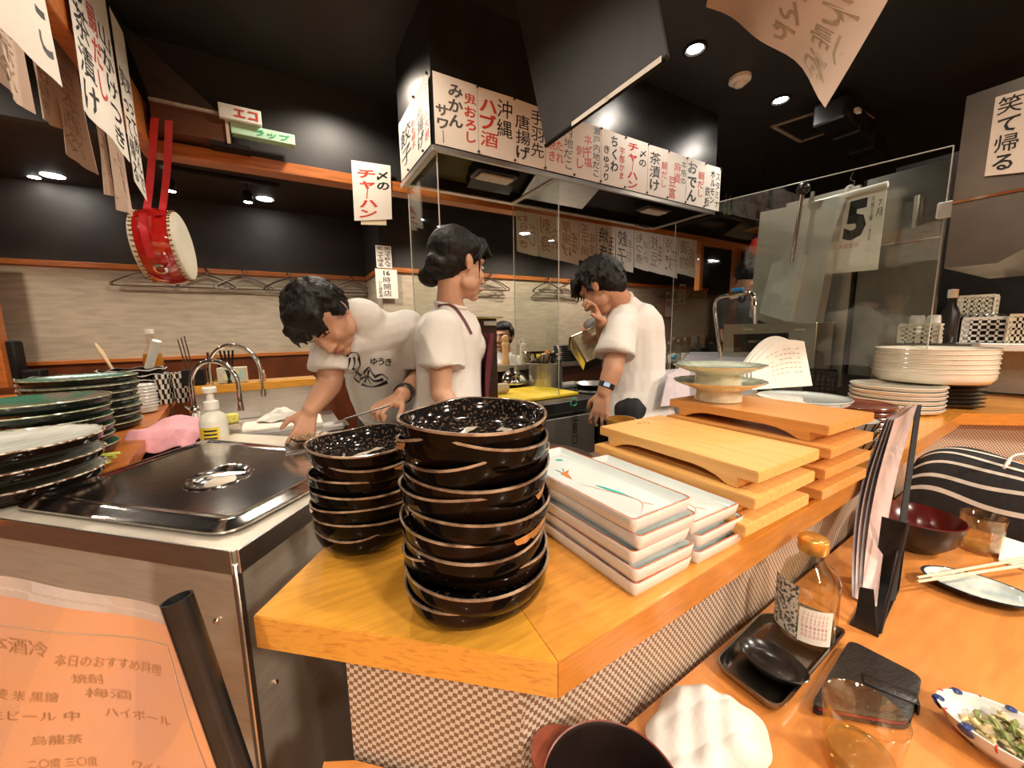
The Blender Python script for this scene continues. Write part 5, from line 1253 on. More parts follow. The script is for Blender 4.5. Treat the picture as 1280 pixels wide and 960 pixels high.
t = thing('utensil_pot', 'short steel pot of small utensils and a blue flower', 'pot', (c.x, 2.0, RBZ+.001))
MB().lathe([(.055, 0), (.06, .004), (.06, .07), (.064, .072), (.057, .072), (.054, .006), (0, .006)], 28, c=(c.x, 2.0, RBZ+.001)).build('pot_body', STEELP, t, 50)
for k in range(5): MB().tube([(c.x-.02+.01*k, 2.0, RBZ+.01), (c.x-.04+.02*k, 2.0+.01*k, RBZ+.13+.015*(k % 2))], .006, 6).build('utensil', [WHITEP, WALNUT, WHITEP, BLACKM, WHITEP][k], t, 50)
MB().ball((c.x+.045, 1.98, RBZ+.115), .02, 8).build('blue_flower', mat('blue_rubber', (.05, .40, .65), .4), t, 60)
for i, (px, col_, lb) in enumerate([(852, (.50, .22, .10), 'small brown jar right of the utensil pot'), (862, (.05, .07, .25), 'jar with a dark blue band under the black box'), (870, (.42, .25, .15), 'small orange brown jar below the black box')]):
    c = rb_(px, 1.98)
    t = thing('spice_jar', lb, 'jar', (c.x, 1.98, RBZ+.001)); MB().lathe([(.028, 0), (.03, .003), (.03, .06), (.022, .066)], 18, c=(c.x, 1.98, RBZ+.001)).build('jar_body', mat('jar_colour_%s' % 'abc'[i], col_, .3), t, 50)
    MB().lathe([(.026, .066), (.026, .078), (0, .079)], 18, c=(c.x, 1.98, RBZ+.001)).build('jar_lid', WHITEP if i != 2 else STEEL, t, 50)
bp2 = make_round('blue_bowl', .06, .03, BLUEP, WHITEC, WHITEC, n=28); bp2['category'] = 'bowl'; c = rb_(821, 2.3)
for k in range(5): place_copy(bp2, k == 0, 'blue and white bowl, %s of the pile right of the standing cook' % ordn(k, 5), (c.x, 2.3, RBZ+.0006+k*.016), 0, 'blue bowls on the drinks bench')

# steel back panels, dishwasher, calendar
XR = 2.78
def qx(pts, x): return [atx(px, py, x) for px, py in pts]
PANEL = mat('smoky_steel_panel', (.42, .38, .34), .28, 1, var=.35, scale=4, bump=.02)
t = thing('steel_back_panel', 'smoky stainless wall panel right of the calendar', 'panel', (XR+.1, .7, .9))
MB().box((XR+.14, .775, 1.5), (.03, .33, 1.1)).build('panel_sheet', PANEL, t, 0)
MB().box((XR+.14, .945, 1.5), (.036, .012, 1.1)).build('panel_edge', BLACKM, t, 0)
MB().box((XR+.12, .775, 1.68), (.004, .32, .006)).build('panel_seam', STEELP, t, 0)
MB().tube([V(XR+.10, .72, 1.74), V(XR+.10, .72, 1.90)], .012, 8).build('pull_handle', STEEL, t, 60)
t = thing('steel_back_panel', 'smoky stainless wall panel behind the calendar', 'panel', (XR+.06, 1.1, .9))
MB().box((XR+.10, 1.14, 1.45), (.03, .37, 1.15)).build('panel_sheet', STEEL, t, 0)
t = thing('dishwasher', 'steel hood dishwasher with a lever rod ending in a black ball', 'dishwasher', (XR, 1.2, .9))
q = qx([(961, 268), (1059, 249), (1025, 424), (946, 396)], XR)
mb = MB().slab(q, -.10 if (q[1]-q[0]).cross(q[3]-q[0]).x > 0 else .10); mb.build('hood_front', mat('bright_steel', (.74, .72, .68), .38, .75, var=.1, scale=5), t, 0)
q = qx([(972, 330), (1009, 319), (991, 402), (956, 391)], XR-.10)
nn = (q[1]-q[0]).cross(q[3]-q[0]); MB().slab(q, -.07 if nn.x > 0 else .07).build('control_box', mat('light_steel_case', (.72, .74, .73), .35, .4, var=.08), t, 0)
q2 = [lerp(lerp(q[0], q[1], a), lerp(q[3], q[2], a), b)+V(-.003, 0, 0) for a, b in ((.2, .1), (.85, .1), (.85, .32), (.2, .32))]
MB().slab(q2, -.003 if nn.x > 0 else .003).build('label_plate', PAPERY, t, 0)
p0, p1 = atx(990, 328, XR-.19), atx(1004, 236, XR-.19)
MB().tube([p0, p1], .011, 10).build('lever_rod', CHROME, t, 60); MB().ball(p1, .034, 16).build('lever_ball', BLACKP, t, 60)
p2, p3 = atx(1003, 322, XR-.08), atx(1016, 240, XR-.05); MB().tube([p2, p3], .012, 8).build('guide_post', STEELD, t, 60)
# machine bed in front with the dark slot
t = thing('steel_machine', 'low steel machine with a dark display slot below the dishwasher', 'machine', (2.5, 1.2, .7))
q = qx([(905, 406), (1022, 402), (1022, 452), (905, 452)], XR-.16); zt = (q[0].z+q[1].z)/2
y0, y1 = q[1].y, q[0].y
MB().box((XR-.05, (y0+y1)/2, (zt+.75)/2), (.22, y1-y0, zt-.75), bev=.004).build('machine_body', STEEL, t, 30)
q = qx([(917, 418), (985, 416), (985, 440), (917, 440)], XR-.165)
MB().slab(q, .004).build('display_slot', BLACKP, t, 0); MB().box((XR-.168, (q[0].y+q[1].y)/2, (q[0].z+q[2].z)/2+.01), (.006, .12, .014)).build('display_light', STEELP, t, 0)
for px in (935, 1000): p = atx(px, 412, XR-.163); MB().box(tuple(p), (.006, .05, .008)).build('vent_slot', PAPERY, t, 0)
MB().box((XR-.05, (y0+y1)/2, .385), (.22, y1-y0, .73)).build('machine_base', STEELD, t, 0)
# calendar
t = thing('wall_calendar', 'large wall calendar with a big black five hanging on the steel panel', 'calendar', tuple(atx(1068, 341, XR-.06)))
q = qx([(1030, 247), (1110, 231), (1097, 337), (1041, 341)], XR+.03)
q = qx([(1057, 247), (1109, 233), (1097, 337), (1040, 342)], XR+.02)
MB().slab(q, .004).build('sheet', PAPER, t, 0)
a, b = atx(1019, 254, XR+.01), atx(1110, 230, XR+.01); MB().tube([a, b], .016, 8).build('top_bar', WHITEP, t, 60)
k_ = atx(1062, 236, XR+.01); MB().lathe([(.012, -.003), (.022, 0), (.012, .003)], 16, c=k_, ax=V(1, 0, 0).to_track_quat('Z', 'Y')).build('hanging_eye', WHITEP, t, 60)
MB().tube(spline([k_, k_+V(.0, -.02, .03), k_+V(0, .0, .05), k_+V(0, -.01, .085)], 5), .002, 5).build('hanging_string', STEELD, t, 60)
n_ = V(-1, 0, 0)
def caltext(nm, txt, u0, v0, u1, v1, ink, vert, off=.0):
    mb = MB(); put_text2(mb, lambda u, v: bil(q, u, v), n_, txt, u0, v0, u1, v1, False, 0, 1, off, vert); mb.build(nm, ink, t, 0)
caltext('numeral', '5', .10, .07, .62, .58, INK, False, .05)
caltext('lettering', '7月', .80, .12, .97, .34, INK, True); caltext('lettering', '先勝土曜', .67, .07, .76, .38, INKG, True)
caltext('lettering', '大安吉日', .05, .62, .50, .68, REDINK, False); caltext('lettering', '一粒万倍', .70, .42, .76, .62, REDINK, True)
# steel duct hood at top right with the poster
t = thing('steel_duct', 'stainless duct box at the upper right carrying a vertical poster', 'duct', (2.2, .2, 1.6))
q = [atx(1204, 122, 2.05), atx(1420, 55, 2.05), atx(1420, 180, 2.05), atx(1184, 335, 2.05)]
ya, yb = (q[0].y+q[3].y)/2, q[1].y; z1_, z0_ = CEIL-.25, q[3].z
DUCT = mat('smudged_steel', (.40, .36, .31), .32, 1, var=.35, scale=4)
ztop = q[0].z
prof = [(ya, ztop), (ya, z0_), (ya-.12, z0_-.0), (ya-.42, z0_+.22), (ya-.42, ztop)]
mb = MB(); n = len(prof)
mb.add([(2.05, y, z) for y, z in prof]+[(2.75, y, z) for y, z in prof], [tuple(range(n)), tuple(range(2*n-1, n-1, -1))]+[(i, n+i, n+(i+1) % n, (i+1) % n) for i in range(n)])
mb.build('duct_body', DUCT, t, 0)
MB().box((2.046, ya-.21, (z0_+ztop)/2-.06), (.004, .42, .008)).build('duct_seam', STEELP, t, 0)
zt_ = ztop
q = [atx(1243, 122, 2.04), atx(1300, 106, 2.04), atx(1300, 212, 2.04), atx(1232, 220, 2.04)]
q[0].y = q[3].y = (q[0].y+q[3].y)/2; q[1].y = q[2].y = (q[1].y+q[2].y)/2
paper('wall_notice', 'white poster with bold black brush characters on the steel duct', q, [('笑て帰る', K, .08, .03, .62, .97, .02)], cat='notice', seed=33)
p = atx(1292, 85, 2.2)
single(MB().lathe([(.10, 0), (.12, .02), (.12, .05), (.105, .06), (.12, .08), (.12, .12), (.10, .14)], 28, c=(2.25, ya-.25, ztop+.001)), 'steamer_stack', mat('bamboo_steamer', (.60, .42, .22), .6, stretch=(1, 1, 8)), 'round bamboo steamer on top of the steel duct', 'steamer')
# shelf with baskets at the right
SHB = atx(1240, 428, 2.95).z
t = thing('basket_shelf', 'pale shelf with plastic baskets under the steel duct', 'shelf', (3.0, .3, SHB))
MB().box((3.02, .22, SHB-.02), (.30, .62, .035), bev=.003).build('shelf_board', WHITEP, t, 30)
MB().box((3.10, .22, (SHB+.86)/2), (.1, .6, SHB-.94)).build('shelf_back', mat('grey_beige_panel', (.38, .33, .26), .6), t, 0)
MB().box((3.2, .15, 1.6), (.04, 1.5, 1.1)).build('dark_recess_back', BLACKM, t, 0)
def basket(pa, pb, x, h, lb, m, rows=4, dp=.18, zb=None):
    a, b = atx(*pa, x), atx(*pb, x); y1_, y0_ = a.y, b.y; zb = zb if zb is not None else SHB+.001; L_ = abs(y1_-y0_)
    t = thing('plastic_basket', lb, 'basket', (x, (y0_+y1_)/2, zb)); mb = MB(); cy = (y0_+y1_)/2
    nc = max(5, int(L_/.028))
    for sx in (0, dp):
        for r in range(rows+1): mb.box((x+sx, cy, zb+.004+h*r/rows), (.004, L_, .010 if r < rows else .016))
        for k in range(nc+1): mb.box((x+sx, y0_+(y1_-y0_)*k/nc, zb+h/2), (.004, .009, h))
    for y in (y0_, y1_):
        for r in range(rows+1): mb.box((x+dp/2, y, zb+.004+h*r/rows), (dp, .004, .010))
        for k in range(6): mb.box((x+dp*k/5, y, zb+h/2), (.009, .004, h))
    mb.box((x+dp/2, cy, zb+.003), (dp, L_, .005)); o = mb.build('basket_lattice', m, t, 0); o['kind'] = 'stuff'
    return t
CRM = mat('cream_plastic', (.68, .62, .48), .4)
basket((1126, 392), (1178, 392), 2.72, .085, 'cream plastic basket left of the dark bottle', CRM, dp=.14)
single(MB().box((2.79, (atx(1126, 392, 2.72).y+atx(1178, 392, 2.72).y)/2-.03, (SHB+.89)/2), (.16, .30, SHB-.894)), 'basket_stand', STEELD, 'steel block under the cream basket and dark bottle', 'stand')
basket((1206, 388), (1262, 386), 2.93, .11, 'white plastic basket of wrapped things on the pale shelf', WHITEP)
basket((1264, 386), (1300, 384), 2.90, .12, 'tall cream plastic basket at the right picture edge', CRM)
mb = MB(); c = atx(1233, 388, 3.02)
crumple('wrapped_packets', (3.02, c.y), .06, .14, .05, thin_glass('crinkled_film', (.9, .9, .9), .5), 'crinkled clear wrapping heaped in the white basket', 'wrapping', 8, SHB+.105)
for i, px in enumerate((1148, 1170)):
    c = atx(px, 390, 2.79)
    single(MB().lathe([(.045, 0), (.04, .02), (.028, .075), (.024, .08), (0, .08)], 24, c=(2.79, c.y, SHB+.009)), 'upturned_cup', WHITEC, ['white cup upside down in the cream basket, left one', 'white cup upside down in the cream basket, right one'][i], 'cup').scale = (1, 1, 1.6)
c = atx(1178, 410, 2.80)
t = thing('sauce_bottle', 'dark sauce bottle with a white cap between the baskets', 'bottle', (2.80, c.y-.02, SHB+.001)); b_ = (2.80, c.y-.02, SHB+.001)
MB().lathe([(.030, 0), (.033, .004), (.033, .14), (.014, .19), (.013, .22)], 22, c=b_).build('bottle_body', BLACKP, t, 50)
MB().lathe([(.016, .215), (.018, .218), (.018, .255), (0, .257)], 18, c=b_).build('cap', WHITEP, t, 50)
# standing microwave-like lattice in the dark recess
basket((1200, 362), (1246, 360), 3.08, .10, 'dim basket deep in the dark recess', CRM, zb=SHB+.125, dp=.08)
bk_ = MB().box((3.11, atx(1223, 362, 3.08).y, SHB+.061), (.13, .34, .118)); single(bk_, 'dark_crate', BLACKM, 'dark crate under the dim basket in the recess', 'crate')
# glass partition in front of the machines
t = thing('glass_partition', 'long clear glass partition with plastic clips before the dishwasher', 'glass', (2.6, 1.2, .9))
q = [V(2.58, 1.93, 2.09), V(2.58, .55, 2.01), V(2.58, .55, .93), V(2.58, 1.93, .93)]
MB().slab(q, .006).build('pane', PANE, t, 0)
for e in (0, 1, 3): MB().tube([q[e], q[(e+1) % 4]], .0025, 6).build('pane_edge', PEDGE, t, 60)
for px, py in ((855, 272), (1183, 262)):
    p = atx(px, py, 2.565); MB().box(tuple(p), (.02, .06, .07), bev=.006).build('clip', PLASTF if px < 900 else WHITEP, t, 30)
# spring pre-rinse tap
b0 = atx(897, 462, 2.45); t = thing('spray_tap', 'chrome spray tap with ribbed hose and a blue lever', 'faucet', tuple(atx(897, 462, 2.45)))
P_ = [atx(x, y, 2.45) for x, y in ((902, 470), (900, 440), (895, 400), (894, 380), (900, 372), (915, 369), (925, 369))]
pts = spline(P_, 6); MB().tube(pts, .011, 10).build('hose', CHROME, t, 60)
rb2 = MB()
for i in range(0, len(pts)-8):
    dd = (pts[i+1]-pts[i]).normalized(); rb2.lathe([(.011, -.002), (.0145, 0), (.011, .002)], 10, c=pts[i], ax=dd.to_track_quat('Z', 'Y'))
tag(rb2.build('hose_ribs', STEELP, t, 60), kind='stuff')
P_ = [atx(x, y, 2.44) for x, y in ((914, 370), (926, 368), (936, 367), (942, 372), (944, 382))]
MB().tube(spline(P_, 5), .019, 12).build('tap_body', CHROME, t, 60)
p = atx(922, 362, 2.44); MB().box(tuple(p), (.02, .075, .02), bev=.005).build('blue_lever', mat('blue_handle', (.02, .25, .60), .35), t, 30)
MB().tube([atx(942, 378, 2.46), atx(944, 404, 2.50)], .012, 10).build('riser', CHROME, t, 60)
p = atx(927, 374, 2.42); MB().ball(p, .024, 12).build('valve', BLACKP, t, 60)
sk_ = MB().box((2.45, atx(897, 470, 2.45).y, .44), (.14, .14, .86), bev=.003); single(sk_, 'tap_pillar', STEELD, 'steel pillar the spray tap stands on', 'pillar')
# glasses on a high shelf behind the glass partition
c = aty(945, 288, 2.46); t = thing('high_shelf', 'small orange shelf high behind the dishwasher', 'shelf', tuple(c))
MB().box((c.x+.05, 2.42, c.z-.012), (.42, .16, .02), bev=.002).build('shelf_board', OAK, t, 30)
tm = MB().lathe([(.028, 0), (.034, .10), (.0325, .10), (.027, .004), (0, .004)], 18).build('shelf_glass', PLASTF, None, 50, world=False); tm['category'] = 'glass'
for k in range(5): place_copy(tm, k == 0, 'drinking glass on the high orange shelf, %s from the left' % ['first', 'second', 'third', 'fourth', 'fifth'][k], (c.x-.10+.075*k, 2.40, c.z-.001), 0, 'glasses on the high shelf')
for i, px in enumerate((907, 912)):
    c = aty(px, 252, 2.44); t = thing('hanging_lighter', ['long green lighter hanging beside the thick post, left one', 'long green lighter hanging beside the thick post, right one'][i], 'lighter', tuple(c))
    MB().tube([c+V(0, 0, .09), c+V(0, 0, -.02)], .006, 8).build('lighter_neck', STEEL, t, 60)
    MB().tube([c+V(0, 0, -.02), c+V(0, 0, -.13)], .014, 8).build('lighter_grip', mat('green_plastic_%s' % 'ab'[i], [(.10, .25, .12), (.15, .75, .10)][i], .3), t, 60)
t = thing('lighter_rail', 'dark rail at the hood end holding the hanging lighters', 'rail', tuple(aty(910, 232, 2.46)))
MB().box(tuple(aty(909, 233, 2.455)), (.22, .03, .03)).build('rail_bar', BLACKM, t, 0)
# -------- papers, menus and register things on the far side of the counter
t = thing('gold_can', 'white cup with a gold rim band behind the wooden boards', 'cup', (0, 0, 0)); c = atz(777, 532, .86)
cc = (1.05, 1.02, .86); cc = (atd(777, 520, 1.24).x, atd(777, 520, 1.24).y, .8265)
t.location = cc; t.matrix_basis = Matrix.Translation(V(*cc))
MB().lathe([(.034, 0), (.038, .004), (.042, .10)], 28, c=cc).build('cup_body', WHITEP, t, 50)
MB().lathe([(.0425, .10), (.046, .105), (.046, .135), (.042, .135), (.040, .10)], 28, c=cc).build('gold_band', mat('gold_enamel', (.62, .36, .08), .2, .6), t, 50)
t = thing('kitchen_step_bench', 'steel undercounter bench on the kitchen side behind plates and boards', 'bench', (1.0, .95, 0))
MB().prism([(.30, .80), (1.42, .82), (1.42, .97), (.32, .97)], .78, .825).build('bench_top', STEEL, t, 30)
MB().prism([(.32, .82), (1.41, .84), (1.41, .95), (.34, .95)], 0, .779).build('bench_body', STEELD, t, 30)
t = thing('round_tray', 'dark brown round tray behind the painted plates', 'tray', (.63, .93, .826))
MB().lathe([(.15, 0), (.16, .004), (.168, .025), (.164, .026), (.155, .006), (0, .005)], 40, c=(.66, .945, .8265)).build('tray_body', mat('brown_tray', (.10, .07, .06), .35), t, 50)
# pinned binder and loose slips
c = atd(975, 455, 1.75)
t = thing('order_binder', 'thick fan of white order slips curling over behind the celadon dishes', 'binder', (1.75, .95, .89))
def slip(k):
    b = atz(940+k*3, 500, .93)
    def f(u, v):
        s = bil([atd(925, 458, 1.72), atd(990, 427, 1.80), atd(1000, 482, 1.78), atd(925, 487, 1.66)], u, v)
        arch = math.sin(u*PI)*.06*(1-v)
        return s+UP*arch-FW*(.012*k)+RT*(.01*k)+V(0, 0, .012*math.sin(u*3+k)*(1-v))
    return f
for k in range(4):
    mb = MB().grid(slip(k), 14, 6); b2 = MB().grid(lambda u, v: slip(k)(u, v)+FW*.0008, 14, 6); mb.add(b2.v, [f[::-1] for f in b2.f]); o = mb.build('order_slip', PAPER, t, 60)
mb = MB()
for r in range(6):
    for cdx in range(8):
        if random.random() < .75:
            u = .25+cdx*.08; v = .18+r*.10; f = slip(3); a = f(u, v); b = f(u+.05, v); d = f(u+.05, v+.013); e = f(u, v+.013); mb.add([p-FW*.002 for p in (a, b, d, e)], [(0, 1, 2, 3)])
tag(mb.build('slip_writing', INKT, t, 0), kind='stuff')
q = [atd(835, 470, 1.55), atd(862, 452, 1.62), atd(862, 505, 1.60), atd(826, 508, 1.52)]
t = thing('menu_folder', 'lilac white folded menu folder leaning left of the celadon dishes', 'menu', tuple(q[3]))
for k in range(4): MB().slab([p+FW*.012*k+RT*.006*k for p in q], .006).build('folder_leaf', mat('lilac_sheet_%s' % 'abcd'[k], (.62-.03*k, .56-.03*k, .60), .4), t, 0)
q = [atd(852, 441, 1.70), atd(945, 438, 1.85), atd(950, 455, 1.65), atd(850, 456, 1.50)]
t = thing('flat_folder', 'grey lilac plastic folder lying flat above the celadon dishes', 'menu', tuple(q[3]))
zt = .958+.09
bx_ = [atz(850, 455, zt), atz(950, 452, zt), atz(965, 440, zt), atz(862, 440, zt)]
MB().prism([(p.x, p.y) for p in bx_], zt-.01, zt).build('folder_sheet', mat('grey_lilac_sheet', (.48, .45, .50), .3), t, 30)
t.location = (bx_[0].x, bx_[0].y, zt-.01)
for ch in t.children: ch.data.transform(Matrix.Translation(V(*q[3])-V(bx_[0].x, bx_[0].y, zt-.01)))
t = thing('till_cabinet', 'pale cabinet behind the counter carrying menus and slips', 'cabinet', (1.75, 1.0, 0))
MB().prism([(1.45, .86), (2.25, .90), (2.30, 1.25), (1.5, 1.3)], 0, .90).build('cabinet_body', mat('grey_cabinet', (.40, .37, .33), .5), t, 0)
MB().box((1.72, 1.2, .97), (.45, .05, .15)).build('back_board', mat('pale_lilac_board', (.55, .50, .52), .5), t, 0)
c = atd(1024, 463, 1.85); bz0 = CT+.001
c = V(2.02, .80, 0)
q_ = atz(1024, 492, CT)
t = thing('black_perforated_basket', 'black perforated plastic basket on the counter behind the speckled plate', 'basket', (q_.x, q_.y, bz0))
cx_, cy_ = q_.x, q_.y; W_ = .13; H_ = .12; mb = MB()
for rz_, in ((0,), (PI/2,), (PI,), (1.5*PI,)):
    R_ = Matrix.Rotation(rz_+.35, 3, 'Z')
    for r in range(6):
        p = R_@V(0, -W_/2, 0); mb.box((cx_+p.x, cy_+p.y, bz0+.006+r*(H_-.012)/5), (W_, .004, .010 if r < 5 else .022), rot=R_)
    for k in range(7):
        p = R_@V(-W_/2+W_*k/6, -W_/2, 0); mb.box((cx_+p.x, cy_+p.y, bz0+H_/2), (.009, .004, H_), rot=R_)
mb.build('basket_lattice', BLACKP, t, 0)['kind'] = 'stuff'
MB().box((cx_, cy_, bz0+.045), (W_-.012, W_-.012, .08), rz=.35).build('liner', mat('dark_grey_liner', (.05, .048, .045), .6), t, 0)
# ================================================================ customers' table
# bottle, tray, dish
TUMG = thin_glass('tumbler_glass', (.95, .90, .80), .3)
BOTG = thin_glass('smoky_bottle_glass', (.80, .78, .70), .25)
TZ = TT+.0008
q = [atz(890, 826, TT+.018), atz(952, 764, TT+.018), atz(1062, 786, TT+.018), atz(974, 891, TT+.018)]
ctr = sum(q, V(0, 0, 0))/4
e1 = ((q[1]-q[0])+(q[2]-q[3]))/2; e2 = ((q[3]-q[0])+(q[2]-q[1]))/2
rz = math.atan2(e1.y, e1.x)
t = thing('small_steel_tray', 'dark steel tray holding the glass bottle and black saucer', 'tray', (ctr.x, ctr.y, TZ), rz)
Lx, Ly = e1.length, e2.length
q = [V(p.x, p.y, TZ) for p in q]
loft(MB(), [rrect(q, .025, i_, z_) for i_, z_ in ((.016, 0), (.006, .004), (0, .017), (.0006, .0185), (.004, .0185), (.010, .006), (.016, .004))]).build('tray_body', mat('dark_tray_steel', (.30, .27, .24), .25, 1, var=.25, scale=14), t, 50)
TRZ = TZ+.0045
c = atz(970, 824, TRZ+.015)
t = thing('black_saucer', 'oval black saucer with concentric rings in the steel tray', 'saucer', (c.x-.012, c.y+.0, TRZ), math.atan2((atz(1008, 850, .72)-atz(925, 800, .72)).y, (atz(1008, 850, .72)-atz(925, 800, .72)).x))
ds_ = (atz(1010, 850, .72)-atz(922, 800, .72)).length/2
BLK = mat('matt_black_ceramic', (.018, .014, .012), .25, var=.3, scale=40)
MB().lathe([(ds_*.5, 0), (ds_*.55, .0), (ds_*.9, .014), (ds_, .022), (ds_*.97, .023), (ds_*.85, .014), (ds_*.6, .009), (ds_*.58, .0095), (ds_*.3, .0075), (ds_*.28, .008), (0, .007)], 48, sy=.70).build('saucer_body', BLK, t, 60, world=False)
c = atz(1006, 790, TRZ+.0)
D_ = (c-CAM).dot(FW); rb0 = 31*D_/480
hb = CAMZ-(c.z)+0
top = None
for i in range(200):
    z = c.z+.002*i
    p = V(c.x, c.y, z)-CAM; py = 480-480*(p.dot(UP)/p.dot(FW))
    if py < 672: top = z; break
Hb = top-TRZ
t = thing('sauce_flask', 'clear glass bottle with gold cap and white handwritten label in the steel tray', 'bottle', (c.x, c.y, TRZ), .2)
sq = lambda a, r, z: (r*(1-.10*math.cos(4*a)*(1 if .01 < z < Hb*.6 else .3)), z)
MB().lathe([(rb0*.85, .0), (rb0, .006), (rb0, Hb*.55), (rb0*.85, Hb*.68), (rb0*.45, Hb*.78), (rb0*.40, Hb*.86)], 40, fn=sq).build('glass_bottle', BOTG, t, 60, world=False)
MB().lathe([(rb0*.8, .004), (rb0*.9, .008), (rb0*.9, .03), (0, .030)], 30, fn=sq).build('liquid', mat('pale_oil', (.65, .60, .38), .05, trans=.8, var=.05), t, 60, world=False)
GOLDC = mat('gold_cap', (.75, .42, .10), .22, .7, var=.1)
MB().lathe([(rb0*.47, Hb*.86), (rb0*.50, Hb*.87), (rb0*.50, Hb*.985), (rb0*.42, Hb), (0, Hb)], 32, fn=lambda a, r, z: (r*(1+.015*math.cos(24*a)), z)).build('cap', GOLDC, t, 50, world=False)
va = math.atan2(-c.y, -c.x)-.2
def lab(a0, a1, z0, z1, m, nm, rr=1.12):
    o = MB().grid(lambda u, v: V(rb0*rr*math.cos(a0+(a1-a0)*u), rb0*rr*math.sin(a0+(a1-a0)*u), z1+(z0-z1)*v), 10, 2).build(nm, m, t, 60, world=False); return o
lab(va-.2, va+.75, Hb*.08, Hb*.42, PAPER, 'label', 1.115)
lab(va-1.2, va-.25, Hb*.10, Hb*.60, mat('printed_label', (.62, .58, .50), .6, scale=160, col2=(.08, .07, .06), lo=.44, hi=.5), 'printed_label', 1.115)
mb = MB()
for k in range(7):
    a = va+.62-.11*k
    put_text2(mb, lambda u, v: V(rb0*1.122*math.cos(a-.09*u), rb0*1.122*math.sin(a-.09*u), Hb*.40-(Hb*.28)*v), V(0, 0, 0), 'しょうゆたれ', 0, .02, 1, .95, False, 0, k, 0, True)
tag(mb.build('label_writing', REDINK, t, 0, world=False), kind='stuff')
# phone wallet
zp = TT+.012
q = [atz(1062, 801, zp), atz(1153, 848, zp), atz(1137, 906, zp), atz(1013, 884, zp)]
ctr = sum(q, V(0, 0, 0))/4; e1 = (q[1]-q[0]+q[2]-q[3])/2; e2 = (q[3]-q[0]+q[2]-q[1])/2; rz = math.atan2(e1.y, e1.x)
t = thing('phone_wallet', 'closed black leather phone wallet with a clasp lying beside the tray', 'phone case', (ctr.x, ctr.y, TZ), rz)
LEA = mat('black_leather', (.022, .017, .015), .4, bump=.4, scale=220, var=.3)
Lp, Wp = e1.length*.98, e2.length*.98
t.rotation_euler = (0, 0, 0); t.matrix_basis = Matrix.Translation(V(ctr.x, ctr.y, TZ)); q0 = [V(p.x, p.y, TZ) for p in q]
def rr_(*a): return [rrect(q0, .016, i_, z_) for i_, z_ in a]
loft(MB(), rr_((.002, 0), (0, .001), (0, .004), (.002, .0045))).build('back_cover', LEA, t, 50)
loft(MB(), rr_((.004, .0046), (.004, .0108))).build('phone', mat('dark_pink_edge', (.30, .03, .06), .3), t, 50)
loft(MB(), rr_((.002, .011), (0, .012), (0, .0145), (.003, .0155))).build('front_cover', LEA, t, 50)
cl = lerp(q0[1], q0[2], .55); cdir = (cl-ctr); cdir.z = 0; cdir.normalize()
MB().box(tuple(cl-cdir*.028+V(0, 0, .0168)), (.06, .022, .0025), rz=math.atan2(cdir.y, cdir.x), bev=.001).build('clasp', LEA, t, 50)
MB().box(tuple(cl+cdir*.0015+V(0, 0, .009)), (.003, .022, .017), rz=math.atan2(cdir.y, cdir.x), bev=.001).build('clasp_end', LEA, t, 50)
# tumblers
def tumbler(c, R, Hh, fill, lb, rz=0):
    t = thing('tumbler', lb, 'glass', (c.x, c.y, TZ))
    MB().lathe([(R*.78, 0), (R*.84, .002), (R, Hh), (R-.0012, Hh+.0006), (R-.0024, Hh), (R*.80, .010), (0, .008)], 48, cap='b').build('glass_body', TUMG, t, 60, world=False)
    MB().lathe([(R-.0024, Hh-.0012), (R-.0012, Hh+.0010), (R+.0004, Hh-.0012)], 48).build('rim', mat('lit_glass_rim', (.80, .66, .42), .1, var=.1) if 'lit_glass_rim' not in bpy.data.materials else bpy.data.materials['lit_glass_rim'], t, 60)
    MB().lathe([(R*.77, .0105), (R*.79+.0, .011), (R*.80+(R*.16)*fill/Hh-.0025, fill), (0, fill)], 36, cap='b').build('drink', mat('pale_tea', (.75, .55, .18), .03, trans=.85, var=.02) if 'pale_tea' not in bpy.data.materials else bpy.data.materials['pale_tea'], t, 60, world=False)
c = atz(1081, 886, TT+.088)
tumbler(c, .0415, .088, .030, 'empty looking glass tumbler with amber dregs beside the phone wallet')
c = atz(1223, 688, TT); tumbler(V(c.x, c.y, 0), .040, .092, .022, 'glass tumbler with a little tea behind the black rimmed plate')
# oval plates
def oval_plate(c, a, b, rz, h, outer, inner, rimm, nm, lb):
    t = thing(nm, lb, 'plate', (c.x, c.y, TZ), rz); s = b/a
    MB().lathe([(a*.6, 0), (a*.63, 0), (a*.9, h*.55), (a, h)], 56, sy=s).build('plate_body', outer, t, 60, world=False)
    MB().lathe([(a, h), (a*.975, h+.001), (a*.93, h)], 56, sy=s).build('rim', rimm, t, 60, world=False)
    MB().lathe([(a*.93, h), (a*.82, h*.6), (a*.6, h*.38), (0, h*.34)], 56, sy=s).build('glazed_inside', inner, t, 60, world=False)
    return t
zt = TT+.022
c = (atz(1145, 710, zt)+atz(1310, 757, zt))/2; e = atz(1300, 757, zt)-atz(1147, 712, zt)
BLW = mat('blue_white_glaze', (.62, .66, .60), .12, scale=10, col2=(.22, .32, .36), lo=.3, hi=.5, coat=.7)
op = oval_plate(c, e.length/2, e.length*.33, math.atan2(e.y, e.x), .022, GLAZE, BLW, mat('dark_blue_rim', (.02, .03, .05), .12, coat=.6), 'oval_plate', 'black rimmed oval plate with milky blue glaze holding wooden chopsticks')
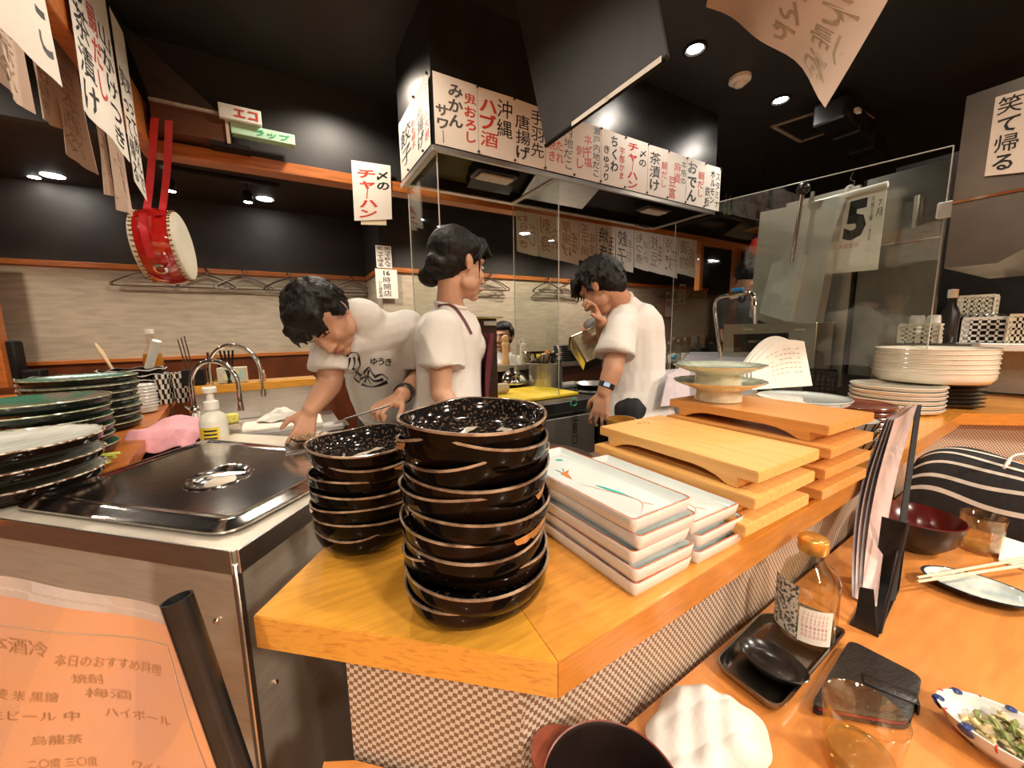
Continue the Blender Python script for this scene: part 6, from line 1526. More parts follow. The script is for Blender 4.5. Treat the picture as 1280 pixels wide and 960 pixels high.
for k in range(2):
    a = atz(1147, 722+k*5, TT+.030); b = atz(1330, 690+k*9, TT+.034)
    single(MB().tube([a, b], [.0028, .004], 6), 'chopstick', mat('pale_chopstick_wood', (.80, .62, .38), .5) if k == 0 else bpy.data.materials['pale_chopstick_wood'], 'pale wooden chopstick across the oval plate, %s one' % ['farther', 'nearer'][k], 'chopstick', 'pair of chopsticks')
c = atz(1277, 925, TT+.03); e = atz(1420, 1000, TT+.03)-atz(1160, 870, TT+.03)
e = e*.95
t = oval_plate(c, e.length/2, e.length*.32, math.atan2(e.y, e.x), .035, WHITEC, WHITEC, WHITEC, 'dotted_oval_plate', 'white oval dish with blue dots and red lines holding green vegetables')
a_ = e.length/2; s_ = .64
for k in range(16):
    an = 2*PI*(k+.3)/16; 
    P0 = [V(a_*f*math.cos(an), a_*f*s_*math.sin(an), z) for f, z in ((.80, .0145), (.96, .0290), (1.003, .0355), (.95, .0365))]
    if k % 2: MB().tube(P0, .0011, 5).build('red_line', REDINK, t, 60, world=False)
    else:
        p = V(a_*.955*math.cos(an), a_*.955*s_*math.sin(an), .0285); nrm = V(math.cos(an), math.sin(an)/s_, -.9).normalized()
        MB().ball(p+nrm*.0015, (.0085, .0085, .0022), 12, rot=nrm.to_track_quat('Z', 'Y').to_matrix()).build('blue_dot', BLUEP, t, 60, world=False)
        p = V(a_*.955*math.cos(an), a_*.955*s_*math.sin(an), .0352); MB().ball(p, (.006, .006, .0016), 10).build('blue_dot', BLUEP, t, 60, world=False)
rd = random.Random(5)
mt_ = [mat('green_leafy_food', (.22, .26, .05), .4, scale=60, var=.5), mat('yellow_shredded_food', (.62, .50, .22), .35, scale=60, var=.4), mat('pale_food_slice', (.66, .52, .28), .3, var=.3, scale=30)]
R_ = Matrix.Rotation(math.atan2(e.y, e.x), 3, 'Z')
mbs = [MB(), MB(), MB()]
for k in range(150):
    x = rd.gauss(-.01, .25)*a_; y = rd.gauss(-.0, .13)*a_; z = .018+max(0, .022*(1-abs(x)/a_*1.6))*rd.random()
    i = rd.choice((0, 0, 1, 1, 2)); an = rd.uniform(0, 6.28)
    p = V(x, y, z); d = V(math.cos(an), math.sin(an), rd.uniform(-.2, .5))*rd.uniform(.008, .018)
    if i == 2: mbs[2].ball(p, (.012, .008, .004), 8, rot=Matrix.Rotation(an, 3, 'Z'))
    else: mbs[i].tube([p, p+d*.5+V(0, 0, .003), p+d], [.0025, .0035, .0012], 5)
fd = thing('chopped_vegetables', 'heap of green and yellow seasoned vegetables on the dotted oval dish', 'food', (c.x, c.y, TZ+.013), math.atan2(e.y, e.x))
for mbx, m_, nm in zip(mbs, mt_, ('green_leaves', 'yellow_shreds', 'pale_slices')):
    mbx.v = [v-V(0, 0, .013) for v in mbx.v]; tag(mbx.build(nm, m_, fd, 60, world=False), kind='stuff')
# napkin, towel
q = [atz(1253, 672, TT+.02), atz(1310, 690, TT+.02), atz(1310, 722, TT+.002), atz(1248, 702, TT+.002)]
single(MB().slab(q, .004 if (q[1]-q[0]).cross(q[3]-q[0]).z > 0 else -.004), 'folded_napkin', PAPER, 'white folded napkin at the right picture edge behind the chopsticks', 'napkin', smooth=0)
TOW = mat('white_terry_towel', (.64, .60, .55), .9, var=.10, scale=25, bump=1.0)
c = atz(878, 912, TT+.02)
crumple('hand_towel', (c.x+.005, c.y+.0), .080, .062, .050, TOW, 'crumpled white damp hand towel on the table beside the steel tray', 'towel', 12, TZ, n=44)
# dark lacquer tub at the bottom edge
zt = TT+.09; c = atz(762, 985, zt); Rt = (atz(850, 985, zt)-atz(672, 985, zt)).length/2
t = thing('lacquer_tub', 'round dark lacquer tub with a brown side handle at the bottom edge', 'tub', (c.x, c.y-.005, TZ))
BL_ = mat('dark_lacquer', (.012, .006, .005), .3, var=.3, scale=20)
MB().lathe([(Rt*.8, 0), (Rt*.85, .003), (Rt, .088), (Rt*.985, .090), (Rt*.95, .086), (Rt*.8, .010), (0, .008)], 56).build('tub_body', BL_, t, 60, world=False)
MB().lathe([(Rt*1.0, .084), (Rt*1.012, .088), (Rt*.995, .0915), (Rt*.975, .0905)], 56).build('rim', mat('red_brown_rim', (.20, .05, .03), .3, var=.3), t, 60, world=False)
pts = [V(Rt*1.0*math.cos(a), Rt*1.0*math.sin(a), .080)+V(math.cos(a), math.sin(a), 0)*(.028*math.sin((a-1.35)/1.0*PI)) for a in [1.35+i/12 for i in range(13)]]
inn = [V(Rt*.995*math.cos(1.35+i/12), Rt*.995*math.sin(1.35+i/12), .080) for i in range(13)]
n = 13; mb = MB().add(pts+inn+[p+V(0, 0, -.012) for p in pts+inn], [(i, i+1, n+i+1, n+i) for i in range(n-1)]+[(2*n+i, 3*n+i, 3*n+i+1, 2*n+i+1) for i in range(n-1)]+[(i, 2*n+i, 2*n+i+1, i+1) for i in range(n-1)])
mb.build('handle', mat('brown_lacquer_handle', (.26, .06, .03), .35, var=.3), t, 30, world=False)
# black bowl with red inside behind the menu stand
c = atz(1150, 684, TT); D_ = (c-CAM).dot(FW)
t = thing('lacquer_bowl', 'black lacquer bowl with dark red inside behind the menu stand', 'bowl', (c.x-.01, c.y+.01, TZ))
Rb = .085
MB().lathe([(.04, 0), (.045, .004), (.07, .03), (Rb, .085)], 44).build('bowl_body', BL_, t, 60, world=False)
MB().lathe([(Rb, .085), (Rb-.003, .086), (.066, .032), (0, .014)], 44).build('red_inside', mat('dark_red_lacquer', (.10, .01, .008), .2), t, 60, world=False)
# menu stand with clear sheets
b1, b2 = atz(1062, 781, TZ), atz(1098, 797, TZ); b3 = atz(1124, 738, TZ); b4 = b1+(b3-b2)
t = thing('menu_stand', 'black acrylic menu stand on the table behind the bottle tray', 'stand', tuple(b1))
MB().prism([(p.x, p.y) for p in (b1, b2, b3, b4)], TZ, TZ+.004).build('stand_base', BLACKP, t, 0)
up1 = V(0, 0, .085)
lean = (b3-b2).normalized()
def plate4(p, q_, r_, s_, nm, th=.003): MB().slab([p, q_, r_, s_], th).build(nm, BLACKP, t, 0)
w0 = lerp(b1, b2, .15); w1 = lerp(b1, b2, .95)
plate4(w0+V(0, 0, .075)+lean*.012, lerp(b1, b2, .62)+V(0, 0, .080)+lean*.012, w1+V(0, 0, .004), w0+V(0, 0, .004), 'front_cheek')
plate4(b4+V(0, 0, .15), b3+V(0, 0, .15), b3+V(0, 0, .004), b4+V(0, 0, .004), 'back_plate')
MB().tube([b2+V(0, 0, .004)+lean*.01, b3+V(0, 0, .15)], .003, 6).build('side_brace', BLACKP, t, 60)
t2 = atz(1147, 506, TT+.33); t1 = t2+(b1-b2)*1.0+V(0, 0, .0)
t1 = atz(1118, 524, TT+.33)
FILM = [mat('menu_sheet_pink', (.62, .46, .42), .35, var=.15, scale=12, coat=.6), mat('menu_sheet_grey', (.40, .34, .34), .3, var=.4, scale=9, coat=.6)]
t = thing('table_menu', 'bundle of laminated menu sheets with a black spine standing in the black stand', 'menu', tuple(b1+V(0, 0, .006)))
mid = lerp(b1, b4, .45); mid2 = lerp(b2, b3, .45)
for k in range(4):
    o_ = (b1-b2).normalized()*(.0+.005*k)
    def f(u, v, k=k, o_=o_):
        top_ = lerp(t1, t2, u); bot = lerp(mid, mid2, u*.55)+V(0, 0, .006)
        p = lerp(top_, bot, v); bow = math.sin(v*PI)*(.012+.003*k); return p+o_+(b1-b2).normalized()*bow+RT*(.004*math.sin(u*6+v*3))*(1-v)
    a = MB().grid(f, 8, 14); b = MB().grid(lambda u, v: f(u, v)+RT*.0006, 8, 14); a.add(b.v, [x[::-1] for x in b.f]); a.build('menu_sheet', FILM[k % 2], t, 60)
MB().slab([t2-RT*.002, t2+RT*.012, mid2+RT*.010+V(0, 0, .03), mid2-RT*.002+V(0, 0, .03)], .006).build('spine', BLACKM, t, 0)
# striped cushion at the bend
cA = atz(1232, 640, TT+.05)
c = atz(1222, 665, TT)
t = thing('striped_bundle', 'black cloth bundle with white stripes piled under the counter bend', 'cloth', (c.x+.12, c.y-.02, TZ))
def cush(u, v):
    # u across (left to right), v from bottom front over the top to the back
    a = v*PI; x0 = atz(1125, 640, TT); x1 = atz(1330, 700, TT); base = lerp(x0, x1, u); out = V(x0.y-x1.y, x1.x-x0.x, 0).normalized()
    hh = .195*(1-.25*(2*u-1)**4)+.012*math.sin(u*7); dd = .16
    p = base+out*(.03+dd*.5-dd*.5*math.cos(a)); return V(p.x, p.y, TZ+.002+hh*math.sin(a)**.75+.006*math.sin(u*9+v*6)*math.sin(a))
MB().grid(cush, 40, 30).build('cloth_body', mat('black_cloth', (.012, .010, .010), .8, var=.4, scale=60, bump=.3), t, 60)
WST = mat('white_stripe_cloth', (.62, .56, .48), .8, var=.1)
for v0 in (.08, .17, .26, .35, .45):
    a = MB().grid(lambda u, v: cush(.01+u*.98, v0+.012*math.sin(u*5+v0*20)+v*.022)+V(-.3, -.6, .5).normalized()*.0022, 40, 2); a.build('white_stripe', WST, t, 60)
for r_ in (.035, .055):
    pc = cush(.62, .47); MB().tube(spline([pc+V(-r_*2.2, 0, .006), pc+V(-r_*.5, -.0, .018), pc+V(r_*1.2, -.02, .012), pc+V(r_*1.0, -.06, -.012), pc+V(-r_*.2, -.055, -.006)], 6), .0032, 6).build('white_stripe', WST, t, 60)
# near laminated menu with a black spine (lower left)
tp = atd(221, 748, .40); bp_ = atd(322, 1040, .432)
t = thing('laminated_menu', 'orange tinted laminated menu sheet with a black tube spine standing at the lower left', 'menu', tuple(bp_))
dn = (bp_-tp).normalized(); qt = dn.to_track_quat('Z', 'Y')
Rs = 16.5*.40/480; Ls = (bp_-tp).length
mb = MB(); mb.lathe([(Rs, 0), (Rs, Ls), (Rs*.86, Ls), (Rs*.86, 0)], 30, c=tp, ax=qt, closed=True); mb.build('tube_spine', BLACKP, t, 50)
lt_ = atd(-60, 716, .42); lb_ = atd(-60, 1040, .452)
rt_ = atd(212, 765, .40); rb_2 = atd(300, 1040, .434)
def sheet(u, v):
    p = bil([lt_, rt_, rb_2, lb_], u, v); n = (rt_-lt_).cross(lb_-lt_).normalized()
    return p+n*(.008*math.sin(u*PI)*(1-v*.5)+.003*math.sin(u*9+v*4))
def two(f, nu, nv, th=.0006):
    n = (rt_-lt_).cross(lb_-lt_).normalized(); a = MB().grid(f, nu, nv); b = MB().grid(lambda u, v: f(u, v)+n*th, nu, nv); a.add(b.v, [x[::-1] for x in b.f]); return a
two(lambda u, v: sheet(u, .075+v*.925)+(rt_-lt_).cross(lb_-lt_).normalized()*.0004, 24, 24, .0004).build('paper_sheet', mat('warm_lit_menu_paper', (.86, .50, .27), .5, scale=7, col2=(.80, .50, .36), lo=.35, hi=.65), t, 60)  # warm light on the film is put into the orange paper colour
nrm = (rt_-lt_).cross(lb_-lt_).normalized()
if nrm.dot(CAM-lt_) < 0: nrm = -nrm
two(sheet, 24, 24, .0002).build('clear_film', PLASTF, t, 60)
two(lambda u, v: sheet(u, v*.074), 24, 4, .0004).build('film_margin', mat('milky_film', (.80, .72, .66), .3, alpha=.55), t, 60)
mb = MB()
def line(a, b, w=.0007):
    P_ = [sheet(*lerp(Vector(a), Vector(b), k/10)) for k in range(11)]; mb.tube([p+nrm*.0006 for p in P_], w*.7, 4)
line((.0, .19), (.93, .16)); line((.93, .16), (.98, 1.0))
mb.build('frame_line', INKT, t, 60); mb = MB()
for k, (txt, u0, v0, u1, v1) in enumerate([('日本酒冷', .05, .22, .40, .28), ('本日のおすすめ料理', .42, .26, .86, .31), ('焼酎', .48, .34, .60, .38), ('芋 麦 米 黒糖', .10, .42, .42, .46), ('梅酒', .52, .40, .70, .44), ('生ビール 中', .14, .50, .48, .54), ('ハイボール', .58, .48, .86, .52), ('烏龍茶', .30, .60, .48, .64), ('ワイン', .66, .70, .80, .74), ('カップワイン(赤・白)', .70, .77, .97, .81), ('二〇度 三〇度', .28, .70, .52, .74)]):
    put_text2(mb, sheet, nrm, txt, u0, v0, u1, v1, False, .05, k, 0, False)
tag(mb.build('lettering', mat('faded_brown_ink', (.50, .25, .11), .6, var=.2), t, 0), kind='stuff')
# ================================================================ people
from mathutils import noise
from mathutils.bvhtree import BVHTree
def W(px, py, D): return atd(px, py, D)
class Flesh:
    def __init__(s): s.mb = MB()
    def cap(s, a, b, r0, r1, n=14):
        a, b = Vector(a), Vector(b); ax = (b-a)
        L_ = ax.length
        if L_ < 1e-5: return s
        q = ax.to_track_quat('Z', 'Y'); prof = []
        for k in range(5): t = PI/2*k/4; prof.append((max(r0*math.sin(t), 0 if k == 0 else .0001), -r0*math.cos(t)))
        for k in range(5): t = PI/2*k/4; prof.append((max(r1*math.cos(t), 0), L_+r1*math.sin(t)))
        s.mb.lathe(prof, n, c=a, ax=q); return s
    def chain(s, pts, rs, n=14):
        for i in range(len(pts)-1): s.cap(pts[i], pts[i+1], rs[i], rs[i+1], n)
        return s
    def ell(s, c, r, rot=None, n=20): s.mb.ball(c, r, n, rot=rot); return s
    def cyl(s, a, b, r0, r1, flat=1.0, side=None, n=24):
        a, b = Vector(a), Vector(b); q = (b-a).to_track_quat('Z', 'Y'); s.mb.lathe([(r0, 0), (r1, (b-a).length)], n, c=a, ax=q); return s
    def done(s, name, m, parent, voxel=.006, smooth=6, disp=None):
        me = bpy.data.meshes.new('tmp'); me.from_pydata([tuple(v) for v in s.mb.v], [], s.mb.f)
        bm = bmesh.new(); bm.from_mesh(me); bmesh.ops.remove_doubles(bm, verts=bm.verts, dist=1e-6); bmesh.ops.recalc_face_normals(bm, faces=bm.faces); bm.to_mesh(me); bm.free()
        o = bpy.data.objects.new('tmp', me); COL.objects.link(o)
        md = o.modifiers.new('r', 'REMESH'); md.mode = 'VOXEL'; md.voxel_size = voxel
        if smooth: sm = o.modifiers.new('s', 'SMOOTH'); sm.iterations = smooth; sm.factor = .5
        dg = bpy.context.evaluated_depsgraph_get(); m2 = bpy.data.meshes.new_from_object(o.evaluated_get(dg)); m2.name = name
        bpy.data.objects.remove(o)
        if disp:
            ns = [v.normal.copy() for v in m2.vertices]
            for v, n_ in zip(m2.vertices, ns): v.co += n_*disp(v.co, n_)
        m2.materials.clear(); m2.materials.append(m)
        m2.transform(parent.matrix_basis.inverted())
        m2.polygons.foreach_set('use_smooth', [True]*len(m2.polygons))
        o = bpy.data.objects.new(name, m2); COL.objects.link(o); o.parent = parent; return o
SKIN = mat('skin_tone', (.62, .36, .23), .45, var=.08, scale=20, sss=.15)
SKIN2 = mat('skin_tone_tan', (.52, .27, .16), .45, var=.10, scale=20, sss=.15)
HAIR = mat('black_hair', (.008, .006, .005), .55, var=.5, scale=90, stretch=(1, 1, .12), bump=.9, spec=.3)
HAIRG = mat('short_grey_hair', (.10, .09, .08), .6, var=.5, scale=120)
SHIRT = mat('white_tshirt_cotton', (.70, .67, .62), .8, var=.04, scale=40, bump=.05)
TROUS = mat('black_trousers', (.010, .009, .010), .75, var=.3)
MAROON = mat('maroon_apron', (.14, .02, .03), .6, var=.25, scale=20)
LIP = mat('lip_colour', (.42, .12, .10), .4); EYEW = mat('eye_white', (.7, .66, .6), .2)
def frame(f, u):
    f = f.normalized(); s_ = f.cross(u).normalized(); u = s_.cross(f).normalized(); return s_, f, u     # right-hand side, forward, up
def add_head(F, c, f, u, k=1.0, ears=True):
    s_, f, u = frame(f, u); R_ = Matrix((s_, f, u)).transposed()
    P = lambda x, y, z: c+(s_*x+f*y+u*z)*k
    E = lambda x, y, z, a, b, d: F.ell(P(x, y, z), (a*k, b*k, d*k), R_)
    E(0, -.008, .030, .074, .093, .083); E(0, .030, -.030, .060, .062, .072); E(0, .040, -.072, .044, .046, .038)
    E(0, .076, -.098, .020, .018, .015); E(0, .076, .022, .050, .018, .012)
    for sx in (-1, 1):
        E(sx*.034, .066, -.030, .020, .020, .022); E(sx*.044, .02, -.065, .018, .035, .026)
        if ears: E(sx*.073, -.004, -.012, .007, .016, .026); E(sx*.079, -.012, -.002, .005, .012, .020)
        E(sx*.012, .094, -.042, .009, .010, .008)
    F.cap(P(0, .088, .008), P(0, .108, -.036), .0075*k, .0125*k); E(0, .088, -.066, .022, .012, .0075); E(0, .084, -.076, .018, .011, .0065)
    return P, R_
def face_bits(par, P, R_, k=1.0, closed=False, brow=HAIR):
    for sx in (-1, 1):
        if not closed:
            MB().ball(P(sx*.031, .0775, .0), (.013*k, .009*k, .007*k), 12, rot=R_).build('eye', EYEW, par, 60)
            MB().ball(P(sx*.031, .0850, .0), (.0055*k, .003*k, .0055*k), 10, rot=R_).build('iris', INK, par, 60)
        MB().tube([P(sx*.018, .0875, .0065), P(sx*.031, .0885, .009), P(sx*.045, .080, .006)], .0016*k, 6).build('eyelid', HAIR, par, 60)
        MB().tube([P(sx*.014, .093, .020), P(sx*.030, .092, .025), P(sx*.048, .080, .020)], .0028*k, 6).build('eyebrow', brow, par, 60)
    MB().ball(P(0, .0945, -.0705), (.021*k, .006*k, .006*k), 12, rot=R_).build('lips', LIP, par, 60)
def add_hand(F, w, d, n, curl=.5, thumb=1, L_=.18, spread=.12, curls=None):
    """w wrist, d towards the fingers, n palm normal (the side the fingers curl to); thumb=+1/-1 side"""
    d = d.normalized(); s_ = d.cross(n).normalized(); n = s_.cross(d).normalized(); k = L_/.18
    for j in (-1.2, -.4, .4, 1.2): F.cap(w+s_*j*.010*k+d*.005, w+d*.085*k+s_*j*.022*k, .014*k, .011*k, 10)
    F.ell(w+d*.045*k+s_*thumb*.022*k+n*.008*k, (.018*k, .018*k, .018*k))
    for i, (off, ln) in enumerate(((1.5, .072), (.5, .080), (-.5, .075), (-1.5, .058))):
        off *= thumb; b = w+d*.088*k+s_*off*.0205*k; dd = (d+s_*off*spread).normalized(); cu = (curls[i] if curls else curl)
        p = b; r = .0085*k
        for j, fr in enumerate((.42, .33, .25)):
            an = cu*(.55+.45*j); dv = (dd*math.cos(an*(j+.6))+n*math.sin(an*(j+.6))).normalized()
            q = p+dv*ln*fr*k; F.cap(p, q, r, r*.9, 10); p = q; r *= .9
    b = w+d*.022*k+s_*thumb*.026*k+n*.006*k; dv = (d*.62+s_*thumb*.62+n*.35).normalized(); m = b+dv*.042*k; F.cap(b, m, .0125*k, .0105*k, 10)
    dv = (d*.85+s_*thumb*.25+n*.45).normalized(); e = m+dv*.032*k; F.cap(m, e, .0105*k, .0080*k, 10)
def folds(sc=9, amp=.004, seed=0, dirv=(0, 0, 1)):
    dv = Vector(dirv).normalized()
    def f(p, n_):
        q = p*sc; q = q-dv*(q.dot(dv))*.65; a = noise.noise(q+V(seed, 0, 0)); b = noise.noise(q*2.3+V(0, seed, 3)); return amp*(1-abs(a)*2.6)*.9+amp*.35*b
    return f
def hair_tufts(F, c, s_, f, u, k, n, rnd, length=.035, r=.010, front=.3, low=-.3):
    rd = random.Random(rnd)
    for i in range(n):
        a = rd.uniform(0, 2*PI); e = rd.uniform(-.25, 1.35)
        d = (s_*math.cos(a)+f*math.sin(a))*math.cos(e)+u*math.sin(e)
        if d.dot(f) > front and d.dot(u) < .5: continue
        base = c+V(0, 0, 0)+(s_*d.dot(s_)*.080+f*d.dot(f)*.095+u*d.dot(u)*.090)*k
        flow = (d*.25-u*.55+f*.35*rd.uniform(-.2, 1)+s_*rd.uniform(-.4, .4)); flow = (flow-d*flow.dot(d)*.85).normalized()
        F.cap(base-flow*.01, base+flow*length*k*rd.uniform(.6, 1.1)+d*.004, r*k, r*.25*k, 6)
def decal(mb, bvh, pts, fs, off=.0015):
    out = []
    for (px, py) in pts:
        d = ray(px, py).normalized(); h = bvh.ray_cast(CAM, d)
        if h[0] is None: return
        out.append(h[0]+h[1]*off if h[1].dot(d) < 0 else h[0]-h[1]*off)
    mb.add(out, fs)
def bvh_of(o):
    me = o.data; mw = o.parent.matrix_basis if o.parent else Matrix()
    return BVHTree.FromPolygons([mw@v.co for v in me.vertices], [tuple(p.vertices) for p in me.polygons])

# ---------- bent cook
hc = W(404, 396, 1.22)
t = thing('person', 'bent over cook with short black hair in white printed t-shirt, arranging food', 'person', (W(475, 600, 1.62).x, W(475, 600, 1.62).y, 0))
f_ = (-UP*.80+RT*.12-FW*.40); u_ = (-FW*.62-RT*.42+UP*.55)
F = Flesh(); P, Rm = add_head(F, hc, f_, u_, 1.0); s_, f2, u2 = frame(f_, u_)
neck = W(455, 400, 1.34); shL = W(418, 436, 1.32); shR = W(508, 410, 1.43); chest = W(468, 432, 1.46); belly = W(478, 480, 1.60); pel = W(490, 520, 1.74)
F.cap(hc-u2*.05-f2*.02, neck, .050, .058)
F.chain([neck, chest, belly, pel], [.07, .11, .115, .13]); F.cap(shL, shR, .045, .05)
elL, wrL = W(412, 480, 1.30), W(388, 512, 1.20); elR, wrR = W(530, 468, 1.56), W(502, 494, 1.26)
F.chain([shL, elL], [.048, .040]); F.chain([elL, lerp(elL, wrL, .35), wrL], [.040, .038, .026])
F.chain([shR, elR], [.048, .040]); F.chain([elR, lerp(elR, wrR, .35), wrR], [.040, .038, .027])
add_hand(F, wrL, (W(380, 540, 1.18)-wrL), (FW*.5-UP*.3-RT*.5), .85, -1, .165, .10)
add_hand(F, wrR, (W(462, 516, 1.17)-wrR), (-UP*.8-RT*.1), .95, 1, .165, .06)
kneeL, kneeR = W(470, 760, 1.75), W(520, 760, 1.85); ftL = V(kneeL.x, kneeL.y, .04); ftR = V(kneeR.x, kneeR.y, .04)
kneeL = V(kneeL.x, kneeL.y, .48); kneeR = V(kneeR.x, kneeR.y, .48)
F.chain([pel, kneeL, ftL], [.09, .055, .04]); F.chain([pel, kneeR, ftR], [.09, .055, .04])
F.cap(ftL, ftL-FW*.12+V(0, 0, -.02), .045, .035); F.cap(ftR, ftR-FW*.12+V(0, 0, -.02), .045, .035)
F.done('body', SKIN2, t, .0045, 6)
face_bits(t, P, Rm, closed=True)
H = Flesh(); H.ell(P(0, -.022, .036), (.083, .092, .086), Rm); H.ell(P(0, .030, .070), (.070, .060, .050), Rm); H.ell(P(0, -.045, -.005), (.072, .062, .075), Rm)
for sx in (-1, 1): H.cap(P(sx*.074, .018, .03), P(sx*.076, .014, -.012), .012, .007)
hair_tufts(H, P(0, -.01, .03), s_, f2, u2, 1.0, 260, 4, .045, .011)
for i in range(14): x = -.06+.12*i/13; H.cap(P(x, .070, .070), P(x*1.1, .098, .030+.012*math.sin(i*2.3)), .014, .004, 8)
H.done('hair', HAIR, t, .0045, 2, lambda p, n_: .0025*noise.noise(p*70))
C = Flesh(); C.chain([lerp(neck, chest, -.12), lerp(neck, chest, .3), chest, belly, lerp(belly, pel, .5)], [.064, .086, .126, .130, .135], 24); C.cap(shL, shR, .062, .066)
C.cap(shL, chest, .064, .11); C.cap(shR, chest, .066, .11)
C.cyl(shL, lerp(shL, elL, .62), .066, .074); C.ell(shL, (.066, .066, .066)); C.cyl(shR, lerp(shR, elR, .62), .068, .076); C.ell(shR, (.068, .068, .068))
sh1 = C.done('t_shirt', SHIRT, t, .006, 5, folds(9, .0080, 2, (.3, 0, 1)))
T_ = Flesh(); T_.chain([lerp(belly, pel, .55), pel], [.128, .15], 20); T_.chain([pel, kneeL, ftL+V(0, 0, .05)], [.11, .075, .06]); T_.chain([pel, kneeR, ftR+V(0, 0, .05)], [.11, .075, .06]); T_.done('trousers', TROUS, t, .009, 3)
wd = (wrR-elR).normalized(); MB().lathe([(.028, -.016), (.033, -.014), (.033, .014), (.028, .016)], 24, c=wrR-wd*.028, ax=wd.to_track_quat('Z', 'Y')).build('wristwatch', BLACKP, t, 50)
wn = (CAM-wrR).normalized(); MB().box(tuple(wrR-wd*.028+wn*.031), (.034, .034, .010), rot=Matrix((wd, wn.cross(wd).normalized(), wn)).transposed(), bev=.004).build('watch_face', BLACKP, t, 40)
b1_ = bvh_of(sh1); mb = MB()
def stroke(pts, w):
    pts = [Vector((x, y, 0)) for x, y in pts]; sp_ = spline(pts, 5); L_ = []; R2 = []
    for i, p in enumerate(sp_):
        d = (sp_[min(i+1, len(sp_)-1)]-sp_[max(i-1, 0)]).normalized(); n_ = V(-d.y, d.x, 0)*w*.9*(.65+.35*math.sin(i*.35+w)); L_.append((p+n_).xy); R2.append((p-n_).xy)
    n = len(sp_)
    for i in range(n-1): decal(mb, b1_, [L_[i], L_[i+1], R2[i+1], R2[i]], [(0, 1, 2, 3)])
for pts, w in [([(433, 446), (438, 441), (446, 441), (449, 447)], 1.6), ([(437, 447), (436, 455), (434, 462)], 1.8), ([(442, 446), (443, 453), (441, 460)], 1.5), ([(448, 447), (450, 456), (447, 464), (452, 470)], 2.2), ([(440, 460), (446, 466), (443, 472), (450, 478)], 2.0), ([(455, 466), (461, 459), (465, 466), (470, 472)], 2.0), ([(450, 474), (460, 470), (468, 476), (479, 474)], 2.4), ([(452, 480), (462, 483), (472, 482), (484, 477)], 2.6), ([(461, 462), (460, 472), (464, 480)], 1.6), ([(470, 470), (478, 468), (485, 474)], 2.0), ([(456, 478), (458, 470), (452, 466)], 1.4)]: stroke(pts, w)
tag(mb.build('ink_drawing', INK, t, 0), kind='stuff')
mb = MB()
for i, ch in enumerate('ゆうき'):
    vs, fs, x0, x1, y0, y1 = glyphs(ch, .02); x_ = 463+9.0*i
    pts = [(x_+(v.x-x0)/(x1-x0)*8.4, 456-(v.y-y0)/(y1-y0)*9+i*.4) for v in vs]; decal(mb, b1_, pts, fs)
if mb.v: mb.build('name_lettering', INK, t, 0)

# ---------- woman with bun
hc = W(572, 330, 1.27)
t = thing('person', 'woman with black hair in a low bun, white t-shirt and maroon apron, looking away', 'person', (W(562, 520, 1.32).x, W(562, 520, 1.32).y, 0))
f_ = (RT*.72+FW*.70-UP*.05); u_ = (UP*.98+V(0, 0, .1)+RT*.04); F = Flesh(); k = .97
P, Rm = add_head(F, hc, f_, u_, k); s_, f2, u2 = frame(f_, u_)
neck = W(562, 388, 1.30); chest = W(562, 425, 1.32); belly = W(562, 500, 1.32); pel = W(560, 560, 1.33)
F.cap(hc-u2*.06-f2*.025, neck, .040, .046); F.chain([neck, chest, belly, pel], [.055, .095, .085, .11])
sN, sF = W(552, 412, 1.17), W(572, 408, 1.47)
F.cap(sN, sF, .040, .040)
eN, wN = W(551, 490, 1.17), W(590, 545, 1.16); eF, wF = W(580, 488, 1.50), W(625, 520, 1.45)
F.chain([sN, eN], [.040, .032]); F.chain([eN, wN], [.033, .022]); F.chain([sF, eF], [.040, .032]); F.chain([eF, wF], [.033, .022])
add_hand(F, wN, (RT*.8-UP*.3), -UP, .6, 1, .155); add_hand(F, wF, (RT*.8-UP*.2), -UP, .6, -1, .155)
for dz_, sg in ((-.07, 0), (.07, 1)):
    h_ = V(pel.x, pel.y, .85)+FW*dz_; kn = V(h_.x, h_.y, .45); ft = V(h_.x, h_.y, .04); F.chain([h_, kn, ft], [.075, .048, .034]); F.cap(ft, ft+RT*.11+V(0, 0, -.015), .036, .028)
F.cap(pel, V(pel.x, pel.y, .85), .11, .11)
F.done('body', SKIN, t, .0045, 6)
face_bits(t, P, Rm, k)
H = Flesh(); H.ell(P(0, -.018, .036), (.082*k, .094*k, .088*k), Rm); H.ell(P(0, -.050, -.010), (.066*k, .052*k, .065*k), Rm); H.ell(P(0, .030, .072), (.066*k, .055*k, .040*k), Rm)
for i in range(9): x = -.05+.1*i/8; H.cap(P(x, .060, .085), P(x*1.25, .096, .038), .014, .005, 8)
for sx in (-1, 1):
    H.cap(P(sx*.062, .06, .06), P(sx*.078, .030, .01), .014, .006); H.cap(P(sx*.078, .032, .01), P(sx*.074, .040, -.06), .005, .002, 6)
    H.cap(P(sx*.066, .01, .045), P(sx*.03, -.085, -.03), .022, .02)
bun = W(538, 345, 1.27)
H.ell(bun, (.041, .041, .036)); H.cap(bun+UP*.008, P(0, -.085, -.015), .026, .034); H.cap(P(0, -.06, -.04), P(0, -.03, -.075), .03, .015)
for a in range(10): an = a*.63; H.cap(bun+(RT*math.cos(an)+UP*math.sin(an))*.024-FW*.01, bun+(RT*math.cos(an+1.4)+UP*math.sin(an+1.4))*.027-FW*.018, .013, .010, 8)
H.done('hair', HAIR, t, .004, 2, lambda p, n_: .0014*noise.noise(p*60)+.0012*noise.noise(V(p.x*30, p.y*30, p.z*220)))
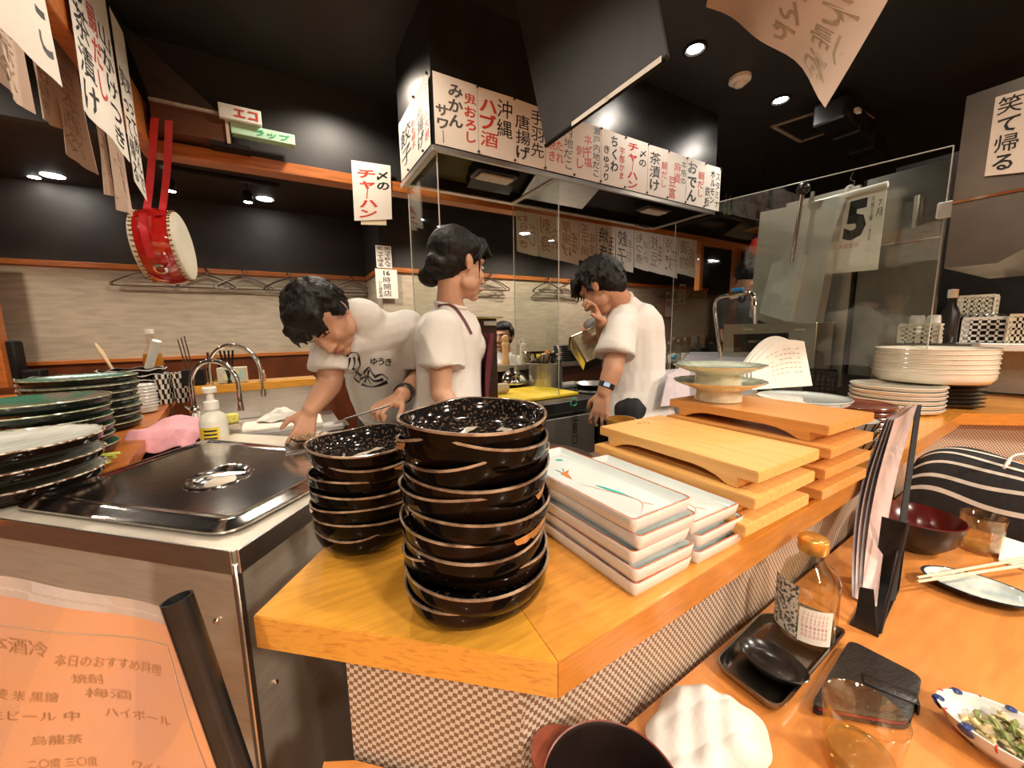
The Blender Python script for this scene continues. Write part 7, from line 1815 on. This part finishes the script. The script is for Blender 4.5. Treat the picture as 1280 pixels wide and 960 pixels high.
lp = spline([bun+UP*.030-FW*.015-RT*.005, bun+UP*.022+RT*.032-FW*.02, bun-UP*.012+RT*.036-FW*.02], 5); MB().tube(lp, .004, 8).build('hair_tie', BLACKM, t, 60)
C = Flesh(); C.chain([lerp(neck, chest, .35), chest, W(563, 465, 1.33), belly, lerp(belly, pel, .6)], [.070, .115, .112, .112, .130], 24)
C.cap(sN, sF, .052, .052); C.cap(lerp(sN, sF, .18), lerp(neck, chest, .2), .05, .055); C.cap(lerp(sF, sN, .18), lerp(neck, chest, .2), .05, .055); C.ell(W(584, 434, 1.34), (.07, .08, .07), None)
C.ell(sN, (.054, .054, .054)); C.cyl(sN, lerp(sN, eN, .60), .055, .073); C.ell(sF, (.054, .054, .054)); C.cyl(sF, lerp(sF, eF, .55), .055, .070)
sh2 = C.done('t_shirt', SHIRT, t, .0055, 5, folds(9, .0085, 7, (0, 0, 1)))
MB().lathe([(.054, -.007), (.060, 0), (.055, .008)], 28, c=lerp(hc-u2*.06, neck, .82), ax=(neck-hc).normalized().to_track_quat('Z', 'Y')).build('collar', SHIRT, t, 60)
bv = bvh_of(sh2)
strap = [(548, 384), (553, 381), (561, 381), (569, 386), (576, 395), (583, 406), (589, 418)]
mbx = MB(); sp_ = spline([Vector((x, y, 0)) for x, y in strap], 5)
for i in range(len(sp_)-1):
    a, b = sp_[i], sp_[i+1]; d = (b-a).normalized(); n_ = V(-d.y, d.x, 0)*1.5; decal(mbx, bv, [(a+n_).xy, (b+n_).xy, (b-n_).xy, (a-n_).xy], [(0, 1, 2, 3)], .003)
if mbx.v: mbx.build('apron_strap', MAROON, t, 0)
# apron bib: shell in front of the torso
fw2 = V(f2.x, f2.y, 0).normalized(); sd2 = V(fw2.y, -fw2.x, 0)
def bib(u, v):
    z = lerp(chest.z+.02, pel.z-.30, v); hw = .085+.06*min(1, v*2.2); a = (u-.5)*2
    ang = a*(.95+.45*min(1, v*2)); R_b = .114+.01*math.sin(v*9+a*3)
    c_ = V(chest.x, chest.y, 0)+fw2*(.022*(1-v)+.010); p = c_+fw2*(R_b*math.cos(ang)*1.05)+sd2*(R_b*1.05*math.sin(ang)); return V(p.x, p.y, z)
a = MB().grid(bib, 20, 20); b = MB().grid(lambda u, v: bib(u, v)-fw2*.003, 20, 20); a.add(b.v, [x[::-1] for x in b.f]); a.build('apron', MAROON, t, 60)
T_ = Flesh(); T_.chain([lerp(belly, pel, .6), pel, V(pel.x, pel.y, .85)], [.115, .128, .125], 20)
for dz_ in (-.07, .07): h_ = V(pel.x, pel.y, .85)+FW*dz_; T_.chain([h_, V(h_.x, h_.y, .45), V(h_.x, h_.y, .10)], [.09, .062, .05])
T_.done('trousers', TROUS, t, .009, 3)

# ---------- standing cook on the right
hc = W(752, 358, 1.62)
t = thing('person', 'standing cook seen from behind, black hair, white t-shirt, black trousers and a wristwatch', 'person', (W(795, 520, 1.72).x, W(795, 520, 1.72).y, 0))
f_ = (-RT*.58+FW*.58-UP*.48); u_ = (UP*.88-RT*.30+FW*.15); F = Flesh()
P, Rm = add_head(F, hc, f_, u_, 1.0); s_, f2, u2 = frame(f_, u_)
neck = W(778, 382, 1.67); chest = W(790, 412, 1.70); belly = W(792, 462, 1.72); pel = W(795, 510, 1.74)
F.cap(hc-u2*.05-f2*.02, neck, .052, .060); F.chain([neck, chest, belly, pel], [.065, .11, .105, .125])
sN, sF = W(774, 410, 1.54), W(795, 402, 1.86); F.cap(sN, sF, .045, .045)
eN, wN = W(766, 462, 1.50), W(755, 490, 1.50); eF, wF = W(757, 432, 1.80), W(751, 402, 1.55)
F.chain([sN, eN], [.047, .040]); F.chain([eN, lerp(eN, wN, .4), wN], [.040, .037, .027]); F.chain([sF, eF], [.047, .038]); F.chain([eF, wF], [.038, .026])
add_hand(F, wN, -UP*.95-RT*.18, (RT*.3+FW*.6), .45, -1, .175); add_hand(F, wF, (UP*.6-RT*.4-FW*.3), (-RT*.6-UP*.3), 1.3, 1, .165)
for dz_ in (-.10, .10):
    h_ = V(pel.x, pel.y, .88)+FW*dz_*.8+RT*dz_*.4; ft = V(h_.x, h_.y, .04); F.chain([h_, V(h_.x, h_.y, .46), ft], [.085, .055, .04]); F.cap(ft, ft-RT*.12+FW*.05+V(0, 0, -.015), .042, .034)
F.cap(pel, V(pel.x, pel.y, .88), .12, .12)
F.done('body', SKIN2, t, .0045, 6); face_bits(t, P, Rm, closed=True)
H = Flesh(); H.ell(P(0, -.020, .036), (.084, .094, .090), Rm); H.ell(P(0, -.048, -.012), (.070, .055, .070), Rm); H.ell(P(0, .035, .066), (.072, .062, .050), Rm)
for sx in (-1, 1): H.cap(P(sx*.074, .02, .03), P(sx*.077, .016, -.012), .013, .006)
hair_tufts(H, P(0, -.01, .03), s_, f2, u2, 1.0, 260, 11, .05, .011)
for i in range(14): x = -.065+.13*i/13; H.cap(P(x, .070, .072), P(x*1.1, .108, .022+.012*math.sin(i*2.9)), .015, .004, 8)
H.done('hair', HAIR, t, .0045, 2, lambda p, n_: .0022*noise.noise(p*70))
C = Flesh(); C.chain([lerp(neck, chest, .3), chest, belly, lerp(belly, pel, .75)], [.080, .128, .128, .150], 24); C.cap(sN, sF, .060, .060)
C.cap(sN, lerp(neck, chest, .3), .055, .065); C.cap(sF, lerp(neck, chest, .3), .055, .065)
C.ell(sN, (.062, .062, .062)); C.cyl(sN, lerp(sN, eN, .66), .064, .078); C.ell(sF, (.062, .062, .062)); C.cyl(sF, lerp(sF, eF, .62), .064, .074)
pl_ = lerp(belly, pel, .75); C.cyl(pl_+UP*.02, pl_-UP*.085, .150, .165)
C.done('t_shirt', SHIRT, t, .006, 5, folds(8, .0095, 12, (.1, .1, 1)))
MB().lathe([(.062, -.006), (.068, 0), (.063, .007)], 28, c=lerp(hc-u2*.05, neck, .85), ax=(neck-hc).normalized().to_track_quat('Z', 'Y')).build('collar', SHIRT, t, 60)
T_ = Flesh(); T_.chain([lerp(belly, pel, .7), pel, V(pel.x, pel.y, .88)], [.130, .142, .135], 20)
for dz_ in (-.10, .10): h_ = V(pel.x, pel.y, .88)+FW*dz_*.8+RT*dz_*.4; T_.chain([h_, V(h_.x, h_.y, .46), V(h_.x, h_.y, .10)], [.10, .075, .06])
T_.done('trousers', TROUS, t, .009, 3)
wd = (wN-eN).normalized(); MB().lathe([(.028, -.014), (.033, -.012), (.033, .012), (.028, .014)], 24, c=wN-wd*.03, ax=wd.to_track_quat('Z', 'Y')).build('wristwatch', BLACKP, t, 50)
wn = (CAM-wN).normalized(); MB().box(tuple(wN-wd*.03+wn*.032), (.018, .024, .006), rot=Matrix((wd, wn.cross(wd).normalized(), wn)).transposed(), bev=.002).build('watch_screen', mat('watch_screen_glow', (.25, .45, .75), .2), t, 40)
# gold and steel container he is tipping
cc = W(742, 436, 1.74); ax_ = (RT*.35-UP*.80-FW*.25).normalized()
t = thing('steel_container', 'square steel container tipped by the standing cook, golden food inside', 'container', tuple(cc))
w1 = (RT*.80+UP*.35).normalized(); w2 = ax_.cross(w1).normalized(); w1 = w2.cross(ax_).normalized(); R_ = Matrix((w1, w2, -ax_)).transposed()
rings_ = [[cc+R_@p for p in ring(w_, d_, .012, 0, z)] for w_, d_, z in ((.15, .13, -.06), (.17, .15, .065), (.185, .165, .067), (.185, .165, .070), (.165, .145, .069), (.145, .125, -.054))]
loft(MB(), rings_).build('container_body', mat('brassy_steel', (.66, .56, .36), .2, 1, var=.3, scale=12), t, 40)
loft(MB(), [[cc+R_@p for p in ring(.150, .130, .012, 0, z)] for z in (-.02, .0)]).build('golden_food', mat('golden_food', (.70, .45, .10), .4, scale=40, var=.4), t, 40)

# ---------- far guests and third cook
def far_person(hc, f_, u_, label, skin, hairm, shirt, hairlen=.03, bald=False, k=1.0, sh_d=None):
    base = hc-UP*.35; t = thing('person', label, 'person', (base.x, base.y, 0)); F = Flesh(); P, Rm = add_head(F, hc, f_, u_, k); s_, f2, u2 = frame(f_, u_)
    nk = hc-V(0, 0, .16)-V(f2.x, f2.y, 0)*.03; ch = nk-V(0, 0, .12); bl = nk-V(0, 0, .42); sd = V(s_.x, s_.y, 0).normalized()
    F.cap(hc-u2*.05-f2*.02, nk, .052, .056); F.chain([nk, ch, bl], [.06, .11, .11]); a, b = nk-V(0, 0, .06)+sd*.17, nk-V(0, 0, .06)-sd*.17; F.cap(a, b, .045, .045)
    fh = V(f2.x, f2.y, 0).normalized(); pe = bl-V(0, 0, .12)
    F.cap(bl, pe, .11, .13)
    for q, sg in ((a, 1), (b, -1)):
        e = q-V(0, 0, .25)+fh*.08; w_ = e+fh*.20+V(0, 0, -.0)-sd*sg*.05; F.chain([q, e, w_], [.045, .036, .025]); add_hand(F, w_, fh, V(0, 0, -1), .6, sg, .17)
        hp_ = pe+sd*sg*.08; kn = hp_+fh*.10-V(0, 0, .35); ft = V(kn.x, kn.y, .05); F.chain([hp_, kn, ft], [.085, .055, .04]); F.cap(ft, ft+fh*.11, .04, .03)
    F.done('body', skin, t, .007, 3); face_bits(t, P, Rm, k, brow=hairm)
    H = Flesh(); H.ell(P(0, -.022, .036), ((.079 if bald else .083)*k, .090*k, (.082 if bald else .088)*k), Rm); H.ell(P(0, -.045, -.01), (.066*k, .05*k, .06*k), Rm)
    if not bald:
        H.ell(P(0, .030, .070), (.066*k, .058*k, .044*k), Rm); hair_tufts(H, P(0, -.01, .03), s_, f2, u2, k, 160, 5, hairlen, .010)
    H.done('hair', hairm, t, .006, 2)
    C = Flesh(); C.chain([lerp(nk, ch, .3), ch, bl], [.08, .125, .13], 20); C.cap(a, b, .06, .06)
    for q, sg in ((a, 1), (b, -1)): e = q-V(0, 0, .25)+fh*.08; C.cyl(q, lerp(q, e, .6), .062, .072); C.ell(q, (.062, .062, .062))
    C.done('shirt', shirt, t, .009, 4, folds(8, .006, 3)); T_ = Flesh(); T_.cap(lerp(bl, pe, .3), pe, .125, .14)
    for sg in (1, -1): hp_ = pe+sd*sg*.08; kn = hp_+fh*.10-V(0, 0, .35); T_.chain([hp_, kn, V(kn.x, kn.y, .12)], [.10, .07, .055])
    T_.done('trousers', TROUS, t, .012, 2); return t
far_person(W(629, 421, 3.4), (-FW*.85-RT*.35-UP*.12), (UP+FW*-.05), 'far guest with short dark hair in a white shirt, looking down behind the pepper mill', SKIN2, HAIR, SHIRT, k=1.1)
far_person(W(741, 416, 3.75), (-RT*.55+FW*.3-UP*.45), (UP*.9-RT*.2), 'far guest with cropped grey hair behind the tipped container', mat('ruddy_skin', (.50, .20, .12), .45, sss=.1), HAIRG, mat('grey_blue_shirt', (.25, .27, .30), .8), bald=True, k=1.15)
far_person(W(936, 346, 2.9), (RT*.55-UP*.45+FW*.45), (UP*.9+RT*.25), 'third cook with black hair in a dark shirt working behind the dishwasher', SKIN2, HAIR, mat('charcoal_shirt', (.05, .05, .055), .8), .04, k=1.15)
c = W(950, 308, 3.1); t = thing('red_round_shape', 'small red round shape with a white mark behind the third cook', 'shape', tuple(c))  # stand-in for an unidentified red spot; round body and cord are invented
MB().lathe([(.02, -.07), (.06, -.055), (.078, 0), (.06, .055), (.02, .07)], 24, c=c).build('red_shape_body', mat('plain_red', (.60, .03, .02), .5), t, 60)
MB().lathe([(.03, .065), (.03, .08), (0, .08)], 16, c=c).build('top_ring', BLACKM, t, 60); MB().tube([c+V(0, 0, .07), V(c.x, c.y, CEIL if c.y < 2.5 else 2.37)], .003, 6).build('cord', BLACKM, t, 60)
q = [c-FW*.078+RT*x+UP*z for x, z in ((-.02, .03), (.02, .03), (.02, -.03), (-.02, -.03))]; mb = MB(); put_text2(mb, lambda u, v: bil(q, u, v), -FW, '人', 0, 0, 1, 1, False, 0, 1, .03, True); mb.build('lettering', PAPER, t, 0)
# food under the bent cook's hands
c = W(388, 546, 1.17)
t = thing('food_dish', 'small glass dish of shredded food under the bent cook\'s fingers', 'dish', (c.x, c.y, c.z-.02))
MB().lathe([(.03, -.02), (.035, -.018), (.055, .004), (.053, .005), (.03, -.012), (0, -.013)], 28, c=c).build('dish_body', GLASSM, t, 60)
mb = MB(); rd = random.Random(2)
for kx in range(60):
    p = c+V(rd.gauss(0, .018), rd.gauss(0, .018), rd.uniform(-.008, .008)); d = V(rd.uniform(-1, 1), rd.uniform(-1, 1), .3)*.012; mb.tube([p, p+d], .002, 4)
tag(mb.build('shredded_food', mat('tan_shreds', (.55, .38, .22), .5, var=.4, scale=50), t, 60), kind='stuff')
single(MB().box((c.x, c.y, (c.z-.021+.803)/2), (.14, .12, c.z-.021-.803), bev=.003), 'prep_block', STEELD, 'dark steel block under the small glass dish', 'stand')
a, b = W(430, 524, 1.17), W(470, 512, 1.15)
single(MB().tube([a, b, b+(b-a)*.4], [.0022, .003, .0032], 6), 'cooking_chopsticks', STEELD, 'thin dark cooking chopsticks in the bent cook\'s right side hand', 'chopsticks')

# ================================================================ sub-parts hang under the part they sit on
SUB = {'iris': 'eye', 'watch_face': 'wristwatch', 'watch_screen': 'wristwatch', 'hose_ribs': ('hose', 'neck'), 'label_writing': 'label', 'label_print': 'label', 'knob': 'dome', 'cap_loop': 'nozzle',
       'clasp_end': 'clasp', 'red_stripes': 'can_body', 'nozzle': 'neck', 'rivet': 'body', 'display_light': 'display_slot', 'lens': 'camera_ball', 'lamp_cover': 'lamp_housing', 'printed_panel': 'carton',
       'label_plate': 'control_box', 'lever_ball': 'lever_rod', 'hanging_string': 'hanging_eye', 'ring_plate': 'drum_body', 'studs': 'drum_skin', 'slip_writing': 'order_slip', 'name_lettering': 't_shirt',
       'ink_drawing': 't_shirt', 'collar': 't_shirt', 'apron_strap': 'apron', 'hair_tie': 'hair', 'leaf_emblem': 'door', 'pull_handle': 'panel_sheet', 'panel_seam': 'panel_sheet', 'frame_line': 'paper_sheet', 'numeral': 'sheet', 'lettering': ('sheet', 'paper_sheet', 'carton'), 'magnet': 'sheet', 'red_line': 'plate_body', 'blue_dot': 'plate_body'}
def _base(o): return o.name.split('.')[0]
def _mid(o):
    b = o.bound_box; return sum((Vector(c) for c in b), Vector())/8
for r in [o for o in bpy.data.objects if o.parent is None and o.type == 'EMPTY']:
    ch = list(r.children)
    for o in ch:
        tg = SUB.get(_base(o))
        if not tg: continue
        tg = (tg,) if isinstance(tg, str) else tg
        c = [s for s in ch if _base(s) in tg and s is not o and s.parent is r]
        if c: o.parent = min(c, key=lambda s: (_mid(s)-_mid(o)).length)
for o in bpy.data.objects:
    if o.type == 'MESH' and o.name in ('lettering.040', 'lettering.048'): o['kind'] = 'stuff'
